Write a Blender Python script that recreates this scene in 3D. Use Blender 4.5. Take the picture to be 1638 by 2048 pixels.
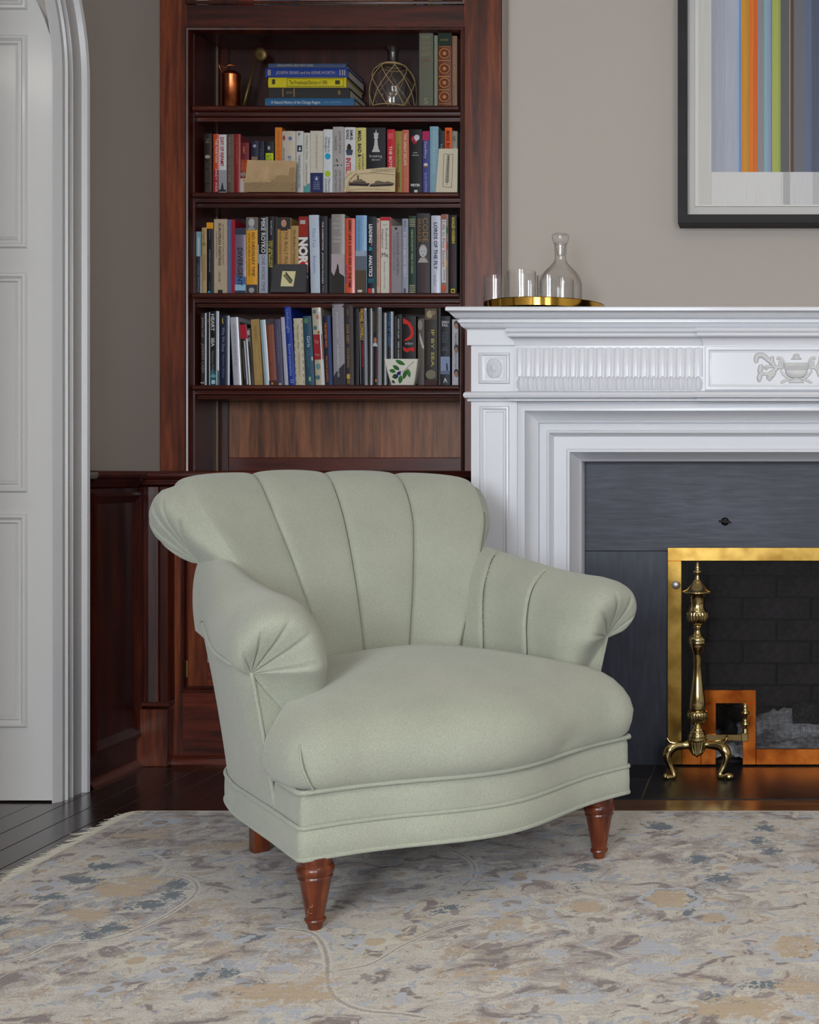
import bpy, bmesh, math, random
import numpy as np
from mathutils import Vector, Matrix
random.seed(7); rng = np.random.RandomState(7)
PI = math.pi
for o in list(bpy.data.objects): bpy.data.objects.remove(o)
SC = bpy.context.scene; COL = SC.collection

# ---------------------------------------------------------------- camera, world, lights, exposure
F = 2500.0; CX = 1550.0; CY = 950.0; H = 0.85          # focal length in pixels, vanishing point, lens height
cam = bpy.data.cameras.new('camera'); co = bpy.data.objects.new('camera', cam); COL.objects.link(co)
co.location = (0, 0, H); co.rotation_euler = (PI/2, 0, 0)
cam.sensor_fit = 'HORIZONTAL'; cam.sensor_width = 36; cam.lens = F/1638*36
cam.shift_x = (819-CX)/1638; cam.shift_y = -(1024-CY)/1638
cam.clip_start = .05; cam.clip_end = 60
SC.camera = co
vs = SC.view_settings
vs.view_transform = 'Standard'; vs.look = 'None'; vs.gamma = 1; vs.use_curve_mapping = False
vs.exposure = -0.06
SC.cycles.transparent_max_bounces = 32
w = bpy.data.worlds.new('sky'); SC.world = w; w.use_nodes = True
bg = w.node_tree.nodes['Background']; bg.inputs[0].default_value = (.62, .74, 1, 1); bg.inputs[1].default_value = 1.6

def area(name, loc, rot, sx, sy, power, col):
    l = bpy.data.lights.new(name, 'AREA'); l.shape = 'RECTANGLE'; l.size = sx; l.size_y = sy
    l.energy = power; l.color = col
    o = bpy.data.objects.new(name, l); o.location = loc; o.rotation_euler = rot; COL.objects.link(o); return o
# daylight through the windows of the wall behind the camera, and an added, unseen fill light in the hall
WINS = [(-1.55, -.45), (.55, 1.65)]
area('window_daylight', (-1.0, -2.32, 1.55), (PI/2, 0, 0), 1.1, 1.7, 150, (.90, .95, 1))
area('window_daylight', (1.1, -2.32, 1.55), (PI/2, 0, 0), 1.1, 1.7, 95, (.90, .95, 1))
area('ceiling_fill', (.6, 1.0, 2.58), (0, 0, 0), .5, .5, 14, (1, .80, .58))  # unseen warm fill added under the ceiling, without a fixture
area('hall_fill', (-2.9, 1.2, 2.5), (0, 0, 0), .7, .7, 12, (1, .93, .84))

# ---------------------------------------------------------------- helpers
def at(x, y, Y):                                       # the point seen at pixel (x, y) at distance Y
    return Vector(((x-CX)*Y/F, Y, H+(CY-y)*Y/F))
def X_(x, Y): return (x-CX)*Y/F
def Z_(y, Y): return H+(CY-y)*Y/F
def lin(c):
    c = [v/255.0 for v in c]
    return tuple((v/12.92 if v <= .04045 else ((v+.055)/1.055)**2.4) for v in c)+(1.0,)
def link(name, me, parent=None, mat=None, smooth=False):
    o = bpy.data.objects.new(name, me); COL.objects.link(o)
    if mat is not None:
        for m in (mat if isinstance(mat, (list, tuple)) else [mat]): me.materials.append(m)
    if smooth: me.polygons.foreach_set('use_smooth', [True]*len(me.polygons))
    if parent is not None:
        o.parent = parent
        if parent.parent is None: o.location = -Vector(parent.location)
    return o
def mesh(name, V, Fc, mat=None, parent=None, smooth=False):
    me = bpy.data.meshes.new(name); me.from_pydata([tuple(v) for v in V], [], [tuple(f) for f in Fc]); me.update()
    return link(name, me, parent, mat, smooth)
def bmo(name, bm, mat=None, parent=None, smooth=False, angle=None):
    me = bpy.data.meshes.new(name); bmesh.ops.recalc_face_normals(bm, faces=bm.faces[:]); bm.to_mesh(me); bm.free()
    o = link(name, me, parent, mat, smooth or angle is not None)
    if angle is not None:
        try: me.set_sharp_from_angle(angle=math.radians(angle))
        except Exception: pass
    return o
def tag(o, label=None, cat=None, group=None, kind=None):
    for k, v in (('label', label), ('category', cat), ('group', group), ('kind', kind)):
        if v: o[k] = v
    return o
def thing(name, label, cat, loc=(0, 0, 0), group=None):
    o = bpy.data.objects.new(name, None); o.empty_display_size = .05; o.location = loc; COL.objects.link(o)
    return tag(o, label, cat, group)
def bx(bm, x0, x1, y0, y1, z0, z1, bevel=0, seg=1, M=None, mi=0):
    vs_ = [bm.verts.new((x, y, z)) for x in (x0, x1) for y in (y0, y1) for z in (z0, z1)]
    fs = [bm.faces.new([vs_[i] for i in f]) for f in ((0,1,3,2),(4,6,7,5),(0,4,5,1),(2,3,7,6),(0,2,6,4),(1,5,7,3))]
    for f in fs: f.material_index = mi
    if bevel > 0:
        es = list({e for f in fs for e in f.edges})
        r = bmesh.ops.bevel(bm, geom=es, offset=bevel, segments=seg, affect='EDGES', profile=.5)
        vs_ = list({v for f in r['faces'] for v in f.verts} | {v for v in vs_ if v.is_valid})
    if M is not None:
        for v in vs_:
            if v.is_valid: v.co = M @ v.co
    return vs_
def box(name, x0, x1, y0, y1, z0, z1, mat, parent=None, bevel=0, seg=1, M=None, **k):
    bm = bmesh.new(); bx(bm, x0, x1, y0, y1, z0, z1, bevel, seg, M)
    return bmo(name, bm, mat, parent, **k)
def lathe(prof, n=32, loc=(0, 0, 0), flute=None, axis=None, close=True):   # prof [(r, z)]
    V = []; Fc = []
    for j, (r, z) in enumerate(prof):
        for i in range(n):
            a = 2*PI*i/n; rr = r
            if flute: rr = r*(1+flute(j, z)*math.cos(flute.n*a)) if hasattr(flute, 'n') else r
            V.append(Vector((rr*math.cos(a), rr*math.sin(a), z)))
    for j in range(len(prof)-1):
        for i in range(n):
            k = (i+1) % n
            Fc.append((j*n+i, j*n+k, (j+1)*n+k, (j+1)*n+i))
    if close:
        Fc.append(tuple(range(n-1, -1, -1))); Fc.append(tuple((len(prof)-1)*n+i for i in range(n)))
    M = Matrix.Translation(loc) @ (axis if axis is not None else Matrix())
    return [M @ v for v in V], Fc
def tube_data(pts, r, n=8, cap=True, closed=False):
    pts = [Vector(p) for p in pts]; V = []; Fc = []; N = len(pts)
    rs = r if isinstance(r, (list, tuple, np.ndarray)) else [r]*N
    up = None
    for i, p in enumerate(pts):
        a = pts[(i-1) % N] if (closed or i > 0) else p; b = pts[(i+1) % N] if (closed or i < N-1) else p
        t = (b-a); t = t.normalized() if t.length > 1e-9 else Vector((0, 0, 1))
        if up is None:
            up = Vector((0, 0, 1)) if abs(t.z) < .9 else Vector((1, 0, 0))
        s = t.cross(up)
        if s.length < 1e-6: s = t.orthogonal()
        s.normalize(); up = s.cross(t).normalized()
        for k in range(n):
            an = 2*PI*k/n; V.append(p+(s*math.cos(an)+up*math.sin(an))*rs[i])
    for i in range(N if closed else N-1):
        j = (i+1) % N
        for k in range(n):
            l = (k+1) % n; Fc.append((i*n+k, i*n+l, j*n+l, j*n+k))
    if cap and not closed:
        Fc.append(tuple(range(n-1, -1, -1))); Fc.append(tuple((N-1)*n+k for k in range(n)))
    return V, Fc
def tube(name, pts, r, mat, parent=None, n=8, closed=False):
    V, Fc = tube_data(pts, r, n, True, closed); return mesh(name, V, Fc, mat, parent, True)
class MB:
    def __init__(s): s.V = []; s.F = []
    def add(s, V, Fc):
        o = len(s.V); s.V += list(V); s.F += [tuple(i+o for i in f) for f in Fc]; return s
    def box(s, x0, x1, y0, y1, z0, z1, M=None):
        V = [Vector((x, y, z)) for x in (x0, x1) for y in (y0, y1) for z in (z0, z1)]
        if M is not None: V = [M @ v for v in V]
        return s.add(V, ((0,1,3,2),(4,6,7,5),(0,4,5,1),(2,3,7,6),(0,2,6,4),(1,5,7,3)))
    def out(s, name, mat, parent=None, smooth=False): return mesh(name, s.V, s.F, mat, parent, smooth)
def cr(P, n, closed=False):                            # Catmull-Rom through the points P, n samples
    P = np.asarray(P, float); m = len(P)
    t = np.linspace(0, m if closed else m-1, n, endpoint=not closed)
    out = []
    for u in t:
        i = int(min(math.floor(u), (m if closed else m-1)-1)) if not closed else int(math.floor(u)); f = u-i
        g = (lambda k: P[k % m]) if closed else (lambda k: P[min(max(k, 0), m-1)])
        a, b, c, d = g(i-1), g(i), g(i+1), g(i+2)
        out.append(.5*((2*b)+(-a+c)*f+(2*a-5*b+4*c-d)*f*f+(-a+3*b-3*c+d)*f**3))
    return np.array(out)
def grid_faces(nu, nv, cu=False, cv=False):
    Fc = []
    for i in range(nu if cu else nu-1):
        for j in range(nv if cv else nv-1):
            a = i*nv+j; b = ((i+1) % nu)*nv+j; c = ((i+1) % nu)*nv+(j+1) % nv; d = i*nv+(j+1) % nv
            Fc.append((a, b, c, d))
    return Fc
def sweep_plan(path, prof, closed=False, side=1):      # path [(x, y)], prof [(out, z)], mitred; out to the right of the path when side=1
    P = [Vector(p) for p in path]; N = len(P); V = []
    for i, p in enumerate(P):
        d0 = (p-P[i-1]).normalized() if (i > 0 or closed) else None
        d1 = (P[(i+1) % N]-p).normalized() if (i < N-1 or closed) else None
        d0 = d0 or d1; d1 = d1 or d0
        n0 = Vector((d0.y, -d0.x))*side; n1 = Vector((d1.y, -d1.x))*side
        m = (n0+n1); m = m/m.length; k = 1/max(.2, m.dot(n0))
        for (o, z) in prof: V.append((p.x+m.x*k*o, p.y+m.y*k*o, z))
    Fc = grid_faces(N, len(prof), closed, False)
    return V, Fc
def sweep_frame(path, prof, closed=False, side=1):     # path [(x, z)], prof [(inward offset, Y)]
    V, Fc = sweep_plan(path, prof, closed, side)
    return [(v[0], v[2], v[1]) for v in V], Fc
def noisef(x, y, z=0.0, s=1.0):
    from mathutils import noise
    return noise.noise(Vector((x*s, y*s, z*s)))

# ---------------------------------------------------------------- materials
MATS = {}
def nt_mat(name):
    m = bpy.data.materials.new(name); m.use_nodes = True
    nt = m.node_tree; b = nt.nodes['Principled BSDF']; return m, nt, b
def flat(name, rgb, rough=.5, metal=0, coat=0, spec=.5, sheen=0, bump=None, var=0, scale=(1, 1, 1)):
    key = name
    if key in MATS: return MATS[key]
    m, nt, b = nt_mat(name); c = lin(rgb)
    b.inputs['Base Color'].default_value = c; b.inputs['Roughness'].default_value = rough
    b.inputs['Metallic'].default_value = metal; b.inputs['Coat Weight'].default_value = coat
    b.inputs['Coat Roughness'].default_value = .12
    b.inputs['Specular IOR Level'].default_value = spec; b.inputs['Sheen Weight'].default_value = sheen
    if bump or var:
        tc = nt.nodes.new('ShaderNodeTexCoord'); mp = nt.nodes.new('ShaderNodeMapping'); nt.links.new(tc.outputs['Object'], mp.inputs[0])
        mp.inputs['Scale'].default_value = scale
        nz = nt.nodes.new('ShaderNodeTexNoise'); nz.inputs['Scale'].default_value = (bump or (40, 0))[0]; nz.inputs['Detail'].default_value = 5
        nt.links.new(mp.outputs[0], nz.inputs['Vector'])
        if bump:
            bp = nt.nodes.new('ShaderNodeBump'); bp.inputs['Strength'].default_value = bump[1]; bp.inputs['Distance'].default_value = .002
            nt.links.new(nz.outputs[0], bp.inputs['Height']); nt.links.new(bp.outputs[0], b.inputs['Normal'])
        if var:
            mr = nt.nodes.new('ShaderNodeMapRange'); mr.inputs[1].default_value = .3; mr.inputs[2].default_value = .7
            mr.inputs[3].default_value = 1-var; mr.inputs[4].default_value = 1+var
            hv = nt.nodes.new('ShaderNodeHueSaturation'); hv.inputs['Color'].default_value = c
            nt.links.new(nz.outputs[0], mr.inputs[0]); nt.links.new(mr.outputs[0], hv.inputs['Value']); nt.links.new(hv.outputs[0], b.inputs['Base Color'])
    MATS[key] = m; return m
def ramp(nt, stops, interp='LINEAR'):
    r = nt.nodes.new('ShaderNodeValToRGB'); r.color_ramp.interpolation = interp; e = r.color_ramp.elements
    while len(e) > 1: e.remove(e[-1])
    e[0].position = stops[0][0]; e[0].color = lin(stops[0][1])
    for p, c in stops[1:]:
        n = e.new(p); n.color = lin(c)
    return r
def wood(name, dark, mid, light, axis='Z', rough=.3, coat=.4, scale=1.0, big=1.0):
    if name in MATS: return MATS[name]
    m, nt, b = nt_mat(name); L = nt.links.new; N = nt.nodes.new
    tc = N('ShaderNodeTexCoord'); mp = N('ShaderNodeMapping'); L(tc.outputs['Object'], mp.inputs[0])
    s = {'Z': (1, 1, .07), 'X': (.07, 1, 1), 'Y': (1, .07, 1)}[axis]; mp.inputs['Scale'].default_value = [v*scale for v in s]
    n1 = N('ShaderNodeTexNoise'); n1.inputs['Scale'].default_value = 60; n1.inputs['Detail'].default_value = 7; n1.inputs['Distortion'].default_value = .6
    n2 = N('ShaderNodeTexNoise'); n2.inputs['Scale'].default_value = 9*big; n2.inputs['Detail'].default_value = 3; n2.inputs['Distortion'].default_value = 1.5
    n3 = N('ShaderNodeTexNoise'); n3.inputs['Scale'].default_value = 260; n3.inputs['Detail'].default_value = 3
    for n in (n1, n2, n3): L(mp.outputs[0], n.inputs['Vector'])
    mx = N('ShaderNodeMath'); mx.operation = 'MULTIPLY_ADD'; mx.inputs[1].default_value = .45; L(n1.outputs[0], mx.inputs[0])
    m2 = N('ShaderNodeMath'); m2.operation = 'MULTIPLY'; m2.inputs[1].default_value = .55; L(n2.outputs[0], m2.inputs[0]); L(m2.outputs[0], mx.inputs[2])
    r = ramp(nt, [(.36, dark), (.5, mid), (.62, light)]); L(mx.outputs[0], r.inputs[0])
    m3 = N('ShaderNodeMapRange'); m3.inputs[1].default_value = .35; m3.inputs[2].default_value = .6; m3.inputs[3].default_value = .78; m3.inputs[4].default_value = 1.05
    L(n3.outputs[0], m3.inputs[0])
    hv = N('ShaderNodeHueSaturation'); L(r.outputs[0], hv.inputs['Color']); L(m3.outputs[0], hv.inputs['Value']); L(hv.outputs[0], b.inputs['Base Color'])
    b.inputs['Roughness'].default_value = rough; b.inputs['Coat Weight'].default_value = coat; b.inputs['Coat Roughness'].default_value = .18
    bp = N('ShaderNodeBump'); bp.inputs['Strength'].default_value = .12; bp.inputs['Distance'].default_value = .001; L(n3.outputs[0], bp.inputs['Height']); L(bp.outputs[0], b.inputs['Normal'])
    MATS[name] = m; return m
mahog = wood('mahogany_upright', (44, 14, 6), (92, 37, 15), (126, 60, 27), 'Z', .36, .2)
mahog_h = wood('mahogany_level', (46, 14, 8), (86, 30, 15), (118, 48, 23), 'X', .36, .22)
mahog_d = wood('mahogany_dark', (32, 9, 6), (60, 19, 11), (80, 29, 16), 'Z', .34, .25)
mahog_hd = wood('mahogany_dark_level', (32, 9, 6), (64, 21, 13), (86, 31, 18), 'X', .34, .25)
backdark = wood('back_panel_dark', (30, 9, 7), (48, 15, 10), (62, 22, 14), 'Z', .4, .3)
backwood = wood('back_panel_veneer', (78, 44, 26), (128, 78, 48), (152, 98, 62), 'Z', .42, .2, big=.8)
legwood = wood('turned_leg_wood', (52, 18, 7), (96, 40, 17), (130, 62, 28), 'Z', .3, .3)
floorw = wood('dark_floor_board', (24, 14, 10), (42, 26, 19), (56, 36, 26), 'Y', .24, .5)
floorx = wood('border_floor_board', (58, 34, 18), (96, 60, 34), (124, 82, 46), 'X', .3, .3)
white = flat('white_gloss_paint', (217, 219, 226), .35, coat=.25, bump=(38, .08), scale=(.25, 1, 1))
whited = flat('white_door_paint', (204, 203, 202), .32, coat=.3, bump=(60, .10), scale=(1, 1, .06))
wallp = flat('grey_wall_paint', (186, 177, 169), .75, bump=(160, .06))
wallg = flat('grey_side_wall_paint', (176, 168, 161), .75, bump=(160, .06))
ceil_m = flat('ceiling_paint', (232, 226, 214), .8)
roomw = flat('far_wall_paint', (214, 210, 204), .8)
casing_m = flat('casing_white_paint', (192, 191, 192), .4, coat=.1, bump=(60, .08), scale=(1, 1, .06))
def stone(name, c0, c1, c2, axis, rough=.5, bumps=.35):
    m, nt, b = nt_mat(name); L = nt.links.new; N = nt.nodes.new
    tc = N('ShaderNodeTexCoord'); mp = N('ShaderNodeMapping'); L(tc.outputs['Object'], mp.inputs[0])
    mp.inputs['Scale'].default_value = {'X': (.15, 1, 1), 'Z': (1, 1, .15), 'N': (1, 1, 1)}[axis]
    n1 = N('ShaderNodeTexNoise'); n1.inputs['Scale'].default_value = 70; n1.inputs['Detail'].default_value = 8; L(mp.outputs[0], n1.inputs['Vector'])
    n2 = N('ShaderNodeTexNoise'); n2.inputs['Scale'].default_value = 5; n2.inputs['Detail'].default_value = 4; L(tc.outputs['Object'], n2.inputs['Vector'])
    a = N('ShaderNodeMath'); a.operation = 'ADD'; L(n1.outputs[0], a.inputs[0]); L(n2.outputs[0], a.inputs[1])
    h = N('ShaderNodeMath'); h.operation = 'MULTIPLY'; h.inputs[1].default_value = .5; L(a.outputs[0], h.inputs[0])
    r = ramp(nt, [(.36, c0), (.5, c1), (.64, c2)]); L(h.outputs[0], r.inputs[0]); L(r.outputs[0], b.inputs['Base Color'])
    b.inputs['Roughness'].default_value = rough
    bp = N('ShaderNodeBump'); bp.inputs['Strength'].default_value = bumps; bp.inputs['Distance'].default_value = .002
    L(n1.outputs[0], bp.inputs['Height']); L(bp.outputs[0], b.inputs['Normal'])
    MATS[name] = m; return m
slate_h = stone('slate_lintel', (36, 40, 54), (48, 52, 67), (63, 67, 82), 'X', .5, .5)
slate_v = stone('slate_jamb', (33, 38, 52), (42, 47, 62), (54, 59, 74), 'Z', .5, .3)
hearth_m = stone('hearth_slate', (20, 20, 24), (30, 30, 34), (42, 41, 45), 'N', .38, .3)
soot_m = stone('sooty_brick', (24, 20, 22), (38, 32, 35), (62, 54, 58), 'N', .9, .8)
ash_m = stone('ash_grey', (120, 120, 130), (196, 198, 208), (240, 242, 250), 'N', .95, .9)
char_m = stone('charred_wood', (18, 16, 16), (34, 31, 31), (80, 78, 80), 'N', .9, .9)
def brass(name, c, rough, tarn=None):
    m, nt, b = nt_mat(name); L = nt.links.new; N = nt.nodes.new
    b.inputs['Metallic'].default_value = 1; b.inputs['Roughness'].default_value = rough
    tc = N('ShaderNodeTexCoord'); n = N('ShaderNodeTexNoise'); n.inputs['Scale'].default_value = 14; n.inputs['Detail'].default_value = 5; L(tc.outputs['Object'], n.inputs['Vector'])
    r = ramp(nt, [(.35, tarn or c), (.62, c)]); L(n.outputs[0], r.inputs[0]); L(r.outputs[0], b.inputs['Base Color'])
    MATS[name] = m; return m
brass_m = brass('polished_brass', (208, 188, 136), .14, (174, 148, 98))
brass_f = brass('screen_brass', (198, 162, 86), .26, (150, 114, 52))
copper_f = brass('coppery_brass', (190, 106, 42), .30, (136, 66, 24))
brass_t = brass('tray_brass', (230, 186, 90), .09, (214, 164, 66))
copper_m = brass('worn_copper', (206, 120, 74), .28, (130, 66, 40))
spoon_m = flat('dark_brass_spoon', (110, 88, 52), .45, metal=.7)
steel = flat('dark_iron', (34, 32, 33), .5, metal=.8)
wire = flat('screen_wire', (26, 23, 24), .7)
def glass(name, rough=0.0, col=(1, 1, 1, 1)):
    m, nt, b = nt_mat(name); L = nt.links.new; N = nt.nodes.new
    b.inputs['Base Color'].default_value = col; b.inputs['Transmission Weight'].default_value = 1; b.inputs['Roughness'].default_value = rough; b.inputs['IOR'].default_value = 1.45
    MATS[name] = m; return m
glass_m = glass('clear_glass')
def thin_glass(name, tint=(.985, .985, .985), edge=(.55, .55, .53)):
    m, nt, b = nt_mat(name); L = nt.links.new; N = nt.nodes.new
    out = nt.nodes['Material Output']; nt.nodes.remove(b)
    tr = N('ShaderNodeBsdfTransparent'); gl = N('ShaderNodeBsdfGlossy'); gl.inputs['Roughness'].default_value = .09
    lw = N('ShaderNodeLayerWeight'); lw.inputs['Blend'].default_value = .35
    cr_ = N('ShaderNodeValToRGB'); e = cr_.color_ramp.elements
    e[0].position = .35; e[0].color = (*tint, 1); e[1].position = 1; e[1].color = (*edge, 1)
    L(lw.outputs['Facing'], cr_.inputs[0]); L(cr_.outputs[0], tr.inputs[0])
    pw = N('ShaderNodeMath'); pw.operation = 'POWER'; pw.inputs[1].default_value = 4.5; L(lw.outputs['Facing'], pw.inputs[0])
    fr = N('ShaderNodeMath'); fr.operation = 'MULTIPLY_ADD'; fr.inputs[1].default_value = .7; fr.inputs[2].default_value = .055; L(pw.outputs[0], fr.inputs[0])
    lw.inputs['Blend'].default_value = .5
    mx = N('ShaderNodeMixShader'); L(fr.outputs[0], mx.inputs[0]); L(tr.outputs[0], mx.inputs[1]); L(gl.outputs[0], mx.inputs[2]); L(mx.outputs[0], out.inputs[0])
    MATS[name] = m; return m
tglass = thin_glass('thin_clear_glass', (.99, .99, .99), (.74, .73, .70))
bglass = thin_glass('bottle_glass', (.93, .93, .95), (.35, .33, .33))

# ================================================================ ROOM
XL = -1.872; YW = 3.88; YF = 3.80; YR = -2.2; XR = 3.2; ZC = 2.75
EXPO = 1
# floor: sub-floor, then boards laid one by one
fl = box('floor', -4.2, XR, YR, 4.3, -.06, -.004, flat('sub_floor', (30, 20, 15), .6)); tag(fl, 'dark stained wooden floor of long narrow boards', None, None, 'structure')
def board_mesh(wd, ln, seed, nm):
    bm = bmesh.new(); bx(bm, -wd/2+.0006, wd/2-.0006, -ln/2+.0008, ln/2-.0008, -.02, 0, .0012)
    return bm
fb = 0
bw = .082
xs = np.arange(-2.9, .98, bw)
for i, x in enumerate(xs):
    y = 1.35+(i*0.37) % .9
    ends = [0.9, y, y+1.15 if y+1.15 < 3.9 else None, 4.15]
    ends = [e for e in ends if e is not None]
    for a, b_ in zip(ends[:-1], ends[1:]):
        if x > -1.0 and a < 3.16 < b_: b_ = 3.16
        if x > -1.0 and a >= 3.16: continue
        if x < XL and b_ > 3.9: b_ = 4.15
        if b_-a < .05: continue
        o = bmo('floor_board', board_mesh(bw, b_-a, i, ''), floorw, fl); o.location = (x+bw/2, (a+b_)/2, 0); fb += 1
# border boards in front of the hearth, laid crossways
for (a, b_, y0, y1) in ((-1.0, .12, 3.162, 3.268), (.12, 1.15, 3.162, 3.268)):
    box('border_board', a, b_, y0, y1, -.02, .0, floorx, fl, .001)
box('border_board', -1.0, -.9, 3.27, 3.70, -.02, 0, floorw, fl, .001)
ce = box('ceiling', -4.2, XR, YR, 4.3, ZC, ZC+.1, ceil_m); tag(ce, 'plain cream ceiling', None, None, 'structure')
# wall behind the fireplace and bookcase
wb = MB(); wb.box(-.832, -.40, YW, YW+.12, 0, ZC); wb.box(.53, XR, YW, YW+.12, 0, ZC); wb.box(-.40, .53, YW, YW+.12, .84, ZC)
wb.box(XL-.3, -.832, 4.06, 4.16, 0, ZC)
wb.box(-.8320001, -.828, YF, YW, 0, ZC)
wf = wb.out('wall_back', wallp); tag(wf, 'warm grey painted wall above the white fireplace', None, None, 'structure')
bm = bmesh.new(); 
# rounded return strip beside the bookcase
V, Fc = sweep_plan([(-.832, YW+.01), (-.832, YF), (-.8, YF), (-.8, YW+.01)], [(0, 0), (0, ZC)], side=-1)
# left wall with the arched opening (Y from 2.35 to 3.25, springing at 1.90, crown at 2.35)
YA0, YA1, ZS, RA = 2.39, 3.29, 1.90, .45
arc = [(2.84-RA*math.cos(t), ZS+RA*math.sin(t)) for t in np.linspace(0, PI, 25)]      # from near jamb over to far jamb
def wall_hole():
    Vs = []; Fs = []
    for x in (XL, XL-.14):
        b0 = len(Vs)
        # near block, far block, and strip above the arch
        pts = [(YR, 0), (YA0, 0), (YA0, ZS), (YR, ZS), (YA1, 0), (4.0, 0), (4.0, ZS), (YA1, ZS), (YR, ZC), (4.0, ZC)]
        Vs += [(x, a, b) for a, b in pts]; Fs += [tuple(b0+k for k in f) for f in ((0, 1, 2, 3), (4, 5, 6, 7))]
        Fs.append((b0+3, b0+2) + ()) if False else None
        ab = len(Vs)
        Vs += [(x, a, b) for a, b in arc]; tb = len(Vs); Vs += [(x, a, ZC) for a, b in arc]
        n = len(arc)
        for i in range(n-1): Fs.append((ab+i, ab+i+1, tb+i+1, tb+i))
        Fs.append((b0+3, ab, tb, b0+8)); Fs.append((ab+n-1, b0+6, b0+9, tb+n-1))
    n0 = 10+2*len(arc); prof = [1]+[10+i for i in range(len(arc))]+[4]
    for a, b in zip(prof[:-1], prof[1:]): Fs.append((a, b, b+n0, a+n0))
    return Vs, [f for f in Fs if f]
Vs, Fs = wall_hole(); wl = mesh('wall_left', Vs, Fs, wallg); tag(wl, 'grey painted side wall with an arched doorway', None, None, 'structure')
# door casing: moulded profile swept up the jamb and round the arch.  out = away from the opening
cas = [(.006, -.001), (-.012, -.001), (-.012, .002), (-.002, .010), (.006, .016), (.018, .016), (.021, .022), (.024, .022), (.028, .015), (.044, .013), (.048, .020), (.052, .020), (.060, .016), (.092, .018), (.098, .030), (.106, .033), (.112, .030), (.116, .012), (.118, .0)]
path = [(2.80+RA, 0), (2.80+RA, .9)]+[(2.80+RA*math.cos(t), ZS+RA*math.sin(t)) for t in np.linspace(0, PI, 49)]+[(2.80-RA, .9), (2.80-RA, 0)]
V, Fc = sweep_plan(path, cas, side=1); V = [(XL+v[2], v[0], v[1]) for v in V]
tr = mesh('trim_1', V, Fc, casing_m, None); tag(tr, 'white moulded casing round the arched doorway', None, None, 'structure')
tr.data.polygons.foreach_set('use_smooth', [True]*len(tr.data.polygons)); tr.data.set_sharp_from_angle(angle=math.radians(35))
# the door leaf, standing open square to its wall, hinged on the far jamb
dt = thing('door_1', 'white panelled arched door standing open in the grey side wall', 'door', (-2.3, 3.246, 0)); dt['kind'] = 'structure'
DX1, DX0 = XL+.004, XL-.86
out = [(DX0, .005), (DX1, .005), (DX1, ZS-.02)]+[((DX0+DX1)/2+.432*math.cos(t), ZS-.02+.432*math.sin(t)) for t in np.linspace(.05, PI-.05, 30)]+[(DX0, ZS-.02)]
def prism_xz(outl, y0, y1, mat, nm, parent, **k):
    n = len(outl); Vv = [(a, y0, b) for a, b in outl]+[(a, y1, b) for a, b in outl]
    Ff = [tuple(range(n)), tuple(range(2*n-1, n-1, -1))]+[(i, i+n, (i+1) % n+n, (i+1) % n) for i in range(n)]
    bm = bmesh.new(); vv = [bm.verts.new(v) for v in Vv]
    for f in Ff: bm.faces.new([vv[i] for i in f])
    return bmo(nm, bm, mat, parent, **k)
prism_xz(out, 3.246, 3.286, whited, 'door_leaf', dt)
YD = 3.246
def rect_frame(nm, x0, x1, z0, z1, prof, mat, parent, y0, **k):   # prof [(inward, forward)]
    V, Fc = sweep_frame([(x0, z0), (x0, z1), (x1, z1), (x1, z0)], [(o, y0-f) for o, f in prof], True, 1)
    o = mesh(nm, V, Fc, mat, parent, True); o.data.set_sharp_from_angle(angle=math.radians(30)); return o
dpan = [(0, 0), (.004, .007), (.010, .008), (.017, .002), (.020, .002), (.023, .005), (.026, .001), (.034, -.002)]
for (yt, yb) in ((-260, 20), (70, 497), (545, 985), (1027, 1455)):
    for k in range(2):
        zt, zb = Z_(yt, YD), Z_(yb, YD); xr = XL-.068-.40*k; xl = xr-.325
        if yt < 0: zt = ZS+.28-(.0 if k else 0); 
        p = rect_frame('door_panel_moulding', xl, xr, zb, zt if yt > 0 else 2.105, dpan, whited, dt, YD)
        box('door_panel', xl+.03, xr-.03, YD-.0025, YD, zb+.03, (zt if yt > 0 else 2.105)-.03, whited, dt)
# hall beyond the doorway
hall = MB(); hall.box(-4.2, -4.1, YR, 4.3, 0, ZC); hall.box(-4.2, XL-.14, 4.2, 4.3, 0, ZC); hall.box(-4.2, XL-.14, -.5, -.4, 0, ZC)
h = hall.out('wall_hall', roomw); tag(h, 'pale hall walls beyond the arched doorway', None, None, 'structure')
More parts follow.
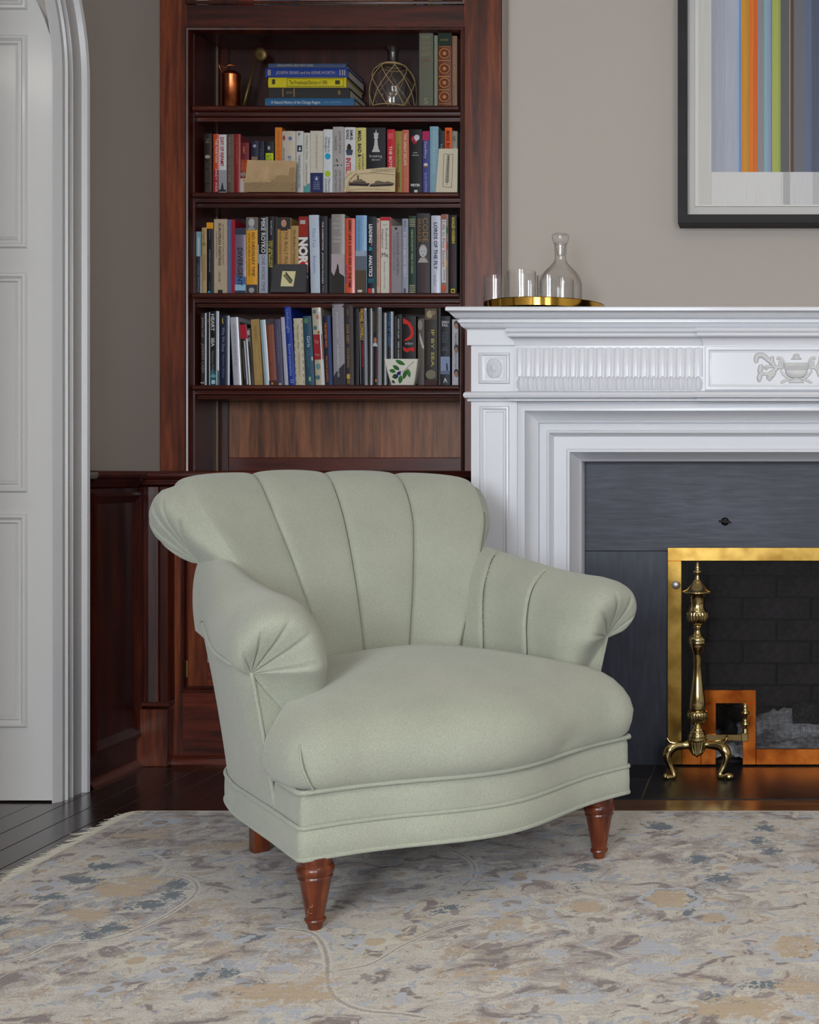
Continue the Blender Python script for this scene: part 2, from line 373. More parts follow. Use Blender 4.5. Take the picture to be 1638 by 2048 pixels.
# the other walls of the room, behind and beside the camera; windows in the one behind
wr = box('wall_right', XR, XR+.1, YR, 4.3, 0, ZC, roomw); tag(wr, 'grey wall on the far side of the room', None, None, 'structure')
wq = MB()
xs_ = [-4.2, WINS[0][0], WINS[0][1], WINS[1][0], WINS[1][1], XR]
for a, b_ in ((xs_[0], xs_[1]), (xs_[2], xs_[3]), (xs_[4], xs_[5])): wq.box(a, b_, YR-.12, YR, 0, ZC)
for a, b_ in WINS: wq.box(a, b_, YR-.12, YR, 0, .7); wq.box(a, b_, YR-.12, YR, 2.4, ZC)
wq = wq.out('wall_front', roomw); tag(wq, 'wall with two tall windows opposite the fireplace', None, None, 'structure')
for n_, (a, b_) in enumerate(WINS):
    f = MB()
    for (x0, x1, z0, z1) in ((a, a+.06, .7, 2.4), (b_-.06, b_, .7, 2.4), (a, b_, .7, .76), (a, b_, 2.34, 2.4), (a, b_, 1.53, 1.58)): f.box(x0, x1, YR-.09, YR-.04, z0, z1)
    fo = f.out('window_%d' % (n_+1), white); tag(fo, 'white sash window opposite the fireplace', None, None, 'structure')
    for k in range(1, 4):
        x = a+(b_-a)*k/4; box('muntin', x-.012, x+.012, YR-.08, YR-.05, .76, 2.34, white, fo)
    for z in (1.15, 1.95): box('muntin', a+.06, b_-.06, YR-.08, YR-.05, z-.012, z+.012, white, fo)

# ---------------------------------------------------------------- dark wainscot on the side wall and its rail
wn = thing('wainscot', 'dark mahogany wainscot panel between the white casing and the cabinet', 'wainscot', (XL, 3.53, 0))
wn['kind'] = 'structure'; wn.name = 'trim_2'
Y0, Y1 = 3.376, 3.69
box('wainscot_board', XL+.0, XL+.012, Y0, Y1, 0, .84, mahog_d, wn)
V, Fc = sweep_plan([(Y0+.02, .09), (Y0+.02, .80), (Y1-.035, .80), (Y1-.035, .09)], [(0, 0), (.0, .012), (.008, .014), (.020, .006), (.030, .0)], True, 1)
V = [(XL+.012+v[2], v[0], v[1]) for v in V]; mesh('panel_moulding', V, Fc, mahog_d, wn)
V, Fc = sweep_plan([(Y0, 0), (Y1, 0)], [(0, .022), (.006, .020), (.013, .014), (.018, .006), (.019, 0)], False, 1)
V = [(XL+.012+(v[1]*-1 if False else -v[1]), v[0], v[2]) for v in V]; mesh('base_shoe', V, Fc, wood('shoe_wood', (70, 30, 20), (106, 52, 38), (128, 70, 52), 'Y', .4, .3), wn, True)
rp = [(0, .858), (.012, .862), (.026, .862), (.032, .857), (.034, .850), (.031, .843), (.026, .840), (.020, .838), (.020, .832), (.013, .829), (.011, .820), (.0, .812)]
V, Fc = sweep_plan([(XL+.012, Y0), (XL+.012, 3.64)], [(o, z) for o, z in rp], False, 1); mesh('chair_rail', V, Fc, mahog_hd, wn, True)

# ================================================================ LOWER CABINET with its top
cb = thing('built_in_cabinet', 'dark mahogany base cabinet with panelled doors behind the green armchair', 'cabinet', (-1.36, 3.70, 0))
XC0, XC1 = XL, -.848; YC = 3.683
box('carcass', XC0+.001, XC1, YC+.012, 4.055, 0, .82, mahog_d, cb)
# face frame
for (x0, x1) in ((XC0+.001, -1.745), (-1.36, -1.30), (-.90, XC1)): box('stile', x0, x1, YC, YC+.012, .02, .82, mahog, cb, .001)
box('top_rail', -1.745, -.90, YC+.0005, YC+.012, .76, .82, mahog_h, cb)
box('base_rail', -1.745, -.90, YC-.0005, YC+.012, .0, Z_(1383, YC), mahog_h, cb, .001)
V, Fc = sweep_plan([(-1.772, YC), (XC1, YC)], [(0, .024), (.008, .020), (.014, .012), (.016, 0)], False, 1); mesh('base_shoe', V, Fc, mahog_h, cb, True)
# pilaster: plinth block and rounded shaft
YP = 3.647
for x0, sgn in ((-1.868, 1),):
    x1 = X_(336, YP)
    box('plinth_block', x0, x1, YP-.005, YC, 0, Z_(1418, YP), mahog, cb, .002)
    box('pilaster_cap_bead', x0+.002, x1+.002, YP-.001, YC, Z_(1413, YP), Z_(1404, YP), mahog_hd, cb, .002)
    pr = [(x0+.003, YC), (x0+.003, YP+.012), (x0+.012, YP+.006), (x0+.026, YP+.001), (x0+.040, YP-.0005), (x0+.054, YP+.002), (x0+.066, YP+.004), (x0+.069, YP+.012), (x1-.006, YP+.012), (x1-.002, YP+.022), (x1+.002, YC)]
    z0, z1 = Z_(1404, YP), .815; n = len(pr)
    V = [(a, b, z) for z in (z0, z1) for a, b in pr]; mesh('pilaster_shaft', V, [(i, i+1, n+i+1, n+i) for i in range(n-1)], mahog_d, cb, False)
dz0 = Z_(1372, YC); 
for k, (x0, x1) in enumerate(((-1.728, -1.362), (-1.298, -.905))):
    d = box('door', x0, x0+.058, YC-.006, YC+.004, dz0, .765, mahog, cb, .0015)
    box('door_stile', x1-.058, x1, YC-.006, YC+.004, dz0, .765, mahog, d, .0015)
    for (a, b_) in ((dz0, dz0+.07), (.70, .765)): box('door_rail', x0+.058, x1-.058, YC-.0055, YC+.004, a, b_, mahog_h, d, .001)
    box('door_field', x0+.05, x1-.05, YC+.002, YC+.008, dz0+.06, .71, mahog_d, d)
    V, Fc = sweep_frame([(x0+.058, dz0+.07), (x0+.058, .70), (x1-.058, .70), (x1-.058, dz0+.07)], [(0, YC-.0055), (.004, YC-.003), (.012, YC), (.016, YC+.002)], True, 1); mesh('door_moulding', V, Fc, mahog_d, d, True)
    hz = Z_(1337, YC); box('hinge', x0-.008, x0+.001, YC-.011, YC-.002, hz-.026, hz+.026, brass_m, d, .002)
    V, Fc = sweep_frame([(x0-.018, dz0-.014), (x0-.018, .775), (x1+.008, .775), (x1+.008, dz0-.014)], [(-.006, YC), (-.003, YC-.006), (.003, YC-.006), (.007, YC)], True, 1); o = mesh('opening_bead', V, Fc, mahog_d, cb, True); o.data.set_sharp_from_angle(angle=math.radians(30))
# top of the cabinet, returned against the wall
ct = thing('cabinet_top', 'long dark mahogany counter with rounded nosing above the base cabinet', 'countertop', (-1.36, 3.8, .83))
nos = [(-.02, .862), (.0, .862), (.014, .8615), (.021, .858), (.0235, .850), (.021, .842), (.014, .838), (.006, .837), (.005, .831), (.011, .829), (.012, .823), (.004, .819), (-.004, .815), (-.02, .815)]
V, Fc = sweep_plan([(XL+.013, 3.66), (X_(940, 3.64), 3.66), (X_(940, 3.64), 3.79)], nos, False, 1)
mesh('nosing', V, Fc, mahog_hd, ct, True)
box('counter_slab', XL+.001, X_(940, 3.64), 3.66, 4.055, .82, .8615, mahog_hd, ct)

# ================================================================ BOOKCASE
bc = thing('bookcase', 'tall built-in mahogany bookcase filled with books beside the fireplace', 'bookcase', (-1.37, 3.9, .862))
bx0, bx1 = XL+.002, X_(1005, YF)
ox0, ox1 = X_(383, YF), X_(917, YF); YB = 4.0; ZB = .862
box('left_stile', bx0, X_(373, YF), YF, YF+.022, ZB, ZC, mahog, bc, .001)
box('right_stile', X_(928, YF), bx1, YF, YF+.022, ZB, ZC, mahog, bc, .001)
box('fascia_rail', X_(373, YF), X_(928, YF), YF+.001, YF+.022, Z_(54, YF), Z_(9.5, YF), mahog_hd, bc)
box('side_panel', ox0-.02, ox0, YF+.021, YB, ZB, ZC, mahog_d, bc)
box('side_panel', ox1, ox1+.02, YF+.021, YB, ZB, ZC, mahog_d, bc)
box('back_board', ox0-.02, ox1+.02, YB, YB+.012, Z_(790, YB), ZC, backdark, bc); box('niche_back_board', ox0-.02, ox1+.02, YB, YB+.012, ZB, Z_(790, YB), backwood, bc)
box('back_stile', ox0+.0, ox0+.028, YB-.008, YB, ZB, ZC-.01, mahog_d, bc, .001)
box('back_stile', ox1-.028, ox1, YB-.008, YB, ZB, ZC-.01, mahog_d, bc, .001)
box('back_rail', ox0+.028, ox1-.028, YB-.008, YB, ZB, Z_(915, YB), mahog_hd, bc, .002)
box('shelf_standard', ox0+.0005, ox0+.003, YB-.030, YB-.020, ZB, ZC-.05, flat('dull_steel_strip', (150, 130, 110), .5, metal=.8), bc)
# bead round each opening
bead = [(0, YF+.001), (-.001, YF-.004), (.004, YF-.0075), (.009, YF-.006), (.012, YF+.002), (.013, YF+.022)]
for (za, zb, clo) in ((ZB, Z_(55, YF), False), (Z_(8, YF), ZC+.2, False)):
    xa, xb = X_(372, YF), X_(929, YF)
    pth = [(xa, za), (xa, zb), (xb, zb), (xb, za)]
    if zb > ZC: pth = [(xb, ZC-.01), (xb, za), (xa, za), (xa, ZC-.01)]
    V, Fc = sweep_frame(pth, bead, False, 1)
    o = mesh('opening_bead', V, Fc, mahog_d, bc, True); o.data.set_sharp_from_angle(angle=math.radians(50))
sh_prof = [(-.19, 0), (0, 0), (.008, -.001), (.0115, -.006), (.0115, -.011), (.008, -.0155), (0, -.0165), (-.010, -.0165), (-.011, -.0215), (-.008, -.023), (-.008, -.027), (-.011, -.029), (-.022, -.030), (-.023, -.035), (-.020, -.037), (-.021, -.041), (-.19, -.041)]
SHELF = {}
for nm, y in (('r1', 210), ('r2', 383.5), ('r3', 585), ('r4', 769.5)):
    z = Z_(y, YF+.002); SHELF[nm] = z
    V, Fc = sweep_plan([(ox0+.001, YF+.0135), (ox1-.001, YF+.0135)], [(o, z+dz) for o, dz in sh_prof], False, 1)
    Fc = list(Fc)+[tuple(range(len(sh_prof))), tuple(range(2*len(sh_prof)-1, len(sh_prof)-1, -1))]
    o = mesh('shelf', V, Fc, mahog_hd, bc, True); o.data.set_sharp_from_angle(angle=math.radians(50))
SHELF['r0'] = Z_(9, YF)
box('shelf', ox0+.001, ox1-.001, YF+.022, YB, SHELF['r0']-.02, SHELF['r0'], mahog_hd, bc)
box('upper_ceiling', ox0+.001, ox1-.001, YF+.022, YB, Z_(55, YF), Z_(55, YF)+.01, mahog_hd, bc)

# ================================================================ FIREPLACE MANTEL
X0 = .063                                              # centre of the chimneypiece
mt = thing('fireplace_mantel', 'white carved wooden fireplace mantel with fluted frieze and urn tablet', 'mantel', (X0, 3.6, 0))
def sym(x): return 2*X0-x
Yp = 3.48; pl = -.846; pr_ = sym(pl)
crown = [(-.30, 1.3117), (.054, 1.3117), (.057, 1.309), (.057, 1.3005), (.054, 1.2995), (.050, 1.298), (.046, 1.293), (.038, 1.285), (.033, 1.281), (.028, 1.280), (.028, 1.2785), (.0295, 1.277), (.0295, 1.272), (.027, 1.270), (.025, 1.268), (.0235, 1.263), (.018, 1.258), (.013, 1.255), (.010, 1.254), (.0095, 1.2505), (.009, 1.2505)]
def runp(nm, path, prof, mat=white, parent=mt, side=1, ang=35, closed=False):
    V, Fc = sweep_plan(path, prof, closed, side); o = mesh(nm, V, Fc, mat, parent, True); o.data.set_sharp_from_angle(angle=math.radians(ang)); return o
U = lambda f, p, dy=0: [(p, YF), (p, f+dy), (sym(p), f+dy), (sym(p), YW)]
runp('shelf_cornice', U(Yp, pl), crown)
box('shelf_board', pl-.054, -.827, Yp-.054, YF, 1.3085, 1.3117, white, mt); box('shelf_board', -.827, sym(pl)+.054, Yp-.054, YW, 1.3085, 1.3117, white, mt)
# frieze block behind everything, then the raised parts
box('frieze_board', pl, pr_, Yp, YF, Z_(801, Yp)+.0, 1.2545, white, mt)
runp('frieze_cap', U(Yp, pl), [(0, 1.2505), (.009, 1.2505), (.009, Z_(691, Yp)), (0, Z_(691, Yp))])
# bed mould that breaks forward over the fluted part and again over the tablet
zb = lambda y: Z_(y, Yp-.02)
bed = [(0, zb(657)), (.020, zb(657.5)), (.023, zb(660)), (.0235, zb(663)), (.021, zb(666)), (.017, zb(667.5)), (.0165, zb(670)), (.018, zb(672)), (.0165, zb(674)), (.010, zb(676)), (.004, zb(680)), (.0015, zb(686)), (.0, zb(691))]
xb0 = X_(1032, Yp); xb1 = X_(1407, Yp-.018)
bpath = [(xb0, Yp+.001), (xb0, Yp-.012), (xb1, Yp-.012), (xb1, Yp-.024), (sym(xb1), Yp-.024), (sym(xb1), Yp-.012), (sym(xb0), Yp-.012), (sym(xb0), Yp+.001)]
runp('bed_mould', bpath, bed)
box('frieze_field', xb0, sym(xb0), Yp-.012, Yp, Z_(783, Yp), zb(657), white, mt)
box('tablet_block', xb1, sym(xb1), Yp-.024, Yp-.012, Z_(783, Yp), zb(657), white, mt)
# astragal under the frieze
za = lambda y: Z_(y, Yp-.02)
ast = [(0, za(782)), (.010, za(782.5)), (.016, za(785)), (.0185, za(790)), (.016, za(795)), (.010, za(797)), (.007, za(797.5)), (.009, za(799)), (.008, za(802)), (0, za(803))]
apath = [(pl, YF), (pl, Yp), (X_(1024, Yp), Yp), (X_(1024, Yp), Yp-.008), (X_(1400, Yp), Yp-.008), (X_(1400, Yp), Yp-.018)]
apath = apath+[(sym(a), b) for a, b in reversed(apath)]
runp('astragal', apath, ast)
# corner blocks with a sunk panel and a rosette; pilasters below with a sunk panel
sunk = [(0, 0), (.003, .003), (.006, .003), (.010, -.003), (.014, -.003), (.018, -.007), (.021, -.007)]
def rosette(cx, cz, y, parent):
    n = 40; V = []; rings = 7; rx, rz = .0235, .0315
    for j in range(rings+1):
        r = 1-j/rings
        for i in range(n*2):
            a = 2*PI*i/(n*2); lobe = .5+.5*math.cos(a*20)
            hgt = .0015+.008*(1-r*r)**.6*(.25+.75*lobe) if r > .18 else .010
            if j == 0: hgt = -.002
            V.append((cx+rx*r*math.cos(a), y-hgt, cz+rz*r*math.sin(a)))
    Fc = grid_faces(rings+1, n*2, False, True); return mesh('rosette', V, Fc, white, parent, True)
for s in (0, 1):
    f = (lambda x: sym(x)) if s else (lambda x: x)
    x0, x1 = sorted((f(X_(957, Yp)), f(X_(1020, Yp)))); z0, z1 = Z_(768, Yp), Z_(705, Yp)
    blk = rect_frame('corner_block_moulding', x0, x1, z0, z1, [(0, 0), (.003, .0055), (.006, .006), (.010, .002), (.014, .002), (.018, .0005)], white, mt, Yp)
    rosette((x0+x1)/2, (z0+z1)/2, Yp-.0003, blk)
    px0, px1 = sorted((f(pl), f(X_(1034, Yp))))
    box('pilaster', px0, px1, Yp, 3.70, .16, Z_(801, Yp), white, mt)
    box('pilaster_plinth', px0-.008, px1+.006, Yp-.010, 3.70, 0.001, .16, white, mt, .002)
    qx0, qx1 = sorted((f(X_(959, Yp)), f(X_(1019, Yp))))
    rect_frame('pilaster_moulding', qx0, qx1, .20, Z_(812, Yp), [(0, 0), (.003, .005), (.007, .0055), (.011, .002), (.015, .002), (.018, .0005)], white, mt, Yp)
# flutes and the leaf row beneath them, one by one
def flute_mesh():
    n = 7; V = []; wd = .0255; zt, zb_ = Z_(694, Yp-.012), Z_(753, Yp-.012)
    for z, k in ((zb_, 1), (zt-.006, 1), (zt, .35)):
        for i in range(n+1):
            u = i/n*2-1; V.append((u*wd/2, -(.0022+.0052*max(0, abs(u))**3)*k if abs(u) < .999 else 0.0, z-(1-abs(u))**1*.0*k-(0 if z < zt else (.004*abs(u)))))
    me = bpy.data.meshes.new('flute'); me.from_pydata(V, [], grid_faces(3, n+1)); me.materials.append(white)
    me.polygons.foreach_set('use_smooth', [True]*len(me.polygons)); return me
def leaf_mesh():
    V = []; Fc = []; zt, zb_ = Z_(752, Yp-.012), Z_(781, Yp-.012); hh = zt-zb_
    n = 9; m = 7
    for j in range(n+1):
        t = j/n; wdt = .0125*(math.sin(PI*min(1, .12+t*.88))**.55) if t < 1 else 0
        wdt *= (1+.12*math.cos(t*26))
        for i in range(m+1):
            u = i/m*2-1
            V.append((u*wdt, -(.001+.0055*(1-u*u)*math.sin(PI*(.15+.75*t))+(.0018 if i in (3, 4) else 0)), zb_+hh*t))
    me = bpy.data.meshes.new('carved_leaf'); me.from_pydata(V, [], grid_faces(n+1, m+1)); me.materials.append(white)
    me.polygons.foreach_set('use_smooth', [True]*len(me.polygons)); return me
fm, lm = flute_mesh(), leaf_mesh()
x0f, x1f = xb0+.004, xb1-.003; nf = 21; st = (x1f-x0f)/nf
for side in (0, 1):
    for i in range(nf):
        for me, nm, n2 in ((fm, 'flute', 1), (lm, 'carved_leaf', 2)):
            for q in range(n2 if me is lm else 1):
                x = x0f+st*(i+.5+(0 if q == 0 else .5)); 
                if q == 1 and i == nf-1: continue
                if side: x = sym(x)
                o = bpy.data.objects.new(nm, me); COL.objects.link(o); o.parent = mt; o.location = Vector((x, Yp-.0121+(.0015 if q else 0), 0))-Vector(mt.location)
                if q: o.scale = (.72, 1, 1)
# tablet frame and carved urn with foliage
tx0, tx1 = xb1+.004, sym(xb1)-.004; YT = Yp-.024
rect_frame('tablet_moulding', tx0, tx1, Z_(781, YT), Z_(692, YT), [(0, 0), (.002, .006), (.011, .006), (.013, .002), (.018, .0005)], white, mt, YT)
rl = flat('relief_paint', (206, 206, 207), .45, coat=.15)
def relief(nm, outline, hgt, parent, y=YT, mat=rl, soft=.0012):
    n = len(outline); cx = sum(a for a, b in outline)/n; cz = sum(b for a, b in outline)/n
    V = [(a, y-.0002, b) for a, b in outline]+[(cx+(a-cx)*.96, y-hgt*.7, cz+(b-cz)*.96) for a, b in outline]+[(cx+(a-cx)*.8, y-hgt, cz+(b-cz)*.8) for a, b in outline]
    bm = bmesh.new(); vv = [bm.verts.new(v) for v in V]
    for k in range(2):
        for i in range(n): bm.faces.new((vv[k*n+i], vv[k*n+(i+1) % n], vv[(k+1)*n+(i+1) % n], vv[(k+1)*n+i]))
    bm.faces.new([vv[2*n+i] for i in range(n)])
    return bmo(nm, bm, mat, parent, True)
urn = tag(thing_part := mesh('carved_urn', [(0, 0, 0)], [], rl, mt), None)
def tp(x, y): return (X_(x, YT), Z_(y, YT))            # tablet drawing from crop coordinates (6.35x)
def cp(x, y): return tp(1380+x/6.35, 680+y/6.35)
bmU = MB()
ucx = 1350
def urel(pts, hgt, mirror=False, nm='carving'):
    P = [cp(x, y) for x, y in pts]; relief(nm, P, hgt, mt)
    if mirror: relief(nm, [(2*cp(ucx, 0)[0]-a, b) for a, b in reversed(P)], hgt, mt)
bpy.data.objects.remove(urn)
urel([(1180, 285), (1520, 285), (1525, 300), (1510, 310), (1515, 360), (1500, 375), (1200, 375), (1185, 360), (1190, 310), (1175, 300)], .0075, nm='carved_urn')
urel([(1205, 372), (1495, 372), (1490, 420), (1450, 465), (1400, 485), (1300, 485), (1250, 465), (1210, 420)], .009, nm='carved_urn_bowl')
urel([(1285, 248), (1415, 248), (1415, 232), (1395, 225), (1390, 190), (1370, 172), (1335, 172), (1310, 190), (1305, 225), (1285, 232)], .007, nm='carved_urn_lid')
urel([(1250, 545), (1450, 545), (1440, 515), (1390, 500), (1380, 480), (1320, 480), (1310, 500), (1260, 515)], .006, nm='carved_urn_foot')
for i in range(14): urel([(1208+i*21, 300), (1218+i*21, 300), (1218+i*21, 352), (1208+i*21, 352)], .0095, nm='carved_reed')
def stroke(pts, wd, hgt, mirror=True, nm='carved_foliage'):
    for s in ((0, 1) if mirror else (0,)):
        C = cr(pts, 22); P = []
        for (x, y) in C:
            a, b = cp(x, y)
            if s: a = 2*cp(ucx, 0)[0]-a
            P.append((a, YT-.001, b))
        k = len(P); rs = [X_(wd/6.35, YT)-X_(0, YT)]*k; rs = [r*(.45+.75*math.sin(PI*(.12+.8*i/k))) for i, r in enumerate(rs)]
        V, Fc = tube_data(P, rs, 8); V = [Vector((v[0], YT-.001+(v[1]-YT+.001)*hgt, v[2])) for v in V]
        mesh(nm, V, Fc, rl, mt, True)
for pts, wd in (([(1185, 300), (1150, 330), (1140, 290), (1165, 240), (1120, 225), (1110, 250)], 17), ([(1180, 360), (1120, 345), (1080, 380), (1000, 430), (930, 430)], 22),
                ([(1100, 370), (1060, 320), (1040, 270), (1050, 205)], 26), ([(1060, 320), (1000, 260), (930, 200), (860, 200), (840, 250), (850, 290)], 30),
                ([(1040, 340), (980, 340), (960, 355), (985, 375)], 20), ([(930, 430), (890, 400), (900, 340), (890, 310)], 28), ([(930, 430), (890, 450), (880, 500), (900, 520)], 28),
                ([(1080, 400), (1040, 450), (1000, 470), (1030, 510)], 30), ([(1150, 380), (1190, 440), (1240, 480), (1300, 500)], 14), ([(1260, 500), (1200, 520), (1150, 545)], 15),
                ([(1200, 285), (1175, 250), (1150, 240)], 12), ([(1480, 470), (1420, 440), (1350, 470), (1280, 440), (1230, 420)], 12)):
    stroke(pts, wd, .55)
# architrave framing the slate, and its flat ground
arch = [(-.004, 3.50), (.0, 3.485), (.004, 3.483), (.020, 3.483), (.022, 3.490), (.028, 3.505), (.036, 3.514), (.046, 3.520), (.050, 3.524), (.052, 3.520), (.0535, 3.530), (.072, 3.534), (.0745, 3.529), (.080, 3.531), (.083, 3.540), (.087, 3.546), (.090, 3.552), (.124, 3.556), (.128, 3.551), (.134, 3.552), (.137, 3.562), (.146, 3.580), (.152, 3.598), (.158, 3.605), (.1605, 3.61), (.161, 3.70)]
ax0, az1 = X_(1035, 3.485), Z_(807, 3.485)
V, Fc = sweep_frame([(ax0, 0), (ax0, az1), (sym(ax0), az1), (sym(ax0), 0)], arch, False, 1)
o = mesh('architrave', V, Fc, white, mt, True); o.data.set_sharp_from_angle(angle=math.radians(32))
box('ground_board', pl+.01, sym(pl)-.01, 3.49, 3.70, az1-.001, Z_(800, Yp), white, mt)
box('side_board', pl, pl+.02, Yp+.01, YF-.17, 0, .80, white, mt); box('side_board', pl, pl+.02, Yp+.01, YF, .87, 1.25, white, mt); box('side_board', sym(pl)-.02, sym(pl), Yp+.01, YW, 0, 1.25, white, mt)

# slate surround
ss = thing('slate_surround', 'dark blue-grey slate surround round the firebox opening', 'fireplace surround', (X0, 3.66, 0))
YS = 3.66; sx0 = ax0+.150; sz1 = az1-.150; fx0, fx1 = -.30, sym(-.30); fz = .615; jz = Z_(1102, YS)
box('slate_lintel', sx0, sym(sx0), YS, YS+.05, jz+.0006, sz1, slate_h, ss, .0006)
box('slate_jamb', sx0, fx0, YS, YS+.05, 0, jz-.0006, slate_v, ss, .0006); box('slate_jamb', fx1, sym(sx0), YS, YS+.05, 0, jz-.0006, slate_v, ss, .0006)
sc_ = at(1450, 1043, YS)
V, Fc = lathe([(.0, 0), (.012, 0), (.012, .003), (.009, .006), (.0, .006)], 20, (sc_.x, YS, sc_.z), axis=Matrix.Rotation(PI/2, 4, 'X'), close=False); kn = mesh('damper_screw', V, Fc, steel, ss, True)
box('damper_lever', -.018, .018, -.011, -.006, -.003, .003, steel, kn, .001, M=Matrix.Translation((sc_.x, YS, sc_.z)) @ Matrix.Rotation(.12, 4, 'Y'))
# hearth slabs
ht = thing('hearth', 'low hearth of dark slate slabs in front of the fireplace', 'hearth', (X0, 3.46, 0))
hx = X_(1283, 3.27); hj = 3.484; e = .0012
for (a, b_, c, d) in ((hx+e, sym(hx)-e, 3.27, YS), (pl-.01, hx-e, 3.27, hj-e), (pl-.01, hx-e, hj+e, YS), (sym(hx)+e, sym(pl)+.01, 3.27, hj-e), (sym(hx)+e, sym(pl)+.01, hj+e, YS)):
    box('hearth_slab', a, b_, c, d, -.02, .002, hearth_m, ht, .0012)
box('joint_bed', pl-.01, sym(pl)+.01, 3.271, YS, -.02, -.0005, flat('pale_joint', (96, 92, 90), .8), ht)
# firebox
fbx = thing('firebox', 'sooty brick firebox with ash behind the mesh screen', 'firebox', (X0, 3.9, 0))
bm = bmesh.new(); Yb = 4.16
bk = MB(); bk.box(fx0-.06, fx1+.06, Yb+.05, Yb+.07, 0, .9); bk.box(fx0-.10, fx1+.10, YS+.05, Yb+.1, -.01, .004); bk.box(fx0-.10, fx1+.1, YS+.05, Yb+.1, .8, .82)
bk.box(fx0-.12, fx0-.06, YS+.05, Yb+.1, 0, .9); bk.box(fx1+.06, fx1+.12, YS+.05, Yb+.1, 0, .9)
bk.out('firebox_shell', soot_m, fbx)
bmk = bmesh.new(); bx(bmk, -.112, .112, -.05, 0, -.034, .034, .004); mb_ = bpy.data.meshes.new('fire_brick'); bmk.to_mesh(mb_); bmk.free(); mb_.materials.append(soot_m)
for r in range(9):
    for c in range(5):
        x = fx0-.04+c*.23+(.115 if r % 2 else 0)
        if x > fx1+.1: continue
        o = bpy.data.objects.new('fire_brick', mb_); COL.objects.link(o); o.parent = fbx; o.location = Vector((x, Yb+.05+random.uniform(-.003, .003), .04+r*.073))-Vector(fbx.location)
for sgn, xx in ((1, fx0-.02), (-1, fx1+.02)):
    for r in range(9):
        for c in range(2):
            o = bpy.data.objects.new('fire_brick', mb_); COL.objects.link(o); o.parent = fbx; o.location = Vector((xx-sgn*.0, 3.84+c*.23+(.04 if r % 2 else 0), .04+r*.073))-Vector(fbx.location); o.rotation_euler = (0, 0, sgn*PI/2)
n = 70; V = []
for i in range(n+1):
    for j in range(41):
        x = fx0-.03+(fx1-fx0+.06)*i/n; y = YS+.03+(Yb-YS+.0)*j/40
        b_ = .018+.07*math.exp(-((y-4.08)/.10)**2)*(.75+.25*math.sin(x*9))
        hh = .5*noisef(x, y, 0, 14)+.3*noisef(x, y, 3, 38)+.2*noisef(x, y, 5, 90)
        V.append((x, y, max(.004, b_+hh*.035)))
o = mesh('ash_bed', V, grid_faces(n+1, 41), ash_m, fbx, True); o['kind'] = 'stuff'
for (a, b_, r) in (((-.24, 3.92, .06), (-.06, 4.06, .10), .028), ((-.14, 3.86, .05), (-.20, 4.06, .12), .022), ((.05, 4.0, .09), (.40, 4.03, .08), .035)):
    P = [Vector(a).lerp(Vector(b_), t)+Vector((noisef(t*3, r*50)*.02, 0, noisef(t*4, 7)*.015)) for t in np.linspace(0, 1, 9)]
    tube('charred_log', P, [r*(1+.25*noisef(t*6, r*99)) for t in range(9)], char_m, fbx, 9)

# ---------------------------------------------------------------- brass fire screen with notches for the andirons
fs = thing('fire_screen', 'flat brass-framed mesh fire screen with square notch at the bottom', 'fire screen', (X0, 3.64, 0))
YQ = 3.64; t_ = .040
qx0, qz1 = X_(1335, YQ), Z_(1095, YQ); qx1 = sym(qx0)
nx0, nx1, nz = X_(1402, YQ), X_(1512, YQ), Z_(1380, YQ); zbt = .006
qin = X_(1363, YQ)-qx0; zin = Z_(1122, YQ); zbr = Z_(1498, YQ)
def bar(nm, x0, x1, z0, z1, m): return box(nm, x0, x1, YQ, YQ+.008, z0, z1, m, fs, .0012)
bar('frame_top', qx0, qx1, zin, qz1, brass_f)
bar('frame_side', qx0, qx0+qin, zbt, zin, brass_f); bar('frame_side', qx1-qin, qx1, zbt, zin, brass_f)
iw = X_(1485, YQ); iw0 = X_(1432, YQ); izt = Z_(1407, YQ)
for s in (0, 1):
    g = (lambda a, b: (sym(b), sym(a))) if s else (lambda a, b: (a, b))
    a, b_ = g(nx0, iw0); bar('notch_post', a, b_, zbt, izt, copper_f)
    a, b_ = g(iw, nx1); bar('notch_post', a, b_, zbt, izt, copper_f)
    a, b_ = g(nx0, nx1); bar('notch_head', a, b_, izt, nz, copper_f)
    a, b_ = g(qx0+qin, nx0); bar('bottom_rail', a, b_, zbt, zbr, copper_f)
bar('bottom_rail', nx1, sym(nx1), zbt, zbr, copper_f)
kb = at(1352, 1169, YQ); V, Fc = lathe([(0, -.022), (.006, -.021), (.0105, -.017), (.0122, -.011), (.0105, -.005), (.005, -.002), (.004, .004)], 24, (kb.x, YQ, kb.z), axis=Matrix.Rotation(-PI/2, 4, 'X'), close=False)
mesh('knob', V, Fc, flat('nickel_knob', (232, 228, 220), .5, metal=1), fs, True)
mm = MB(); sp = .0032; wr_ = .00038
def inner_holes(x, z):
    for (a, b_) in ((nx0, nx1), (sym(nx1), sym(nx0))):
        if a < x < b_ and z < nz: return False
    return True
x = qx0+qin
while x < qx1-qin:
    z0 = zbr
    for (a, b_) in ((nx0, nx1), (sym(nx1), sym(nx0))):
        if a < x < b_: z0 = nz
    mm.add([(x-wr_, YQ+.004, z0), (x+wr_, YQ+.004, z0), (x+wr_, YQ+.004, zin), (x-wr_, YQ+.004, zin)], [(0, 1, 2, 3)]); x += sp
z = zbr
while z < zin:
    segs = [(qx0+qin, qx1-qin)]
    if z < nz: segs = [(qx0+qin, nx0), (nx1, sym(nx1)), (sym(nx0), qx1-qin)]
    for a, b_ in segs: mm.add([(a, YQ+.0045, z-wr_), (b_, YQ+.0045, z-wr_), (b_, YQ+.0045, z+wr_), (a, YQ+.0045, z+wr_)], [(0, 1, 2, 3)])
    z += sp
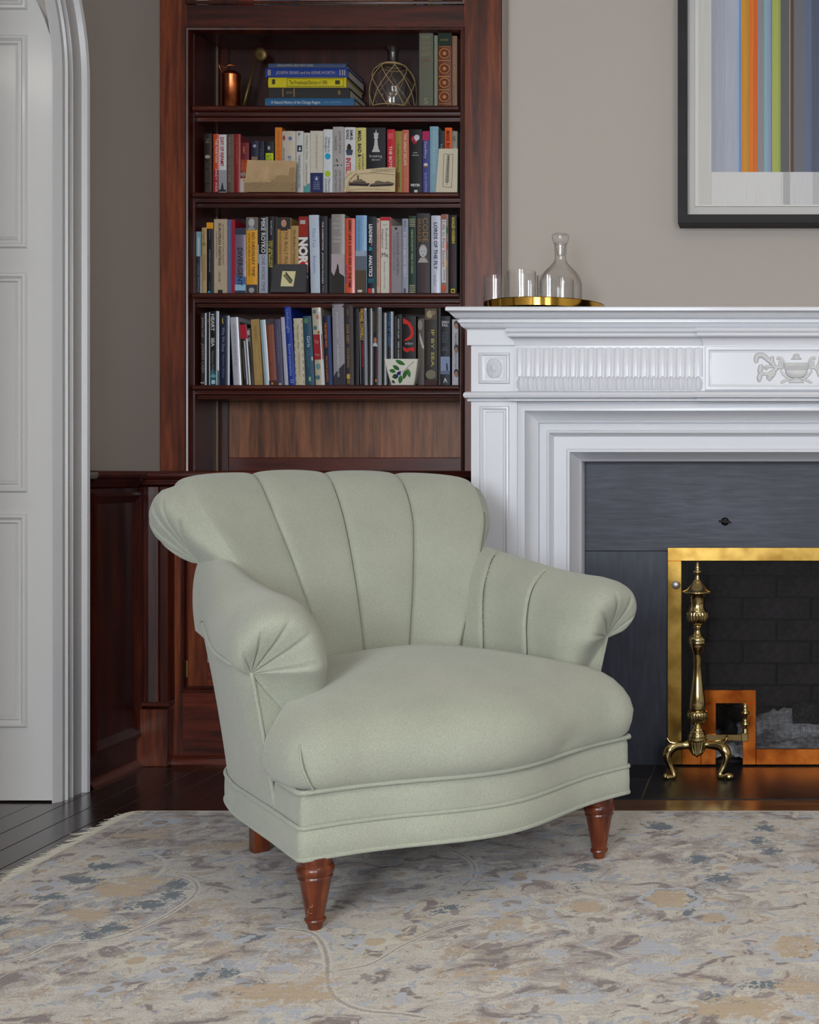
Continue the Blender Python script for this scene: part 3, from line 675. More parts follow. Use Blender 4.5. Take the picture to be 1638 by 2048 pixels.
o = mm.out('wire_mesh', wire, fs); o['kind'] = 'stuff'

# ---------------------------------------------------------------- andirons
def andiron(cx, Y, flip, label):
    A = thing('andiron', label, 'andiron', (cx, Y, .002), 'brass andirons before the screen')
    s = Y/F; zz = lambda y: Z_(y, Y)
    P = [(1, 1124), (2.5, 1127), (3.5, 1133), (5, 1138), (3.5, 1141), (9, 1142.5), (9, 1145), (4, 1147), (3.5, 1152), (5, 1156), (4, 1159), (8, 1161), (9, 1164), (11, 1168), (17, 1174), (21, 1179), (29, 1182), (31, 1183.5), (30, 1185.5), (22, 1187), (19, 1189), (16, 1196), (14.5, 1206), (15, 1214), (17, 1219), (20.5, 1223)]
    mesh('urn_finial', *lathe([(r*s, zz(y)) for r, y in reversed(P)], 32, (cx, Y, 0)), brass_m, A, True)
    def gad(ps, nm, k=20):
        V = []; n = k*6
        for r, y, fl_ in ps:
            for i in range(n):
                a = 2*PI*i/n; q = r*s*(1+fl_*(abs(math.cos(a*k/2))-.6)); V.append((cx+q*math.cos(a), Y+q*math.sin(a), zz(y)))
        mesh(nm, V, [(a, d, c, b_) for a, b_, c, d in grid_faces(len(ps), n, False, True)], brass_m, A, True)
    gad([(20.5, 1223, 0), (21.5, 1226, .08), (21.5, 1232, .14), (20, 1239, .14), (15, 1246, .12), (9, 1251, .05)], 'gadrooned_bowl')
    P = [(9, 1251), (8, 1253), (8.5, 1255), (7, 1257), (6.5, 1262), (9, 1268), (13, 1272), (17, 1275), (18.5, 1279), (17, 1282), (18, 1284), (17.5, 1287), (15.5, 1288.5), (16.5, 1291), (14.5, 1293), (15, 1295.5), (13, 1297), (13.5, 1300), (12, 1301), (12, 1304), (10.5, 1306), (9.5, 1309), (8.5, 1320), (8.5, 1335), (10, 1352), (12.5, 1372), (15.5, 1390), (17, 1404), (17, 1416), (16, 1422)]
    mesh('baluster_shaft', *lathe([(r*s, zz(y)) for r, y in reversed(P)], 36, (cx, Y, 0)), brass_m, A, True)
    gad([(16, 1421, 0), (19.5, 1423, 0), (20.5, 1426, .06), (20, 1433, .13), (18, 1440, .13), (13, 1446, .1), (8, 1449, .03)], 'gadrooned_cup')
    P = [(8, 1449), (8, 1452), (10, 1455), (13, 1457), (12, 1459), (16, 1461), (17, 1464), (16, 1466), (19, 1468), (19.5, 1472), (18.5, 1475), (20.5, 1478), (18, 1482)]
    mesh('ringed_foot', *lathe([(r*s, zz(y)) for r, y in reversed(P)], 32, (cx, Y, 0)), brass_m, A, True)
    # ribbed shield under the shaft
    V = []; n = 40; rows = 9
    for j in range(rows+1):
        t = j/rows; y = 1478+t*31; hw = 20*(1-t**2.4)**.6*s if t < 1 else .0005
        for i in range(n+1):
            u = i/n*2-1; V.append((cx+u*hw, Y-.012-(1-u*u)*.012-.002*abs(math.cos(u*11)), zz(y-3*math.cos(u*30)*t)))
    mesh('ribbed_shield', V, grid_faces(rows+1, n+1), brass_m, A, True)
    # two cabriole legs with ball feet
    for sg in (-1, 1):
        pts = [(6, 1486, 0), (26, 1489, -.004), (44, 1490, -.010), (55, 1497, -.016), (59, 1510, -.020), (54, 1526, -.020), (47, 1540, -.022), (46, 1549, -.026), (52, 1553, -.032), (60, 1552, -.038)]
        R = [9, 8, 10, 11, 9, 6.5, 5.5, 5, 5.5, 6]
        C = cr([(cx+sg*x*s, Y+dy-.004, max(zz(y), .002+.006)) for x, y, dy in pts], 34); rr = cr([(r_,) for r_ in R], 34)[:, 0]*s
        lg = tube('leg', C, list(rr), brass_m, A, 12)
        q = C[-1]; V, Fc = lathe([(0, -.0095), (.006, -.0085), (.0095, -.004), (.0105, 0), (.0095, .004), (.006, .008), (0, .0095)], 16, (q[0]+sg*.004, q[1]-.002, .0118), close=False)
        mesh('foot', [(v.x+sg*.35*(v.x-q[0]), v.y, v.z) for v in V], Fc, brass_m, lg, True)
        kn_ = cr([(cx+sg*40*s, Y-.018, zz(1484)), (cx+sg*54*s, Y-.022, zz(1481)), (cx+sg*60*s, Y-.024, zz(1471))], 8); tube('knee_scroll', kn_, [.006, .0062, .006, .0056, .005, .0042, .0034, .002], brass_m, lg, 8)
    # billet bar turning back through the notch, with its small finial
    bzz = zz(1474)
    ex = cx+flip*96*s
    C = cr([(cx+flip*10*s, Y+.0, bzz), (cx+flip*35*s, Y-.002, bzz), (cx+flip*62*s, Y-.004, bzz), (ex-flip*.01, Y-.002, bzz)], 16)
    V = []
    for p in C: V += [(p[0], p[1]-.005, p[2]-.008), (p[0], p[1]+.005, p[2]-.008), (p[0], p[1]+.005, p[2]+.008), (p[0], p[1]-.005, p[2]+.008)]
    mesh('billet_bar', V, grid_faces(len(C), 4, False, True)+[(3, 2, 1, 0), tuple(len(V)-4+k for k in range(4))], brass_m, A)
    box('bar_corner', ex-.012, ex+.008, Y-.012, Y+.012, bzz-.011, bzz+.012, brass_m, A, .002)
    box('bar_shank', ex-.008, ex+.004, Y+.012, Y+.42, bzz-.008, bzz+.004, steel, A, .001)
    box('bar_rear_foot', ex-.008, ex+.004, Y+.40, Y+.42, .006, bzz-.008, steel, A)
    P = [(.5, 1400), (3, 1408), (5.5, 1415), (4, 1420), (9, 1423), (9, 1427), (4.5, 1430), (4, 1443), (8.5, 1446), (8.5, 1449), (4, 1451), (4, 1458), (6, 1462), (7, 1466)]
    mesh('log_stop_finial', *lathe([(r*s, zz(y+1)) for r, y in reversed(P)], 20, (ex-.001, Y, 0)), brass_m, A, True)
    return A
andiron(X_(1395, 3.52), 3.52, 1, 'tall polished brass andiron with urn top on cabriole legs nearer the armchair')
# ================================================================ BOOKS
import re
_tc = {}
def glyphs(s, bold=0.0):
    k = (s, bold)
    if k in _tc: return _tc[k]
    cu = bpy.data.curves.new('t', 'FONT'); cu.body = s; cu.size = 1; cu.resolution_u = 2; cu.fill_mode = 'FRONT' if hasattr(cu, 'fill_mode') else cu.fill_mode
    cu.offset = bold
    o = bpy.data.objects.new('t', cu); me = bpy.data.meshes.new_from_object(o)
    V = np.array([v.co[:] for v in me.vertices]) if len(me.vertices) else np.zeros((0, 3)); Fs = [tuple(p.vertices) for p in me.polygons]
    bpy.data.objects.remove(o); bpy.data.curves.remove(cu); bpy.data.meshes.remove(me)
    if len(V): V[:, 0] -= V[:, 0].min(); lo = min(0, V[:, 1].min()*.0); V[:, 1] -= lo
    _tc[k] = (V, Fs, V[:, 0].max() if len(V) else 1, V[:, 1].max() if len(V) else 1); return _tc[k]
def ink(c, r=.6):
    c = tuple(v*.94 for v in c); return flat('ink_%02x%02x%02x' % tuple(int(v) for v in c), c, r, spec=.25)
def cloth(c, g=0):
    c = tuple(v*.93 for v in c); return flat('cover_%02x%02x%02x_%d' % (*[int(v) for v in c], g), c, (.7, .5, .3)[g], coat=(0, 0, .3)[g], spec=(.2, .3, .5)[g], var=.05, bump=(120, .05))
pagem = flat('book_pages', (206, 196, 176), .8, bump=(300, .3), scale=(.05, 1, 1))
W_, K_ = (228, 226, 220), (22, 22, 26)
REC = []
def frame_of(w, h, M):                                 # spine frame: x across, z up
    return lambda x, z, y=-.0030: M @ Vector((x, y, z))
def lettering(parent, T, w, h, s, t0, t1, col, size=.7, off=.5, mode='v', bold=0.0):
    """text read down the spine between the heights t0..t1 (0 = top) or across it (mode h)"""
    V, Fs, L, hh = glyphs(s, bold)
    if not len(V): return
    V = V.copy(); cap = .72
    if mode == 'v':
        ln = (t1-t0)*h; k = ln/L; ky = min(size*w/cap, k*1.9); kx = k
        P = [T(off*w+(v[1]-cap/2)*ky if True else 0, h-(t0*h)-v[0]*kx) for v in V]
    else:
        wd = size*w; kx = wd/L; ky = min((t1-t0)*h/cap, kx*2.2)
        P = [T(off*w-wd/2+v[0]*kx, h-t1*h+v[1]*ky) for v in V]
    mesh('lettering', P, Fs, ink(col), parent)
def shape(parent, T, w, h, pts, col, nm='spine_print_glare', y=-.0027, m=None):
    P = [T(a*w, h-b*h, y) for a, b in pts]; n = len(P)
    mesh(nm, P, [tuple(range(n))], m or ink(col), parent)
def ell(cx, cy, rx, ry, n=20): return [(cx+rx*math.cos(-2*PI*i/n), cy+ry*math.sin(-2*PI*i/n)) for i in range(n)]
def book(label, xl, xr, yt, yb, Y, col, texts=(), deco=(), depth=.15, lean=0, cat='book', group=None, g=1, flatspine=False, rec=0, nm='book', pg=None):
    """book standing on a shelf: pixel extents give its place, width and height at distance Y"""
    zb = rec; w = (xr-xl)*Y/F*.985; p = at(xl, 0, Y); h = (Z_(yt, Y)-zb)
    M = Matrix.Translation((p.x+.0001, Y, zb)) @ Matrix.Rotation(lean, 4, 'Y')
    th = thing(nm, label, cat, (p.x+w/2, Y, zb), group)
    r = .0 if flatspine else min(.0022, w*.08); c = min(.0022, w*.12)
    n = 6
    fr = [(w*i/n, -r*math.sin(PI*i/n)**.7 if 0 < i < n else 0) for i in range(n+1)]
    outl = fr+[(w, depth), (w-c, depth), (w-c, .004), (c, .004), (c, depth), (0, depth)]
    k = len(outl); V = [M @ Vector((a, b, z)) for z in (0, h) for a, b in outl]
    bm = bmesh.new(); vv = [bm.verts.new(v) for v in V]
    for i in range(k): bm.faces.new((vv[i], vv[(i+1) % k], vv[k+(i+1) % k], vv[k+i]))
    bm.faces.new(vv[:k]); bm.faces.new(vv[k:])
    bmo('cover', bm, cloth(col, g), th, angle=40)
    box('page_block', c+.0001, w-c-.0001, .005, depth-.004, .003, h-.003, pg or pagem, th, M=M)
    T = lambda x, z, y=-.0030: M @ Vector((x, y-(0 if not flatspine else -.002), z))
    for di, d in enumerate(deco):
        kind = d[0]; T = (lambda x, z, y=-.0030, q=di: M @ Vector((x, y-.00007*q-(0 if not flatspine else -.002), z)))
        if kind == 'band': shape(th, T, w, h, [(.01, d[1]), (.01, d[2]), (.99, d[2]), (.99, d[1])], d[3], 'spine_band')
        elif kind == 'rect': shape(th, T, w, h, [(d[1], d[3]), (d[1], d[4]), (d[2], d[4]), (d[2], d[3])], d[5], 'spine_print_glare', -.0029)  # printed blocks, and the painted glare strips of glossy jackets
        elif kind == 'ell': shape(th, T, w, h, ell(*d[1:5]), d[5], 'spine_print_glare', -.0031)
        elif kind == 'poly': shape(th, T, w, h, d[1], d[2], 'spine_print_glare', -.0032)
    T = lambda x, z, y=-.0030: M @ Vector((x, y-.00007*len(deco)-.0003-(0 if not flatspine else -.002), z))
    for t in texts:
        a = dict(size=.6, off=.5, mode='v', bold=0.0); a.update(t[4] if len(t) > 4 else {})
        lettering(th, T, w, h, t[0], t[1], t[2], t[3], **a)
    return th
YB_ = 3.835
def face(cx, cy, rx, ry, hair, skin, w_over_h):        # small generic printed portrait
    return [('ell', cx, cy-ry*.18, rx*1.15, ry*1.15, hair), ('ell', cx, cy, rx, ry, skin), ('ell', cx-rx*.38, cy-ry*.1, rx*.14, ry*.07, (50, 45, 44)), ('ell', cx+rx*.38, cy-ry*.1, rx*.14, ry*.07, (50, 45, 44)), ('ell', cx, cy+ry*.5, rx*.3, ry*.06, (120, 80, 72)),
            ('poly', [(cx-rx*1.5, cy+ry*1.9), (cx+rx*1.5, cy+ry*1.9), (cx+rx*.8, cy+ry*1.05), (cx-rx*.8, cy+ry*1.05)], hair)]
def row(shelf, y0, ys, books, where, grp, ox=0, oy=0, k=1, Y=YB_):
    prev = None
    for b in books:
        (x0, x1, yt, desc, col), kw = b[:5], (b[5] if len(b) > 5 else {})
        kw = dict(kw); xa = ox+x0*k; xb = ox+x1*k; yy = oy+yt*k
        ln = kw.pop('lb', None)                        # bottom-left pixel when the book leans
        z = SHELF[shelf]+.0004
        lean = 0
        if ln is not None:
            xbot = ox+ln*k; hh = Z_(yy, Y)-z; lean = -math.atan((xbot-xa)*Y/F/hh); xb = xbot+(xb-xa); xa = xbot
        lb = f"{desc} {where}" if prev is None else f"{desc} {where}, right of {prev}"
        while len(lb.replace('-', ' ').split()) > 16: lb = lb.rsplit(' ', 1)[0]
        lb = re.sub(r'(,| right| of| with| in| by| on| and| the| beside)+$', '', lb)
        REC.append(lb); kw.setdefault('group', grp)
        book(lb, xa, xb, yy, 0, Y+kw.pop('dy', 0), col, kw.pop('t', ()), kw.pop('d', ()), lean=lean, rec=z, **kw)
        prev = kw.get('sn') or desc.replace('book', '').strip() if False else kw_short(desc)
def kw_short(d):
    return 'the '+re.split(r' (with|in|of|by|edged|topped|without|on) ', d)[0]
S = .3419
row('r2', 0, 0, [
 (112, 158, 95, 'dark brown book', (40, 30, 26), dict(t=[('THE', .08, .16, (130, 122, 110)), ('THE GREASE WAR', .45, .97, (84, 76, 68))], d=[('ell', .5, .38, .35, .03, (150, 146, 140)), ('rect', .9, .96, .05, .99, (120, 88, 40))], dy=.012)),
 (165, 198, 97, 'orange-red book', (196, 66, 26), dict(t=[('THE MARTIAN', .08, .48, W_, dict(size=.42, off=.66)), ('ANDY WEIR', .58, .97, (216, 200, 196), dict(size=.42, off=.66))], d=[('band', .6, .995, (150, 24, 30))], g=2)),
 (198, 243, 100, 'white book with red capitals', (208, 208, 212), dict(t=[('DAY OF INFAMY', .05, .54, (176, 26, 40), dict(size=.46, bold=.02))], d=[('band', .60, .93, (150, 150, 158)), ('poly', [(.3, .93), (.7, .93), (.6, .84), (.5, .80), (.4, .86)], (44, 44, 54)), ('band', .93, .965, (40, 42, 60))])),
 (243, 287, 98, 'grey-brown book', (92, 78, 66), dict(t=[('IAN MARSH TUDOR LANE', .05, .8, (150, 136, 120), dict(size=.34))])),
 (287, 325, 98, 'glossy dark red book', (140, 20, 26), dict(t=[('THE MODERNS', .06, .5, (180, 96, 60), dict(size=.3))], g=2)),
 (325, 375, 148, 'short maroon paperback', (112, 26, 38), dict(t=[('R', .05, .22, (190, 120, 60), dict(mode='h', size=.3)), ('DEATH', .4, .75, (200, 100, 36), dict(size=.6))], d=[('rect', .1, .9, .33, .55, (160, 60, 30)), ('ell', .35, .62, .3, .05, (140, 136, 132)), ('band', .7, .99, (196, 186, 178))])),
 (385, 430, 137, 'navy paperback with beige label', (34, 36, 56), dict(d=[('ell', .55, .1, .22, .03, (150, 156, 190)), ('rect', .14, .9, .30, .99, (140, 112, 90))], t=[('WAR', .36, .42, (50, 40, 40), dict(mode='h'))])),
 (430, 463, 140, 'narrow navy paperback', (30, 34, 52), dict(t=[('HISTORY', .15, .6, (90, 96, 120), dict(size=.3))])),
 (465, 522, 143, 'black paperback with yellow label', (24, 24, 30), dict(d=[('rect', .16, .96, .22, .4, (190, 210, 40)), ('ell', .5, .12, .14, .04, (150, 150, 170)), ('rect', .2, .95, .43, .62, (222, 120, 20))], t=[('BEST', .25, .31, (40, 60, 20), dict(mode='h', size=.5)), ('SELLER', .32, .38, (40, 60, 20), dict(mode='h', size=.6))])),
 (527, 567, 58, 'tall orange and beige book', (212, 120, 34), dict(t=[('WINGS OF FIRE', .05, .6, (176, 84, 30), dict(size=.3))], d=[('band', .65, 1, (216, 190, 140))], flatspine=True)),
 (568, 593, 80, 'thin cream book', (186, 176, 166), dict(t=[('SIDNEY', .27, .52, (80, 74, 70), dict(size=.3)), ('BOB', .77, .96, (178, 40, 44), dict(size=.6))], d=[('ell', .5, .11, .3, .04, (150, 60, 60))])),
 (593, 648, 80, 'beige book with blue dot', (200, 188, 172), dict(t=[('prep', .40, .90, (104, 122, 156), dict(size=.4))], d=[('ell', .45, .12, .2, .032, (92, 116, 160))])),
 (650, 693, 80, 'pale grey book with black emblem', (200, 200, 198), dict(t=[('P', .03, .08, K_, dict(mode='h', size=.3)), ('THINKING A LOVE STORY', .38, .92, (90, 90, 94), dict(size=.3))], d=[('rect', .2, .85, .23, .33, (36, 42, 54)), ('poly', [(.4, .31), (.7, .31), (.65, .26), (.5, .25)], (210, 210, 210))])),
 (694, 732, 90, 'cream book with teal foot', (206, 202, 192), dict(t=[('MARSHA TRIAL', .05, .45, (130, 120, 110), dict(size=.26, off=.55)), ('SOUND MOUNTAINS', .5, .84, (130, 120, 110), dict(size=.26))], d=[('poly', [(.01, .86), (.3, .88), (.6, .84), (.99, .83), (.99, .998), (.01, .998)], (88, 150, 146))])),
 (733, 809, 78, 'wide cream book with navy foot', (206, 198, 184), dict(t=[('THE WIT LUXURIOUS HISTORY', .06, .62, (150, 140, 128), dict(size=.13))]+[(s, .80+i*.035, .826+i*.035, (150, 156, 190), dict(mode='h', size=.5)) for i, s in enumerate(('WHY GREAT', 'LEADERS', 'INSPIRE', 'EVERYONE'))], d=[('band', .665, .998, (36, 44, 92)), ('ell', .5, .75, .24, .04, (70, 78, 120)), ('poly', [(.4, .78), (.6, .78), (.5, .72)], (200, 204, 220))], flatspine=True)),
 (810, 864, 70, 'white book with blue and green discs', (212, 216, 218), dict(t=[('Talking to', .12, .36, (90, 90, 90), dict(size=.26, off=.66)), ('Strangers', .12, .36, (90, 90, 90), dict(size=.26, off=.34)), ('Malcolm', .76, .97, (100, 100, 100), dict(size=.26, off=.66)), ('Gladwell', .76, .97, (100, 100, 100), dict(size=.26, off=.34))], d=[('ell', .5, .42, .3, .048, (20, 160, 206)), ('ell', .5, .69, .3, .048, (170, 196, 24))])),
 (865, 930, 55, 'tall grey book on strategy', (172, 166, 164), dict(t=[('JOHN LEWIS', .07, .40, (110, 104, 104), dict(size=.22, off=.68)), ('GADDIS', .14, .36, (110, 104, 104), dict(size=.22, off=.3)), ('ON GRAND', .64, .97, (120, 114, 112), dict(size=.22, off=.68)), ('STRATEGY', .64, .97, (120, 114, 112), dict(size=.22, off=.3))], d=[('ell', .45, .575, .1, .012, (50, 48, 50)), ('ell', .2, .575, .05, .01, (50, 48, 50)), ('ell', .8, .575, .05, .01, (50, 48, 50)), ('poly', [(.3, .50), (.36, .47), (.5, .52), (.46, .53)], (80, 78, 78))])),
 (932, 999, 58, 'white book with black figure', (210, 210, 212), dict(t=[('SAMUEL', .04, .2, K_, dict(size=.24, off=.66, bold=.02)), ('ROWLS', .04, .18, K_, dict(size=.24, off=.32, bold=.02)), ('INTELLIGENCE', .46, .99, (190, 30, 44), dict(size=.42, off=.4, bold=.03))], d=[('ell', .45, .31, .2, .05, (50, 42, 44)), ('poly', [(.15, .34), (.8, .34), (.7, .42), (.25, .42)], (60, 72, 92)), ('ell', .45, .27, .12, .02, (30, 24, 26))])),
 (1000, 1060, 60, 'pale yellow book', (206, 196, 118), dict(t=[('MAD, BAD &', .05, .45, (44, 44, 40), dict(size=.34, off=.4, bold=.03)), ('DANGEROUS', .40, .68, (60, 60, 50), dict(size=.2, off=.72)), ('TO KNOW', .46, .66, (60, 60, 50), dict(size=.2, off=.38))])),
 (1062, 1175, 60, 'wide black book with white chess piece', (26, 26, 34), dict(d=[('poly', [(.30, .355), (.30, .37), (.72, .37), (.72, .355), (.66, .33), (.61, .26), (.585, .17), (.64, .16), (.61, .135), (.66, .08), (.58, .09), (.52, .05), (.45, .09), (.38, .08), (.42, .135), (.39, .16), (.445, .17), (.42, .26), (.36, .33)], (196, 192, 192)), ('ell', .52, .045, .03, .008, (196, 192, 192))], t=[('breaking', .405, .45, (190, 188, 190), dict(mode='h', size=.66)), ('dawn', .465, .50, (190, 188, 190), dict(mode='h', size=.44))])),
 (1182, 1228, 70, 'bright red book with white capitals', (196, 28, 42), dict(t=[('THE BOYS', .26, .60, (228, 200, 200), dict(size=.4, bold=.02))], d=[('rect', .15, .85, .06, .15, (214, 80, 90))])),
 (1229, 1270, 80, 'olive gold book', (150, 134, 60), dict(t=[('Traveling to Mercury', .2, .62, (90, 74, 44), dict(size=.3))], d=[('rect', .3, .7, .66, .9, (120, 84, 48)), ('ell', .4, .92, .15, .02, (180, 60, 50))])),
 (1270, 1310, 73, 'salmon pink book', (196, 104, 78), dict(t=[('THE GREAT ESCAPE', .06, .56, (226, 196, 176), dict(size=.42, bold=.02)), ('PAUL BRICKHILL', .62, .97, (214, 150, 124), dict(size=.3))])),
 (1313, 1388, 70, 'black book with red and white flower', (22, 20, 24), dict(t=[('new', .345, .375, (190, 188, 190), dict(mode='h', size=.34)), ('moon', .385, .415, (190, 188, 190), dict(mode='h', size=.5)), ('MEYER', .845, .885, (214, 212, 214), dict(mode='h', size=.74, bold=.03))], d=[('ell', .42, .15, .26, .05, (170, 40, 60)), ('ell', .6, .13, .22, .045, (200, 196, 206)), ('ell', .45, .2, .18, .03, (150, 26, 44)), ('poly', [(.5, .18), (.75, .09), (.78, .095), (.54, .2)], (220, 214, 220)), ('rect', .4, .66, .94, .99, (206, 206, 206))])),
 (1390, 1430, 80, 'violet book with pink top', (66, 68, 140), dict(t=[('DearEllery', .17, .44, (200, 200, 220), dict(size=.36)), ('ALICE HOFFMAN', .66, .97, (170, 172, 214), dict(size=.34))], d=[('band', .004, .15, (176, 36, 90)), ('ell', .5, .54, .3, .03, (210, 204, 204)), ('ell', .5, .57, .2, .02, (130, 96, 70))])),
 (1432, 1483, 53, 'tall light blue book', (132, 170, 186), dict(t=[('PASSION ACROSS', .08, .7, (186, 208, 216), dict(size=.24))])),
 (1485, 1518, 80, 'narrow charcoal book', (40, 44, 54), dict(t=[('THE', .2, .34, (190, 190, 196), dict(size=.3))])),
 (1520, 1562, 60, 'bright orange book', (232, 92, 16), dict(t=[('MARK BOWDEN', .05, .5, (110, 40, 10), dict(size=.5, bold=.03))])),
 (1563, 1593, 80, 'grey patterned book', (150, 146, 134), dict(d=[('ell', .4, .12, .3, .05, (120, 116, 104)), ('ell', .6, .3, .3, .05, (176, 172, 160))])),
], 'in the upper full row', 'books in the upper full row', 370, 235, S)
S3 = .17705
row('r3', 0, 0, [
 (127, 186, 300, 'black and pale blue book', (30, 30, 42), dict(t=[('LIVING THOMAS', .52, .97, (150, 150, 160), dict(size=.3))], d=[('band', .003, .4, (120, 156, 168)), ('rect', .35, .75, .1, .4, (170, 186, 190))], g=2)),
 (190, 246, 255, 'tan book', (176, 150, 106), dict(t=[('ETHNIC', .06, .2, (120, 96, 66), dict(size=.3))], d=[('ell', .5, .25, .3, .03, (140, 112, 70)), ('rect', .2, .8, .4, .8, (160, 132, 88))])),
 (247, 325, 197, 'black book with amber top', (18, 18, 24), dict(t=[('Elizabeth', .11, .24, (120, 120, 130), dict(size=.2)), ('WORKING LONDONER', .38, .70, (150, 150, 160), dict(size=.2)), ('novel', .84, .93, (110, 110, 120), dict(size=.2))], d=[('band', .004, .09, (224, 150, 20)), ('ell', .4, .975, .2, .02, (40, 150, 200))])),
 (328, 479, 160, 'wide beige art book', (186, 166, 140), dict(t=[('AN OUTLINE OF 19TH CENTURY', .06, .62, (110, 92, 76), dict(size=.13, off=.7)), ('EUROPEAN PAINTING', .06, .62, (78, 62, 52), dict(size=.2, off=.44, bold=.02)), ('From David through Cezanne', .16, .52, (120, 102, 84), dict(size=.12, off=.22)), ('LORENZ EITNER', .7, .84, (100, 84, 70), dict(size=.14, off=.42))], d=[('rect', .3, .65, .945, .99, (44, 40, 40))], flatspine=True)),
 (480, 526, 165, 'slate blue paperback', (92, 98, 140), dict(t=[('HISTORY OF ART', .1, .45, (130, 136, 170), dict(size=.3)), ('VOLUME', .55, .8, (120, 126, 160), dict(size=.3))], flatspine=True)),
 (527, 566, 165, 'crimson paperback', (160, 26, 50), dict(flatspine=True)),
 (567, 690, 262, 'short grey-violet paperback', (112, 102, 124), dict(t=[('DIVERGENT', .3, .88, (44, 44, 60), dict(size=.44, bold=.02))], d=[('band', .003, .1, (50, 58, 76)), ('band', .74, .86, (70, 104, 160)), ('band', .86, .95, (150, 190, 214)), ('band', .95, .998, (44, 66, 80))], g=2)),
 (693, 822, 140, 'amber book with portraits', (222, 158, 40), dict(t=[('NO ORDINARY TIME', .20, .77, (96, 66, 24), dict(size=.28, off=.66)), ('DORIS KEARNS GOODWIN', .21, .77, (120, 84, 30), dict(size=.16, off=.3))], d=[('band', .003, .165, (104, 104, 106)), ('band', .88, .997, (60, 60, 64))]+face(.5, .075, .24, .05, (150, 148, 146), (186, 182, 178), 1)+face(.5, .955, .22, .03, (130, 128, 128), (170, 166, 164), 1))),
 (824, 840, 150, 'sliver of dark book', (34, 32, 40), dict(d=[('band', .35, .6, (150, 150, 160))])),
 (841, 940, 135, 'black and silver columnist book', (24, 24, 30), dict(t=[('MIKE ROYKO', .02, .47, (206, 208, 214), dict(size=.5, bold=.02)), ('ONE MORE TIME', .50, .97, (90, 94, 110), dict(size=.4))], d=[('band', .485, .998, (164, 170, 186))], g=2)),
 (945, 1005, 130, 'black book with yellow capitals', (26, 26, 30), dict(t=[('Randall Lane', .06, .24, (200, 200, 204), dict(size=.3, off=.6)), ('YOU ONLY HAVE', .31, .66, (206, 190, 70), dict(size=.32, off=.66, bold=.02)), ('TO BE RIGHT', .31, .66, (206, 190, 70), dict(size=.32, off=.26, bold=.02))])),
 (1007, 1044, 132, 'plain dark brown book', (40, 32, 32), dict()),
 (1045, 1198, 145, 'wide tan book with bearded portrait', (184, 144, 82), dict(t=[('THE BULLY PULPIT', .18, .70, (112, 76, 36), dict(size=.24, off=.68)), ('DORIS KEARNS GOODWIN', .19, .74, (130, 92, 48), dict(size=.15, off=.24))], d=[('band', .003, .15, (44, 52, 54))]+face(.5, .075, .2, .05, (60, 44, 36), (190, 140, 116), 1))),
 (1199, 1284, 235, 'tan paperback', (176, 142, 88), dict(t=[('The Bonfire of Vanities', .06, .56, (96, 70, 40), dict(size=.36))])),
 (1288, 1398, 130, 'red and black thriller', (50, 30, 32), dict(t=[('NORTH', .27, .80, (224, 220, 218), dict(size=.86, bold=.06))], d=[('band', .003, .26, (150, 36, 24)), ('band', .53, .72, (196, 28, 26)), ('rect', .15, .7, .05, .10, (180, 170, 168)), ('ell', .7, .82, .2, .04, (70, 70, 66))])),
 (1399, 1512, 115, 'pale blue-white book', (188, 200, 216), dict(t=[('Tina Fey', .16, .42, (130, 150, 186), dict(size=.34)), ('Bossypants', .52, .74, (120, 142, 180), dict(size=.3))], lb=1422)),
 (1520, 1610, 128, 'black book with slanted white title', (30, 30, 38), dict(t=[('THE CORRECTIONS', .07, .44, (200, 190, 190), dict(size=.2, off=.46, bold=.02)), ('JONATHAN FRANZEN', .47, .87, (186, 180, 180), dict(size=.2, off=.46, bold=.02)), ('FSG', .9, .98, (150, 150, 150), dict(size=.2))])),
 (1612, 1658, 150, 'dark unlit book', (26, 26, 32), dict(dy=.012)),
], 'in the middle row', 'books in the middle row', 370, 410, S3)
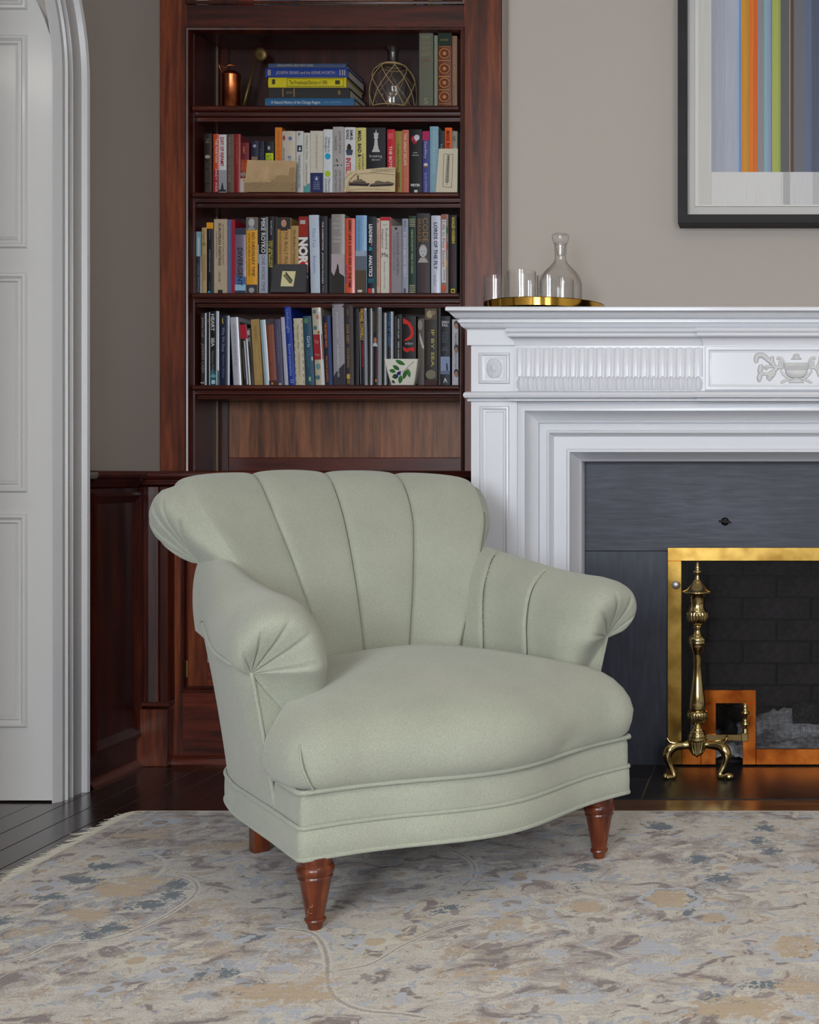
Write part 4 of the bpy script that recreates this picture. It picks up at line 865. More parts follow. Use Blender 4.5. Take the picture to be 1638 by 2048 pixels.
row('r3', 0, 0, [
 (130, 282, 105, 'grey photographic book with dark trees', (140, 134, 132), dict(t=[('THE', .05, .075, (200, 196, 194), dict(mode='h', size=.3)), ("EMPEROR'S", .11, .135, (200, 196, 194), dict(mode='h', size=.8)), ('CHILDREN', .16, .185, (200, 196, 194), dict(mode='h', size=.7)), ('CLAIRE', .28, .305, (206, 202, 200), dict(mode='h', size=.6)), ('MESSUD', .33, .355, (206, 202, 200), dict(mode='h', size=.7))],
   d=[('band', .5, .76, (178, 164, 168)), ('poly', [(.01, .72), (.2, .78), (.4, .68), (.46, .62), (.55, .64), (.62, .74), (.99, .78), (.99, .998), (.01, .998)], (44, 40, 36)), ('rect', .2, .8, .84, .9, (96, 84, 60))], g=2)),
 (284, 398, 152, 'orange-red book with black capitals', (214, 76, 44), dict(t=[('SEEMED LIKE A GOOD IDEA AT THE TIME', .02, .92, (70, 26, 24), dict(size=.26, off=.52, bold=.03)), ('David Goodwillie', .62, .86, (60, 80, 170), dict(size=.2, off=.14))], g=2)),
 (405, 530, 118, 'sky blue and brown landscape book', (112, 156, 200), dict(t=[('THE RETURN OF THE KING', .06, .48, (190, 212, 232), dict(size=.14, off=.66)), ('MICHAEL PATTERSON', .06, .45, (80, 120, 160), dict(size=.12, off=.3))], d=[('band', .48, .70, (96, 104, 120)), ('band', .70, .998, (84, 70, 54)), ('rect', .0, .99, .45, .52, (150, 166, 186)), ('rect', .2, .6, .95, .98, (210, 206, 200))], g=2)),
 (536, 638, 132, 'navy book with white and cyan capitals', (24, 30, 46), dict(t=[('LEADING', .10, .34, (214, 216, 218), dict(size=.36, off=.4, bold=.04)), ('AI', .39, .44, (40, 170, 200), dict(size=.36, off=.4, bold=.04)), ('with', .34, .38, (200, 200, 200), dict(size=.14, off=.5)), ('ANALYTICS', .50, .78, (214, 216, 218), dict(size=.36, off=.4, bold=.04))], d=[('rect', .1, .8, .8, .86, (30, 90, 110)), ('rect', .1, .5, .93, .99, (200, 50, 50)), ('rect', .55, .8, .93, .99, (200, 204, 210))])),
 (641, 679, 150, 'thin cream book with orange title', (200, 172, 150), dict(t=[('STUDENT PRACTICES OF YOUNGER', .15, .9, (190, 110, 70), dict(size=.34))], d=[('ell', .4, .04, .2, .02, (120, 90, 80))])),
 (681, 800, 137, 'cream memoir edged in red', (208, 206, 194), dict(t=[('Katharine', .15, .42, (96, 92, 86), dict(size=.2, off=.62)), ('Hepburn', .16, .40, (96, 92, 86), dict(size=.2, off=.24)), ('Me', .46, .52, (70, 66, 64), dict(mode='h', size=.62, off=.46)), ('Stories of My Life', .58, .93, (130, 126, 118), dict(size=.13, off=.42))], d=[('band', .002, .045, (196, 30, 54)), ('rect', .87, .99, 0.002, .998, (190, 28, 50)), ('rect', .01, .05, .002, .998, (190, 28, 50)), ('rect', .25, .65, .10, .106, (120, 110, 104))], flatspine=True)),
 (806, 926, 236, 'mid grey paperback biography', (142, 136, 142), dict(t=[('KATHARINE HEPBURN', .1, .72, (96, 90, 98), dict(size=.24, off=.62)), ('A REMARKABLE WOMAN', .15, .66, (104, 98, 106), dict(size=.12, off=.28))], d=[('ell', .45, .04, .12, .02, (50, 48, 52))], flatspine=True)),
 (929, 998, 155, 'light grey paperback', (150, 154, 172), dict(t=[('31 DAYS BELOW ZERO', .18, .78, (206, 210, 220), dict(size=.4, bold=.02)), ('FIDLER', .03, .12, (70, 72, 90), dict(size=.2))], d=[('rect', .3, .6, .93, .99, (70, 74, 90))])),
 (1003, 1086, 125, 'dark green book with cream bands', (28, 56, 44), dict(t=[('KENILWORTH TREE STORIES', .18, .74, (170, 180, 130), dict(size=.24, bold=.02))], d=[('rect', .12, .9, .04+i*.022, .048+i*.022, (186, 184, 150)) for i in range(5)]+[('rect', .12, .9, .89+i*.022, .898+i*.022, (186, 184, 150)) for i in range(5)])),
 (1092, 1245, 95, 'charcoal biography with gold capitals', (58, 54, 60), dict(t=[('CODE', .06, .36, (164, 128, 66), dict(size=.42, off=.68)), ('BREAKER', .07, .36, (150, 116, 60), dict(size=.26, off=.24)), ('WALTER ISAACSON', .62, .95, (116, 54, 54), dict(size=.28, off=.5))], d=face(.5, .48, .26, .07, (170, 164, 160), (186, 184, 190), 1))),
 (1256, 1365, 120, 'white book with navy capitals', (196, 198, 216), dict(t=[('LORDS OF THE FLY', .09, .69, (44, 50, 86), dict(size=.38, bold=.02)), ('BURKE', .76, .90, (120, 126, 150), dict(size=.2, off=.4))], g=2)),
 (1367, 1450, 106, 'floral book with white label', (140, 124, 120), dict(t=[('Life in Five Senses', .09, .66, (170, 70, 60), dict(size=.4, off=.42)), ('GRETCHEN RUBIN', .7, .83, (110, 104, 110), dict(size=.2, off=.5))], d=[('rect', .12, .72, .07, .86, (204, 204, 206)), ('ell', .4, .03, .35, .025, (180, 90, 60)), ('ell', .85, .2, .12, .05, (60, 110, 90)), ('ell', .85, .4, .12, .05, (190, 80, 70)), ('ell', .85, .62, .12, .06, (190, 150, 90)), ('ell', .4, .93, .35, .05, (196, 90, 60))])),
 (1457, 1545, 116, 'black book with yellow name', (34, 32, 36), dict(t=[('KHALED HOSSEINI', .03, .36, (206, 180, 70), dict(size=.36, off=.6, bold=.03)), ('AND THE MOUNTAINS', .42, .86, (130, 24, 44), dict(size=.3, off=.5))], d=[('rect', .3, .8, .935, .995, (200, 184, 40)), ('rect', .4, .7, .95, .98, (50, 48, 30))])),
], 'in the middle row', 'books in the middle row', 640, 410, S3)
row('r4', 0, 0, [
 (85, 136, 205, 'dull grey-brown book', (84, 72, 72), dict(dy=.02, d=[('rect', .3, .8, .2, .6, (96, 86, 88))])),
 (178, 241, 205, 'black book with pale script', (30, 28, 30), dict(t=[('Johnny Cash', .06, .34, (150, 146, 136), dict(size=.46)), ('JOHNNY CASH', .42, .82, (150, 146, 140), dict(size=.5))], d=[('rect', .05, .95, .955, .975, (150, 148, 144))], g=2)),
 (244, 282, 195, 'narrow black jacketed book', (26, 24, 26), dict(d=[('rect', .01, .14, 0.01, .99, (150, 152, 164)), ('ell', .6, .12, .2, .03, (110, 90, 60))], g=2)),  # pale edge strip is jacket glare painted on
 (284, 386, 183, 'black book with teal foot', (18, 18, 24), dict(t=[('HEART', .04, .27, (190, 192, 196), dict(size=.36, off=.36, bold=.03)), ('SEA', .36, .48, (190, 192, 196), dict(size=.36, off=.36, bold=.03)), ('Nathaniel Philbrick', .54, .88, (130, 140, 150), dict(size=.24, off=.36))], d=[('band', .80, .998, (34, 84, 96)), ('rect', .2, .6, .93, .98, (170, 200, 206)), ('poly', [(.05, .88), (.4, .84), (.8, .88), (.4, .9)], (90, 160, 166)), ('rect', .74, .86, .0, .998, (196, 200, 210))], g=2)),  # the long pale stripe paints the jacket's glare
 (393, 505, 232, 'navy book with crescent moon', (22, 32, 62), dict(t=[('Why We Sleep', .17, .52, (140, 150, 176), dict(size=.28, off=.42)), ('Matthew Walker', .56, .9, (110, 122, 150), dict(size=.2, off=.42))], d=[('poly', [(.36, .03), (.28, .06), (.28, .09), (.36, .12), (.44, .12), (.38, .10), (.36, .075), (.38, .045)], (206, 180, 60))], g=2)),
 (508, 600, 252, 'silver-grey leaning book', (178, 178, 190), dict(t=[('OUT OF THE SHADOW OF', .1, .72, (130, 130, 146), dict(size=.2))], lb=548, g=2)),
 (603, 618, 300, 'thin olive book', (86, 84, 62), dict(lb=637)),
 (622, 695, 335, 'black book with crimson top', (36, 34, 38), dict(lb=672, d=[('band', .003, .235, (176, 16, 48)), ('rect', .45, .66, .27, .99, (190, 194, 204)), ('rect', .1, .3, .4, .9, (80, 78, 84))], g=2)),  # bright upright strip is a painted reflection on the jacket
 (699, 738, 375, 'small dark patterned book', (64, 56, 52), dict(lb=742, d=[('ell', .5, .08, .4, .05, (170, 160, 156)), ('ell', .5, .2, .3, .04, (140, 130, 120)), ('rect', .2, .8, .3, .8, (44, 40, 38))])),
 (742, 838, 275, 'tan gold book', (166, 134, 78), dict(lb=787, t=[('THE DEVIL', .1, .32, (140, 104, 50), dict(size=.26)), ('WHITE CITY THIEVES', .4, .92, (196, 170, 120), dict(size=.24))], flatspine=True)),
 (846, 908, 280, 'pale blue jacketed book', (150, 172, 186), dict(lb=898, d=[('rect', .5, .8, .0, .998, (200, 214, 224))], g=2)),  # pale strip paints a reflection in the jacket
 (912, 1000, 272, 'rust brown book', (128, 64, 46), dict(lb=953, t=[('NO MAN KNOWS MY NAME', .12, .64, (170, 120, 96), dict(size=.16)), ('BOND', .74, .82, (150, 100, 80), dict(size=.16))], d=[('band', .003, .085, (66, 60, 64)), ('band', .93, .998, (60, 44, 44)), ('ell', .45, .975, .14, .018, (200, 130, 60))])),
 (1006, 1078, 275, 'slate purple book', (72, 70, 98), dict(lb=1044, t=[('THE ROCK IN FLORENCE', .14, .68, (140, 136, 156), dict(size=.2))], d=[('ell', .5, .985, .18, .02, (190, 184, 150))])),
 (1082, 1124, 250, 'lavender white paperback', (176, 174, 192), dict(lb=1126)),
 (1120, 1195, 128, 'royal blue book', (20, 52, 150), dict(lb=1176, t=[('Unthought', .04, .34, (140, 160, 214), dict(size=.44, off=.5)), ('Environments', .48, .88, (140, 160, 214), dict(size=.44, off=.5))], d=[('rect', .35, .75, .93, .97, (150, 166, 214)), ('rect', .42, .68, .937, .963, (20, 52, 150))])),
 (1222, 1328, 265, 'cream book with green dashes', (196, 186, 164), dict(lb=1252, t=[('The Green Wild', .1, .45, (130, 120, 96), dict(size=.24)), ('STEPHANIE KAY', .5, .88, (150, 140, 120), dict(size=.2))], d=[('rect', a, a+.05, .03+i*.1, .08+i*.1, (110, 122, 80)) for a in (.05, .9) for i in range(10)])),
 (1332, 1425, 240, 'teal blue book', (36, 76, 100), dict(lb=1375, t=[('Girls', .29, .45, (196, 210, 214), dict(size=.42, off=.6)), ('SHEILA EVANS', .5, .74, (90, 130, 150), dict(size=.2, off=.4))], d=[('ell', .4, .07, .3, .04, (80, 120, 90)), ('rect', .35, .6, .88, .94, (150, 176, 150)), ('ell', .9, .62, .1, .03, (200, 196, 186))])),
 (1432, 1535, 145, 'floral cream book with red band', (186, 176, 156), dict(lb=1478, d=[('band', .345, .67, (150, 26, 36)), ('ell', .3, .05, .2, .03, (90, 120, 130)), ('ell', .6, .12, .2, .03, (180, 130, 120)), ('ell', .3, .26, .2, .03, (80, 110, 120)), ('ell', .7, .32, .2, .02, (150, 110, 70)), ('ell', .4, .76, .25, .04, (100, 140, 150)), ('ell', .3, .9, .25, .03, (80, 110, 120)), ('rect', .78, .92, .05, .998, (214, 220, 228))], t=[('Kay', .39, .46, (206, 150, 140), dict(mode='h', size=.4, off=.4)), ('Murphy', .55, .62, (206, 150, 140), dict(mode='h', size=.5, off=.4))], g=2)),  # near-white strip at the right is painted jacket glare
], 'in the lowest row', 'books in the lowest row', 370, 590, S3)
row('r4', 0, 0, [
 (35, 120, 236, 'dark navy book with orange capitals', (34, 34, 58), dict(lb=62, t=[('THE BOMBER MAFIA', .1, .46, (196, 110, 40), dict(size=.3, off=.34, bold=.02)), ('MALCOLM GLADWELL', .58, .96, (196, 110, 40), dict(size=.3, off=.34))], d=[('rect', .62, .98, .0, .998, (56, 70, 124))])),
 (136, 268, 105, 'tall grey book with charcoal foot', (146, 142, 152), dict(lb=156, t=[('BARACK OBAMA', .10, .42, (196, 194, 202), dict(size=.17, off=.46)), ('A PROMISED LAND', .50, .90, (206, 204, 212), dict(size=.17, off=.46))], d=[('poly', [(.01, .90), (.2, .85), (.5, .80), (.99, .73), (.99, .998), (.01, .998)], (50, 48, 58)), ('rect', .2, .7, .94, .97, (150, 150, 160))])),
 (272, 375, 115, 'dark brown angling book', (50, 40, 42), dict(lb=282, t=[('LAMY', .05, .13, (150, 120, 70), dict(size=.24, off=.42)), ('ZANE GREY', .24, .48, (170, 140, 84), dict(size=.3, off=.42)), ('ON FISHING', .53, .78, (160, 130, 78), dict(size=.26, off=.42))], d=[('rect', .25, .6, .86, .92, (190, 160, 60)), ('rect', .3, .6, .93, .98, (120, 96, 50))])),
 (384, 442, 150, 'unlit black book', (20, 18, 22), dict(dy=.014)),
 (446, 530, 150, 'black thriller with yellow name', (22, 20, 24), dict(lb=460, t=[('MICHAEL CONNELLY', .01, .42, (206, 160, 60), dict(size=.4, off=.36, bold=.03)), ('THE BURNING ROOM', .44, .76, (156, 30, 56), dict(size=.3, off=.36, bold=.02))], d=[('rect', .01, .08, .05, .99, (150, 154, 170)), ('rect', .76, .94, .03, .99, (136, 140, 160))], g=2)),  # both grey-blue edge strips are painted reflections
 (538, 592, 150, 'narrow black glossy book', (24, 22, 26), dict(d=[('rect', .6, .68, .1, .9, (90, 90, 100))], g=2)),  # thin grey line is a painted glint
 (597, 698, 140, 'black biography with gold title', (24, 22, 26), dict(t=[('THE NIGHT OF', .05, .32, (120, 96, 50), dict(size=.2, off=.24)), ('CHURCHILL', .08, .3, (110, 88, 46), dict(size=.2, off=.56)), ('MARGARET', .55, .88, (130, 30, 50), dict(size=.26, off=.5))], d=[('rect', .01, .07, .05, .99, (130, 134, 150)), ('rect', .72, .88, .02, .99, (140, 144, 164)), ('ell', .3, .42, .16, .035, (176, 110, 80)), ('poly', [(.0, .5), (.6, .5), (.45, .455), (.15, .455)], (190, 190, 196)), ('ell', .4, .94, .12, .02, (190, 110, 50))], g=2)),  # full-height pale strips paint glare on the jacket
 (702, 748, 200, 'black book without visible title', (24, 24, 28), dict(g=2)),
 (752, 832, 188, 'black book with blue title', (20, 20, 26), dict(t=[('What It Takes', .02, .47, (60, 120, 176), dict(size=.44, off=.5, bold=.01)), ('TIME', .50, .64, (66, 66, 76), dict(size=.34, off=.5))], d=[('rect', .01, .10, .02, .99, (150, 154, 170)), ('rect', .84, .96, .02, .99, (150, 154, 170))], g=2)),  # pale strips at both edges are painted glare
 (836, 866, 240, 'slim black book', (26, 24, 28), dict()),
 (868, 928, 220, 'black book of light essays', (32, 28, 32), dict(t=[('WOODY ALLEN', .06, .34, (190, 188, 192), dict(size=.3, off=.36, bold=.02)), ('MERE ANARCHY', .38, .70, (180, 178, 182), dict(size=.3, off=.36, bold=.02))])),
 (934, 1086, 240, 'black book with red ribbon', (22, 20, 24), dict(t=[('eclipse', .37, .41, (196, 194, 196), dict(mode='h', size=.58))], d=[('poly', [(.04, .03), (.3, .05), (.62, .10), (.8, .17), (.86, .25), (.74, .32), (.4, .355), (.12, .36), (.2, .335), (.5, .30), (.64, .25), (.58, .19), (.4, .12), (.05, .11)], (206, 40, 34)), ('poly', [(.02, .44), (.3, .47), (.6, .455), (.94, .45), (.86, .52), (.6, .50), (.35, .525), (.1, .50)], (196, 34, 30))], g=1)),
 (1104, 1180, 266, 'grey-brown photographic book', (84, 76, 72), dict(t=[('ARTHUR MILLER', .32, .75, (150, 130, 70), dict(size=.26, off=.3))], d=[('ell', .4, .1, .35, .08, (140, 132, 128)), ('poly', [(.3, .2), (.99, .42), (.99, .46), (.7, .44), (.3, .3)], (186, 182, 180))])),
 (1186, 1326, 150, 'tall dark book topped by a sea painting', (46, 44, 40), dict(t=[('IF BY SEA', .28, .76, (180, 166, 96), dict(size=.26, off=.66, bold=.02)), ('THE FORGING OF THE AMERICAN NAVY', .3, .74, (110, 104, 84), dict(size=.1, off=.34))], d=[('band', .003, .15, (96, 84, 70)), ('ell', .4, .08, .25, .05, (170, 152, 120)), ('ell', .7, .06, .2, .03, (140, 120, 96)), ('ell', .5, .86, .42, .06, (126, 120, 100)), ('band', .93, .998, (70, 40, 44))])),
 (1329, 1362, 120, 'shaded brown book', (60, 54, 50), dict(dy=.01)),
 (1364, 1472, 240, 'dark slate book with white capitals', (40, 44, 54), dict(t=[('ZERO', .07, .105, (196, 198, 204), dict(mode='h', size=.8, bold=.03)), ('FAIL', .115, .15, (196, 198, 204), dict(mode='h', size=.66, bold=.03))]+[(s, .23+i*.032, .25+i*.032, (120, 124, 134), dict(mode='h', size=.64)) for i, s in enumerate(('THE RISE', 'AND FALL', 'OF THE', 'SECRET', 'SERVICE'))]+[('CAROL', .45, .47, (140, 144, 154), dict(mode='h', size=.5)), ('LEONNIG', .48, .5, (140, 144, 154), dict(mode='h', size=.7))], d=[('band', .585, .84, (140, 156, 190)), ('poly', [(.6, .79), (.62, .72), (.58, .70), (.66, .67), (.74, .70), (.8, .79), (.72, .79), (.68, .75), (.65, .79)], (34, 40, 56)), ('band', .79, .84, (110, 122, 150)), ('poly', [(.3, .97), (.4, .91), (.5, .89), (.64, .92), (.74, .97), (.6, .95), (.5, .93), (.4, .96)], (190, 194, 200))])),
 (1492, 1562, 276, 'white book with printed heads', (196, 196, 206), dict(t=[('THE HEAD ADMITTED', .2, .74, (110, 110, 124), dict(size=.3, off=.62))], d=[x for cy in (.09, .45, .82) for x in (('ell', .7, cy-.015, .34, .055, (70, 56, 52)), ('ell', .72, cy+.012, .28, .045, (176, 130, 106)))])),
], 'in the lowest row', 'books in the lowest row', 640, 590, S3)
# the row cut off by the top of the picture
S0 = 1/5.46
def toprow(lst):
    prev = None
    for x0, x1, desc, col, yt, kw in lst:
        lb = f"{desc} on the topmost shelf" + (f", right of the {prev}" if prev else '')
        REC.append(lb); book(lb, 360+x0*S0, 360+x1*S0, yt, 0, YB_, col, kw.get('t', ()), kw.get('d', ()), rec=SHELF['r0']+.0004, group='books on the topmost shelf', flatspine=True)
        prev = desc
toprow([(95, 122, 'thin grey book', (130, 126, 122), -120, {}), (124, 308, 'wide white binder-like book', (200, 198, 200), -140, {}), (310, 345, 'brown-grey book', (96, 88, 84), -130, {}), (348, 400, 'dark brown book', (40, 32, 32), -120, {}),
        (402, 452, 'brown book with gold marks', (66, 52, 40), -135, {}), (455, 508, 'plain black book', (22, 22, 26), -120, {}), (510, 620, 'charcoal blue book', (44, 50, 56), -140, {}), (632, 806, 'wide bright red book', (200, 10, 28), -130, {}),
        (807, 878, 'narrow white book', (196, 194, 196), -125, dict(t=[('AL', .86, .99, (150, 150, 160), dict(mode='v', size=.4))])), (880, 982, 'light blue lettered book', (90, 170, 196), -135, dict(t=[('EX', .88, .97, (200, 220, 230), dict(mode='v', size=.6))])), (984, 1306, 'very wide turquoise box book', (60, 146, 170), -145, {}),
        (1308, 1382, 'pale green-grey book', (170, 168, 140), -140, {})])
lbk = 'very wide cream atlas with printed seals on the topmost shelf'
book(lbk, 613.5, 760, -150, 0, YB_, (190, 182, 160), (('Made in Dept.', .955, .985, (120, 116, 104), dict(mode='h', size=.4, off=.16)),), (('ell', .55, .98, .09, .05, (150, 146, 130)), ('ell', .55, .98, .08, .045, (186, 178, 156))), rec=SHELF['r0']+.0004, group='books on the topmost shelf', flatspine=True)
def tr2(x): return (x-640)/S0
toprow([])
prev = None
for x0, x1, desc, col in ((761, 826, 'wide tan book, right of the cream atlas,', (196, 150, 90)), (827, 854.5, 'black book with white swirl', (36, 34, 40)), (856, 868, 'yellow and black book', (206, 176, 20)), (869, 884.5, 'cream book beside the yellow one', (176, 168, 150)), (885, 911, 'charcoal book at the right end', (40, 40, 46))):
    lb = desc+' on the topmost shelf'; REC.append(lb)
    d = (('ell', .5, .96, .3, .03, (190, 190, 196)), ('ell', .5, .965, .18, .018, (36, 34, 40))) if 'swirl' in desc else ()
    t = (('N', .93, .99, (40, 40, 30), dict(mode='v', size=.6)),) if 'yellow and' in desc else ()
    book(lb, x0, x1, -130, 0, YB_, col, t, d, rec=SHELF['r0']+.0004, group='books on the topmost shelf', flatspine=True)
# row 1: standing books at the right end
row('r1', 0, 0, [
 (1351, 1431, 182, 'tall grey-green cloth book', (104, 106, 92), dict(t=[(s, .05+i*.075, .10+i*.075, c, dict(mode='h', size=.66)) for i, (s, c) in enumerate((('SIX', (150, 136, 104)), ('CITIES', (150, 120, 96)), ('THE CITY', (150, 136, 104)), ('MUSEUM', (150, 136, 104)), ('CHICAGO', (140, 80, 66)), ('HISTORY', (140, 110, 90))))]+[('S', .89, .97, (150, 140, 110), dict(mode='h', size=.3))], dy=-.02, g=0)),
 (1436, 1455, 200, 'thin pale green book', (128, 134, 118), dict(dy=-.018, flatspine=True)),
 (1457, 1535, 180, 'gilt brown leather volume with green top', (104, 46, 26), dict(d=[('band', .003, .19, (28, 46, 36))]+[('rect', .06, .94, y, y+.006, (180, 130, 70)) for y in (.20, .385, .39, .60, .605, .78, .785, .97)]+[x for cy in (.295, .50, .69, .88) for x in (('ell', .5, cy, .4, .07, (170, 116, 62)), ('ell', .5, cy, .33, .057, (104, 46, 26)), ('ell', .5, cy, .14, .025, (180, 124, 70)))], t=[('HISTORY', .10, .13, (150, 140, 90), dict(mode='h', size=.6))], dy=-.02, g=2)),
 (1537, 1565, 203, 'light brown book at the end', (140, 104, 84), dict(t=[('COLONIAL HISTORY', .1, .7, (190, 150, 110), dict(size=.4))], dy=-.018)),
], 'on the shelf with the glass bottle', 'books standing beside the bottle', 360, 0, .3541)
# the flat stack: local x along the spine
STK = [(482, 985, 537, 580, 'bottom light blue book of the flat stack', (44, 96, 138), [('A Natural History of the Chicago Region', .07, .62, (214, 220, 226), .36), ('JOEL GREENBERG', .66, .86, (110, 150, 180), .22)], .16),
       (503, 958, 476, 535, 'dark grey book in the stack under the yellow one', (54, 52, 52), [('HISTORY', .22, .30, (150, 126, 90), .3)], .165),
       (500, 940, 418, 474, 'bright yellow book in the flat stack', (206, 190, 20), [('The Presidential Election of 1896', .27, .76, (50, 50, 26), .42)], .16),
       (485, 950, 362, 415, 'royal blue book in the stack above the yellow one', (30, 56, 136), [('JOSEPH SEARS and his KENILWORTH', .13, .84, (176, 166, 160), .32)], .16),
       (500, 940, 335, 361, 'slim slate blue book on top of the flat stack', (62, 78, 110), [('KENILWORTH: FIRST FIFTY YEARS', .12, .58, (176, 170, 150), .45)], .165)]
Yk = 3.822; zc = SHELF['r1']+.0004
for x0, x1, y0, y1, lb, col, tx, dp in STK:
    hgt = (y1-y0)*.3541*Yk/F if y0 != 537 else .0262; w = (x1-x0)*.3541*Yk/F; px = X_(360+x0*.3541, Yk)
    th = thing('book', lb, 'book', (px+w/2, Yk, zc), 'books lying in a stack'); c = .0024
    M = Matrix.Translation((px, Yk, zc)) @ Matrix.Rotation(0.0, 4, 'Z')
    n = 6; fr = [(-.0028*math.sin(PI*i/n)**.7 if 0 < i < n else 0, hgt*i/n) for i in range(n+1)]
    prof = fr+[(dp, hgt), (dp, hgt-c), (.004, hgt-c), (.004, c), (dp, c), (dp, 0)]
    k = len(prof); bm = bmesh.new(); vv = [bm.verts.new(M @ Vector((x, a, b))) for x in (0, w) for a, b in prof]
    for i in range(k): bm.faces.new((vv[i], vv[(i+1) % k], vv[k+(i+1) % k], vv[k+i]))
    bm.faces.new(vv[:k]); bm.faces.new(vv[k:]); bmo('cover', bm, cloth(col, 0 if col[0] == 54 else 1), th, angle=40)
    box('page_block', .004, w-.004, .005, dp-.004, c+.0001, hgt-c-.0001, pagem, th, M=M)
    for s, a, b_, cc, sz in tx:
        V, Fs, L, hh = glyphs(s, .0); kx = (b_-a)*w/L; ky = min(sz*hgt/.72, kx*2.0)
        mesh('lettering', [M @ Vector((a*w+v[0]*kx, -.0036, hgt*.5+(v[1]-.36)*ky)) for v in V], Fs, ink(cc), th)
    def plate(u0, u1, v0, v1, cc, y=-.0032): mesh('spine_print_glare', [M @ Vector((u*w, y, v*hgt)) for u, v in ((u0, v0), (u1, v0), (u1, v1), (u0, v1))], [(0, 1, 2, 3)], ink(cc), th)
    if col[0] == 206:
        for a in ((.24, .97, .08, .12), (.24, .97, .88, .92), (.24, .245, .08, .92), (.965, .97, .08, .92), (.05, .09, .3, .8), (.86, .92, .3, .7)): plate(*a, (60, 60, 30))
    if col[0] == 30:
        for u in (.03, .05, .90, .93, .955): plate(u, u+.012, .2, .8, (170, 160, 150))
    if col[0] == 54:
        for u in (.17, .31): plate(u, u+.012, .1, .9, (150, 120, 70))
        plate(.86, .89, .3, .7, (120, 100, 64))
    zc += hgt+.0003
# ================================================================ THINGS AMONG THE BOOKS
def card(label, quad, Y, col, cat='card', thick=.0016, lean=.05, z0=None, nm='picture_card', roundc=0):
    """quad: pixel corners (left, top, right, bottom) ; leans back slightly"""
    l, t, r, b = quad; p = at(l, b, Y); w = (r-l)*Y/F; z0 = z0 if z0 is not None else p.z; h = Z_(t, Y)-z0
    M = Matrix.Translation((p.x, Y, z0)) @ Matrix.Rotation(-lean, 4, 'X')
    th = thing(nm, label, cat, (p.x+w/2, Y, z0))
    return th, M, w, h
YC_ = 3.806
m_sepia = flat('sepia_photograph', (176, 146, 106), .6, var=.12, bump=(30, .02))
z2 = SHELF['r2']+.0004
th, M, w, h = card('large sepia building photograph card leaning on the upper row of books', (488, 319, 591, 382), YC_, None, z0=z2)
prism = [(.0, 0), (.995, .0), (1, .96), (.55, .985), (.05, 1.0)]
bm = bmesh.new(); vv = [bm.verts.new(M @ Vector((a*w, y, b*h))) for y in (0, .0016) for a, b in prism]; n = 5
bm.faces.new(vv[:5]); bm.faces.new(vv[5:]); [bm.faces.new((vv[i], vv[(i+1) % 5], vv[5+(i+1) % 5], vv[5+i])) for i in range(5)]
bmo('card_sheet', bm, m_sepia, th)
def print_(th, M, w, h, pts, col, y=-.0005, nm='printed_mark'): mesh(nm, [M @ Vector((a*w, y, b*h)) for a, b in pts], [tuple(range(len(pts)))], ink(col), th)
print_(th, M, w, h, [(.0, .0), (.99, .0), (.99, .3), (.8, .34), (.6, .42), (.5, .30), (.3, .32), (.1, .28), (.0, .30)], (150, 124, 90))
print_(th, M, w, h, [(.02, .30), (.5, .31), (.5, .36), (.3, .40), (.1, .34), (.02, .36)], (186, 158, 114), -.0007)
print_(th, M, w, h, [(.56, .3), (.62, .5), (.72, .53), (.86, .5), (.88, .75), (.98, .78), (.98, .3)], (158, 130, 94), -.0006)
for i in range(26):
    a = random.uniform(.02, .95); b = random.uniform(.03, .42); print_(th, M, w, h, [(a, b), (a+.05, b), (a+.05, b+.012), (a, b+.012)], random.choice(((128, 104, 74), (170, 144, 104), (116, 94, 68))), -.0009)
for a in (.5, .54, .58): print_(th, M, w, h, [(a, .3), (a+.004, .3), (a+.004, .95), (a, .95)], (158, 132, 96), -.0007)
th, M, w, h = card('curling cream card with ink drawing of a steamboat and barge', (688, 334, 790, 381), YC_-.002, None, z0=z2)
outl = [(.0, 0), (1, .0), (1, 1.0), (.75, .99), (.45, .93), (.16, .86), (.05, .86)]
bm = bmesh.new(); vv = [bm.verts.new(M @ Vector((a*w, y+.012*(max(0, a-.7)**2)*0-.01*max(0, .2-a), b*h))) for y in (0, .0014) for a, b in outl]; n = len(outl)
bm.faces.new(vv[:n]); bm.faces.new(vv[n:]); [bm.faces.new((vv[i], vv[(i+1) % n], vv[n+(i+1) % n], vv[n+i])) for i in range(n)]
bmo('card_sheet', bm, flat('cream_card', (196, 176, 140), .6, var=.05), th)
bt = (44, 38, 36)
print_(th, M, w, h, [(.10, .26), (.47, .24), (.50, .34), (.44, .34), (.42, .42), (.36, .44), (.36, .50), (.29, .50), (.29, .66), (.26, .66), (.26, .48), (.19, .46), (.17, .38), (.10, .38)], (92, 80, 68), -.0035)
print_(th, M, w, h, [(.10, .24), (.47, .22), (.51, .34), (.44, .30), (.11, .32)], bt, -.0037)
print_(th, M, w, h, [(.5, .22), (.96, .25), (.99, .34), (.86, .42), (.80, .38), (.68, .44), (.62, .42), (.60, .34), (.52, .30)], (110, 96, 80), -.0035)
print_(th, M, w, h, [(.5, .20), (.94, .24), (.98, .30), (.9, .30), (.55, .26)], bt, -.0037)
for i in range(7): print_(th, M, w, h, [(.18+i*.024, .40), (.188+i*.024, .40), (.188+i*.024, .46), (.18+i*.024, .46)], (196, 176, 140), -.0039)
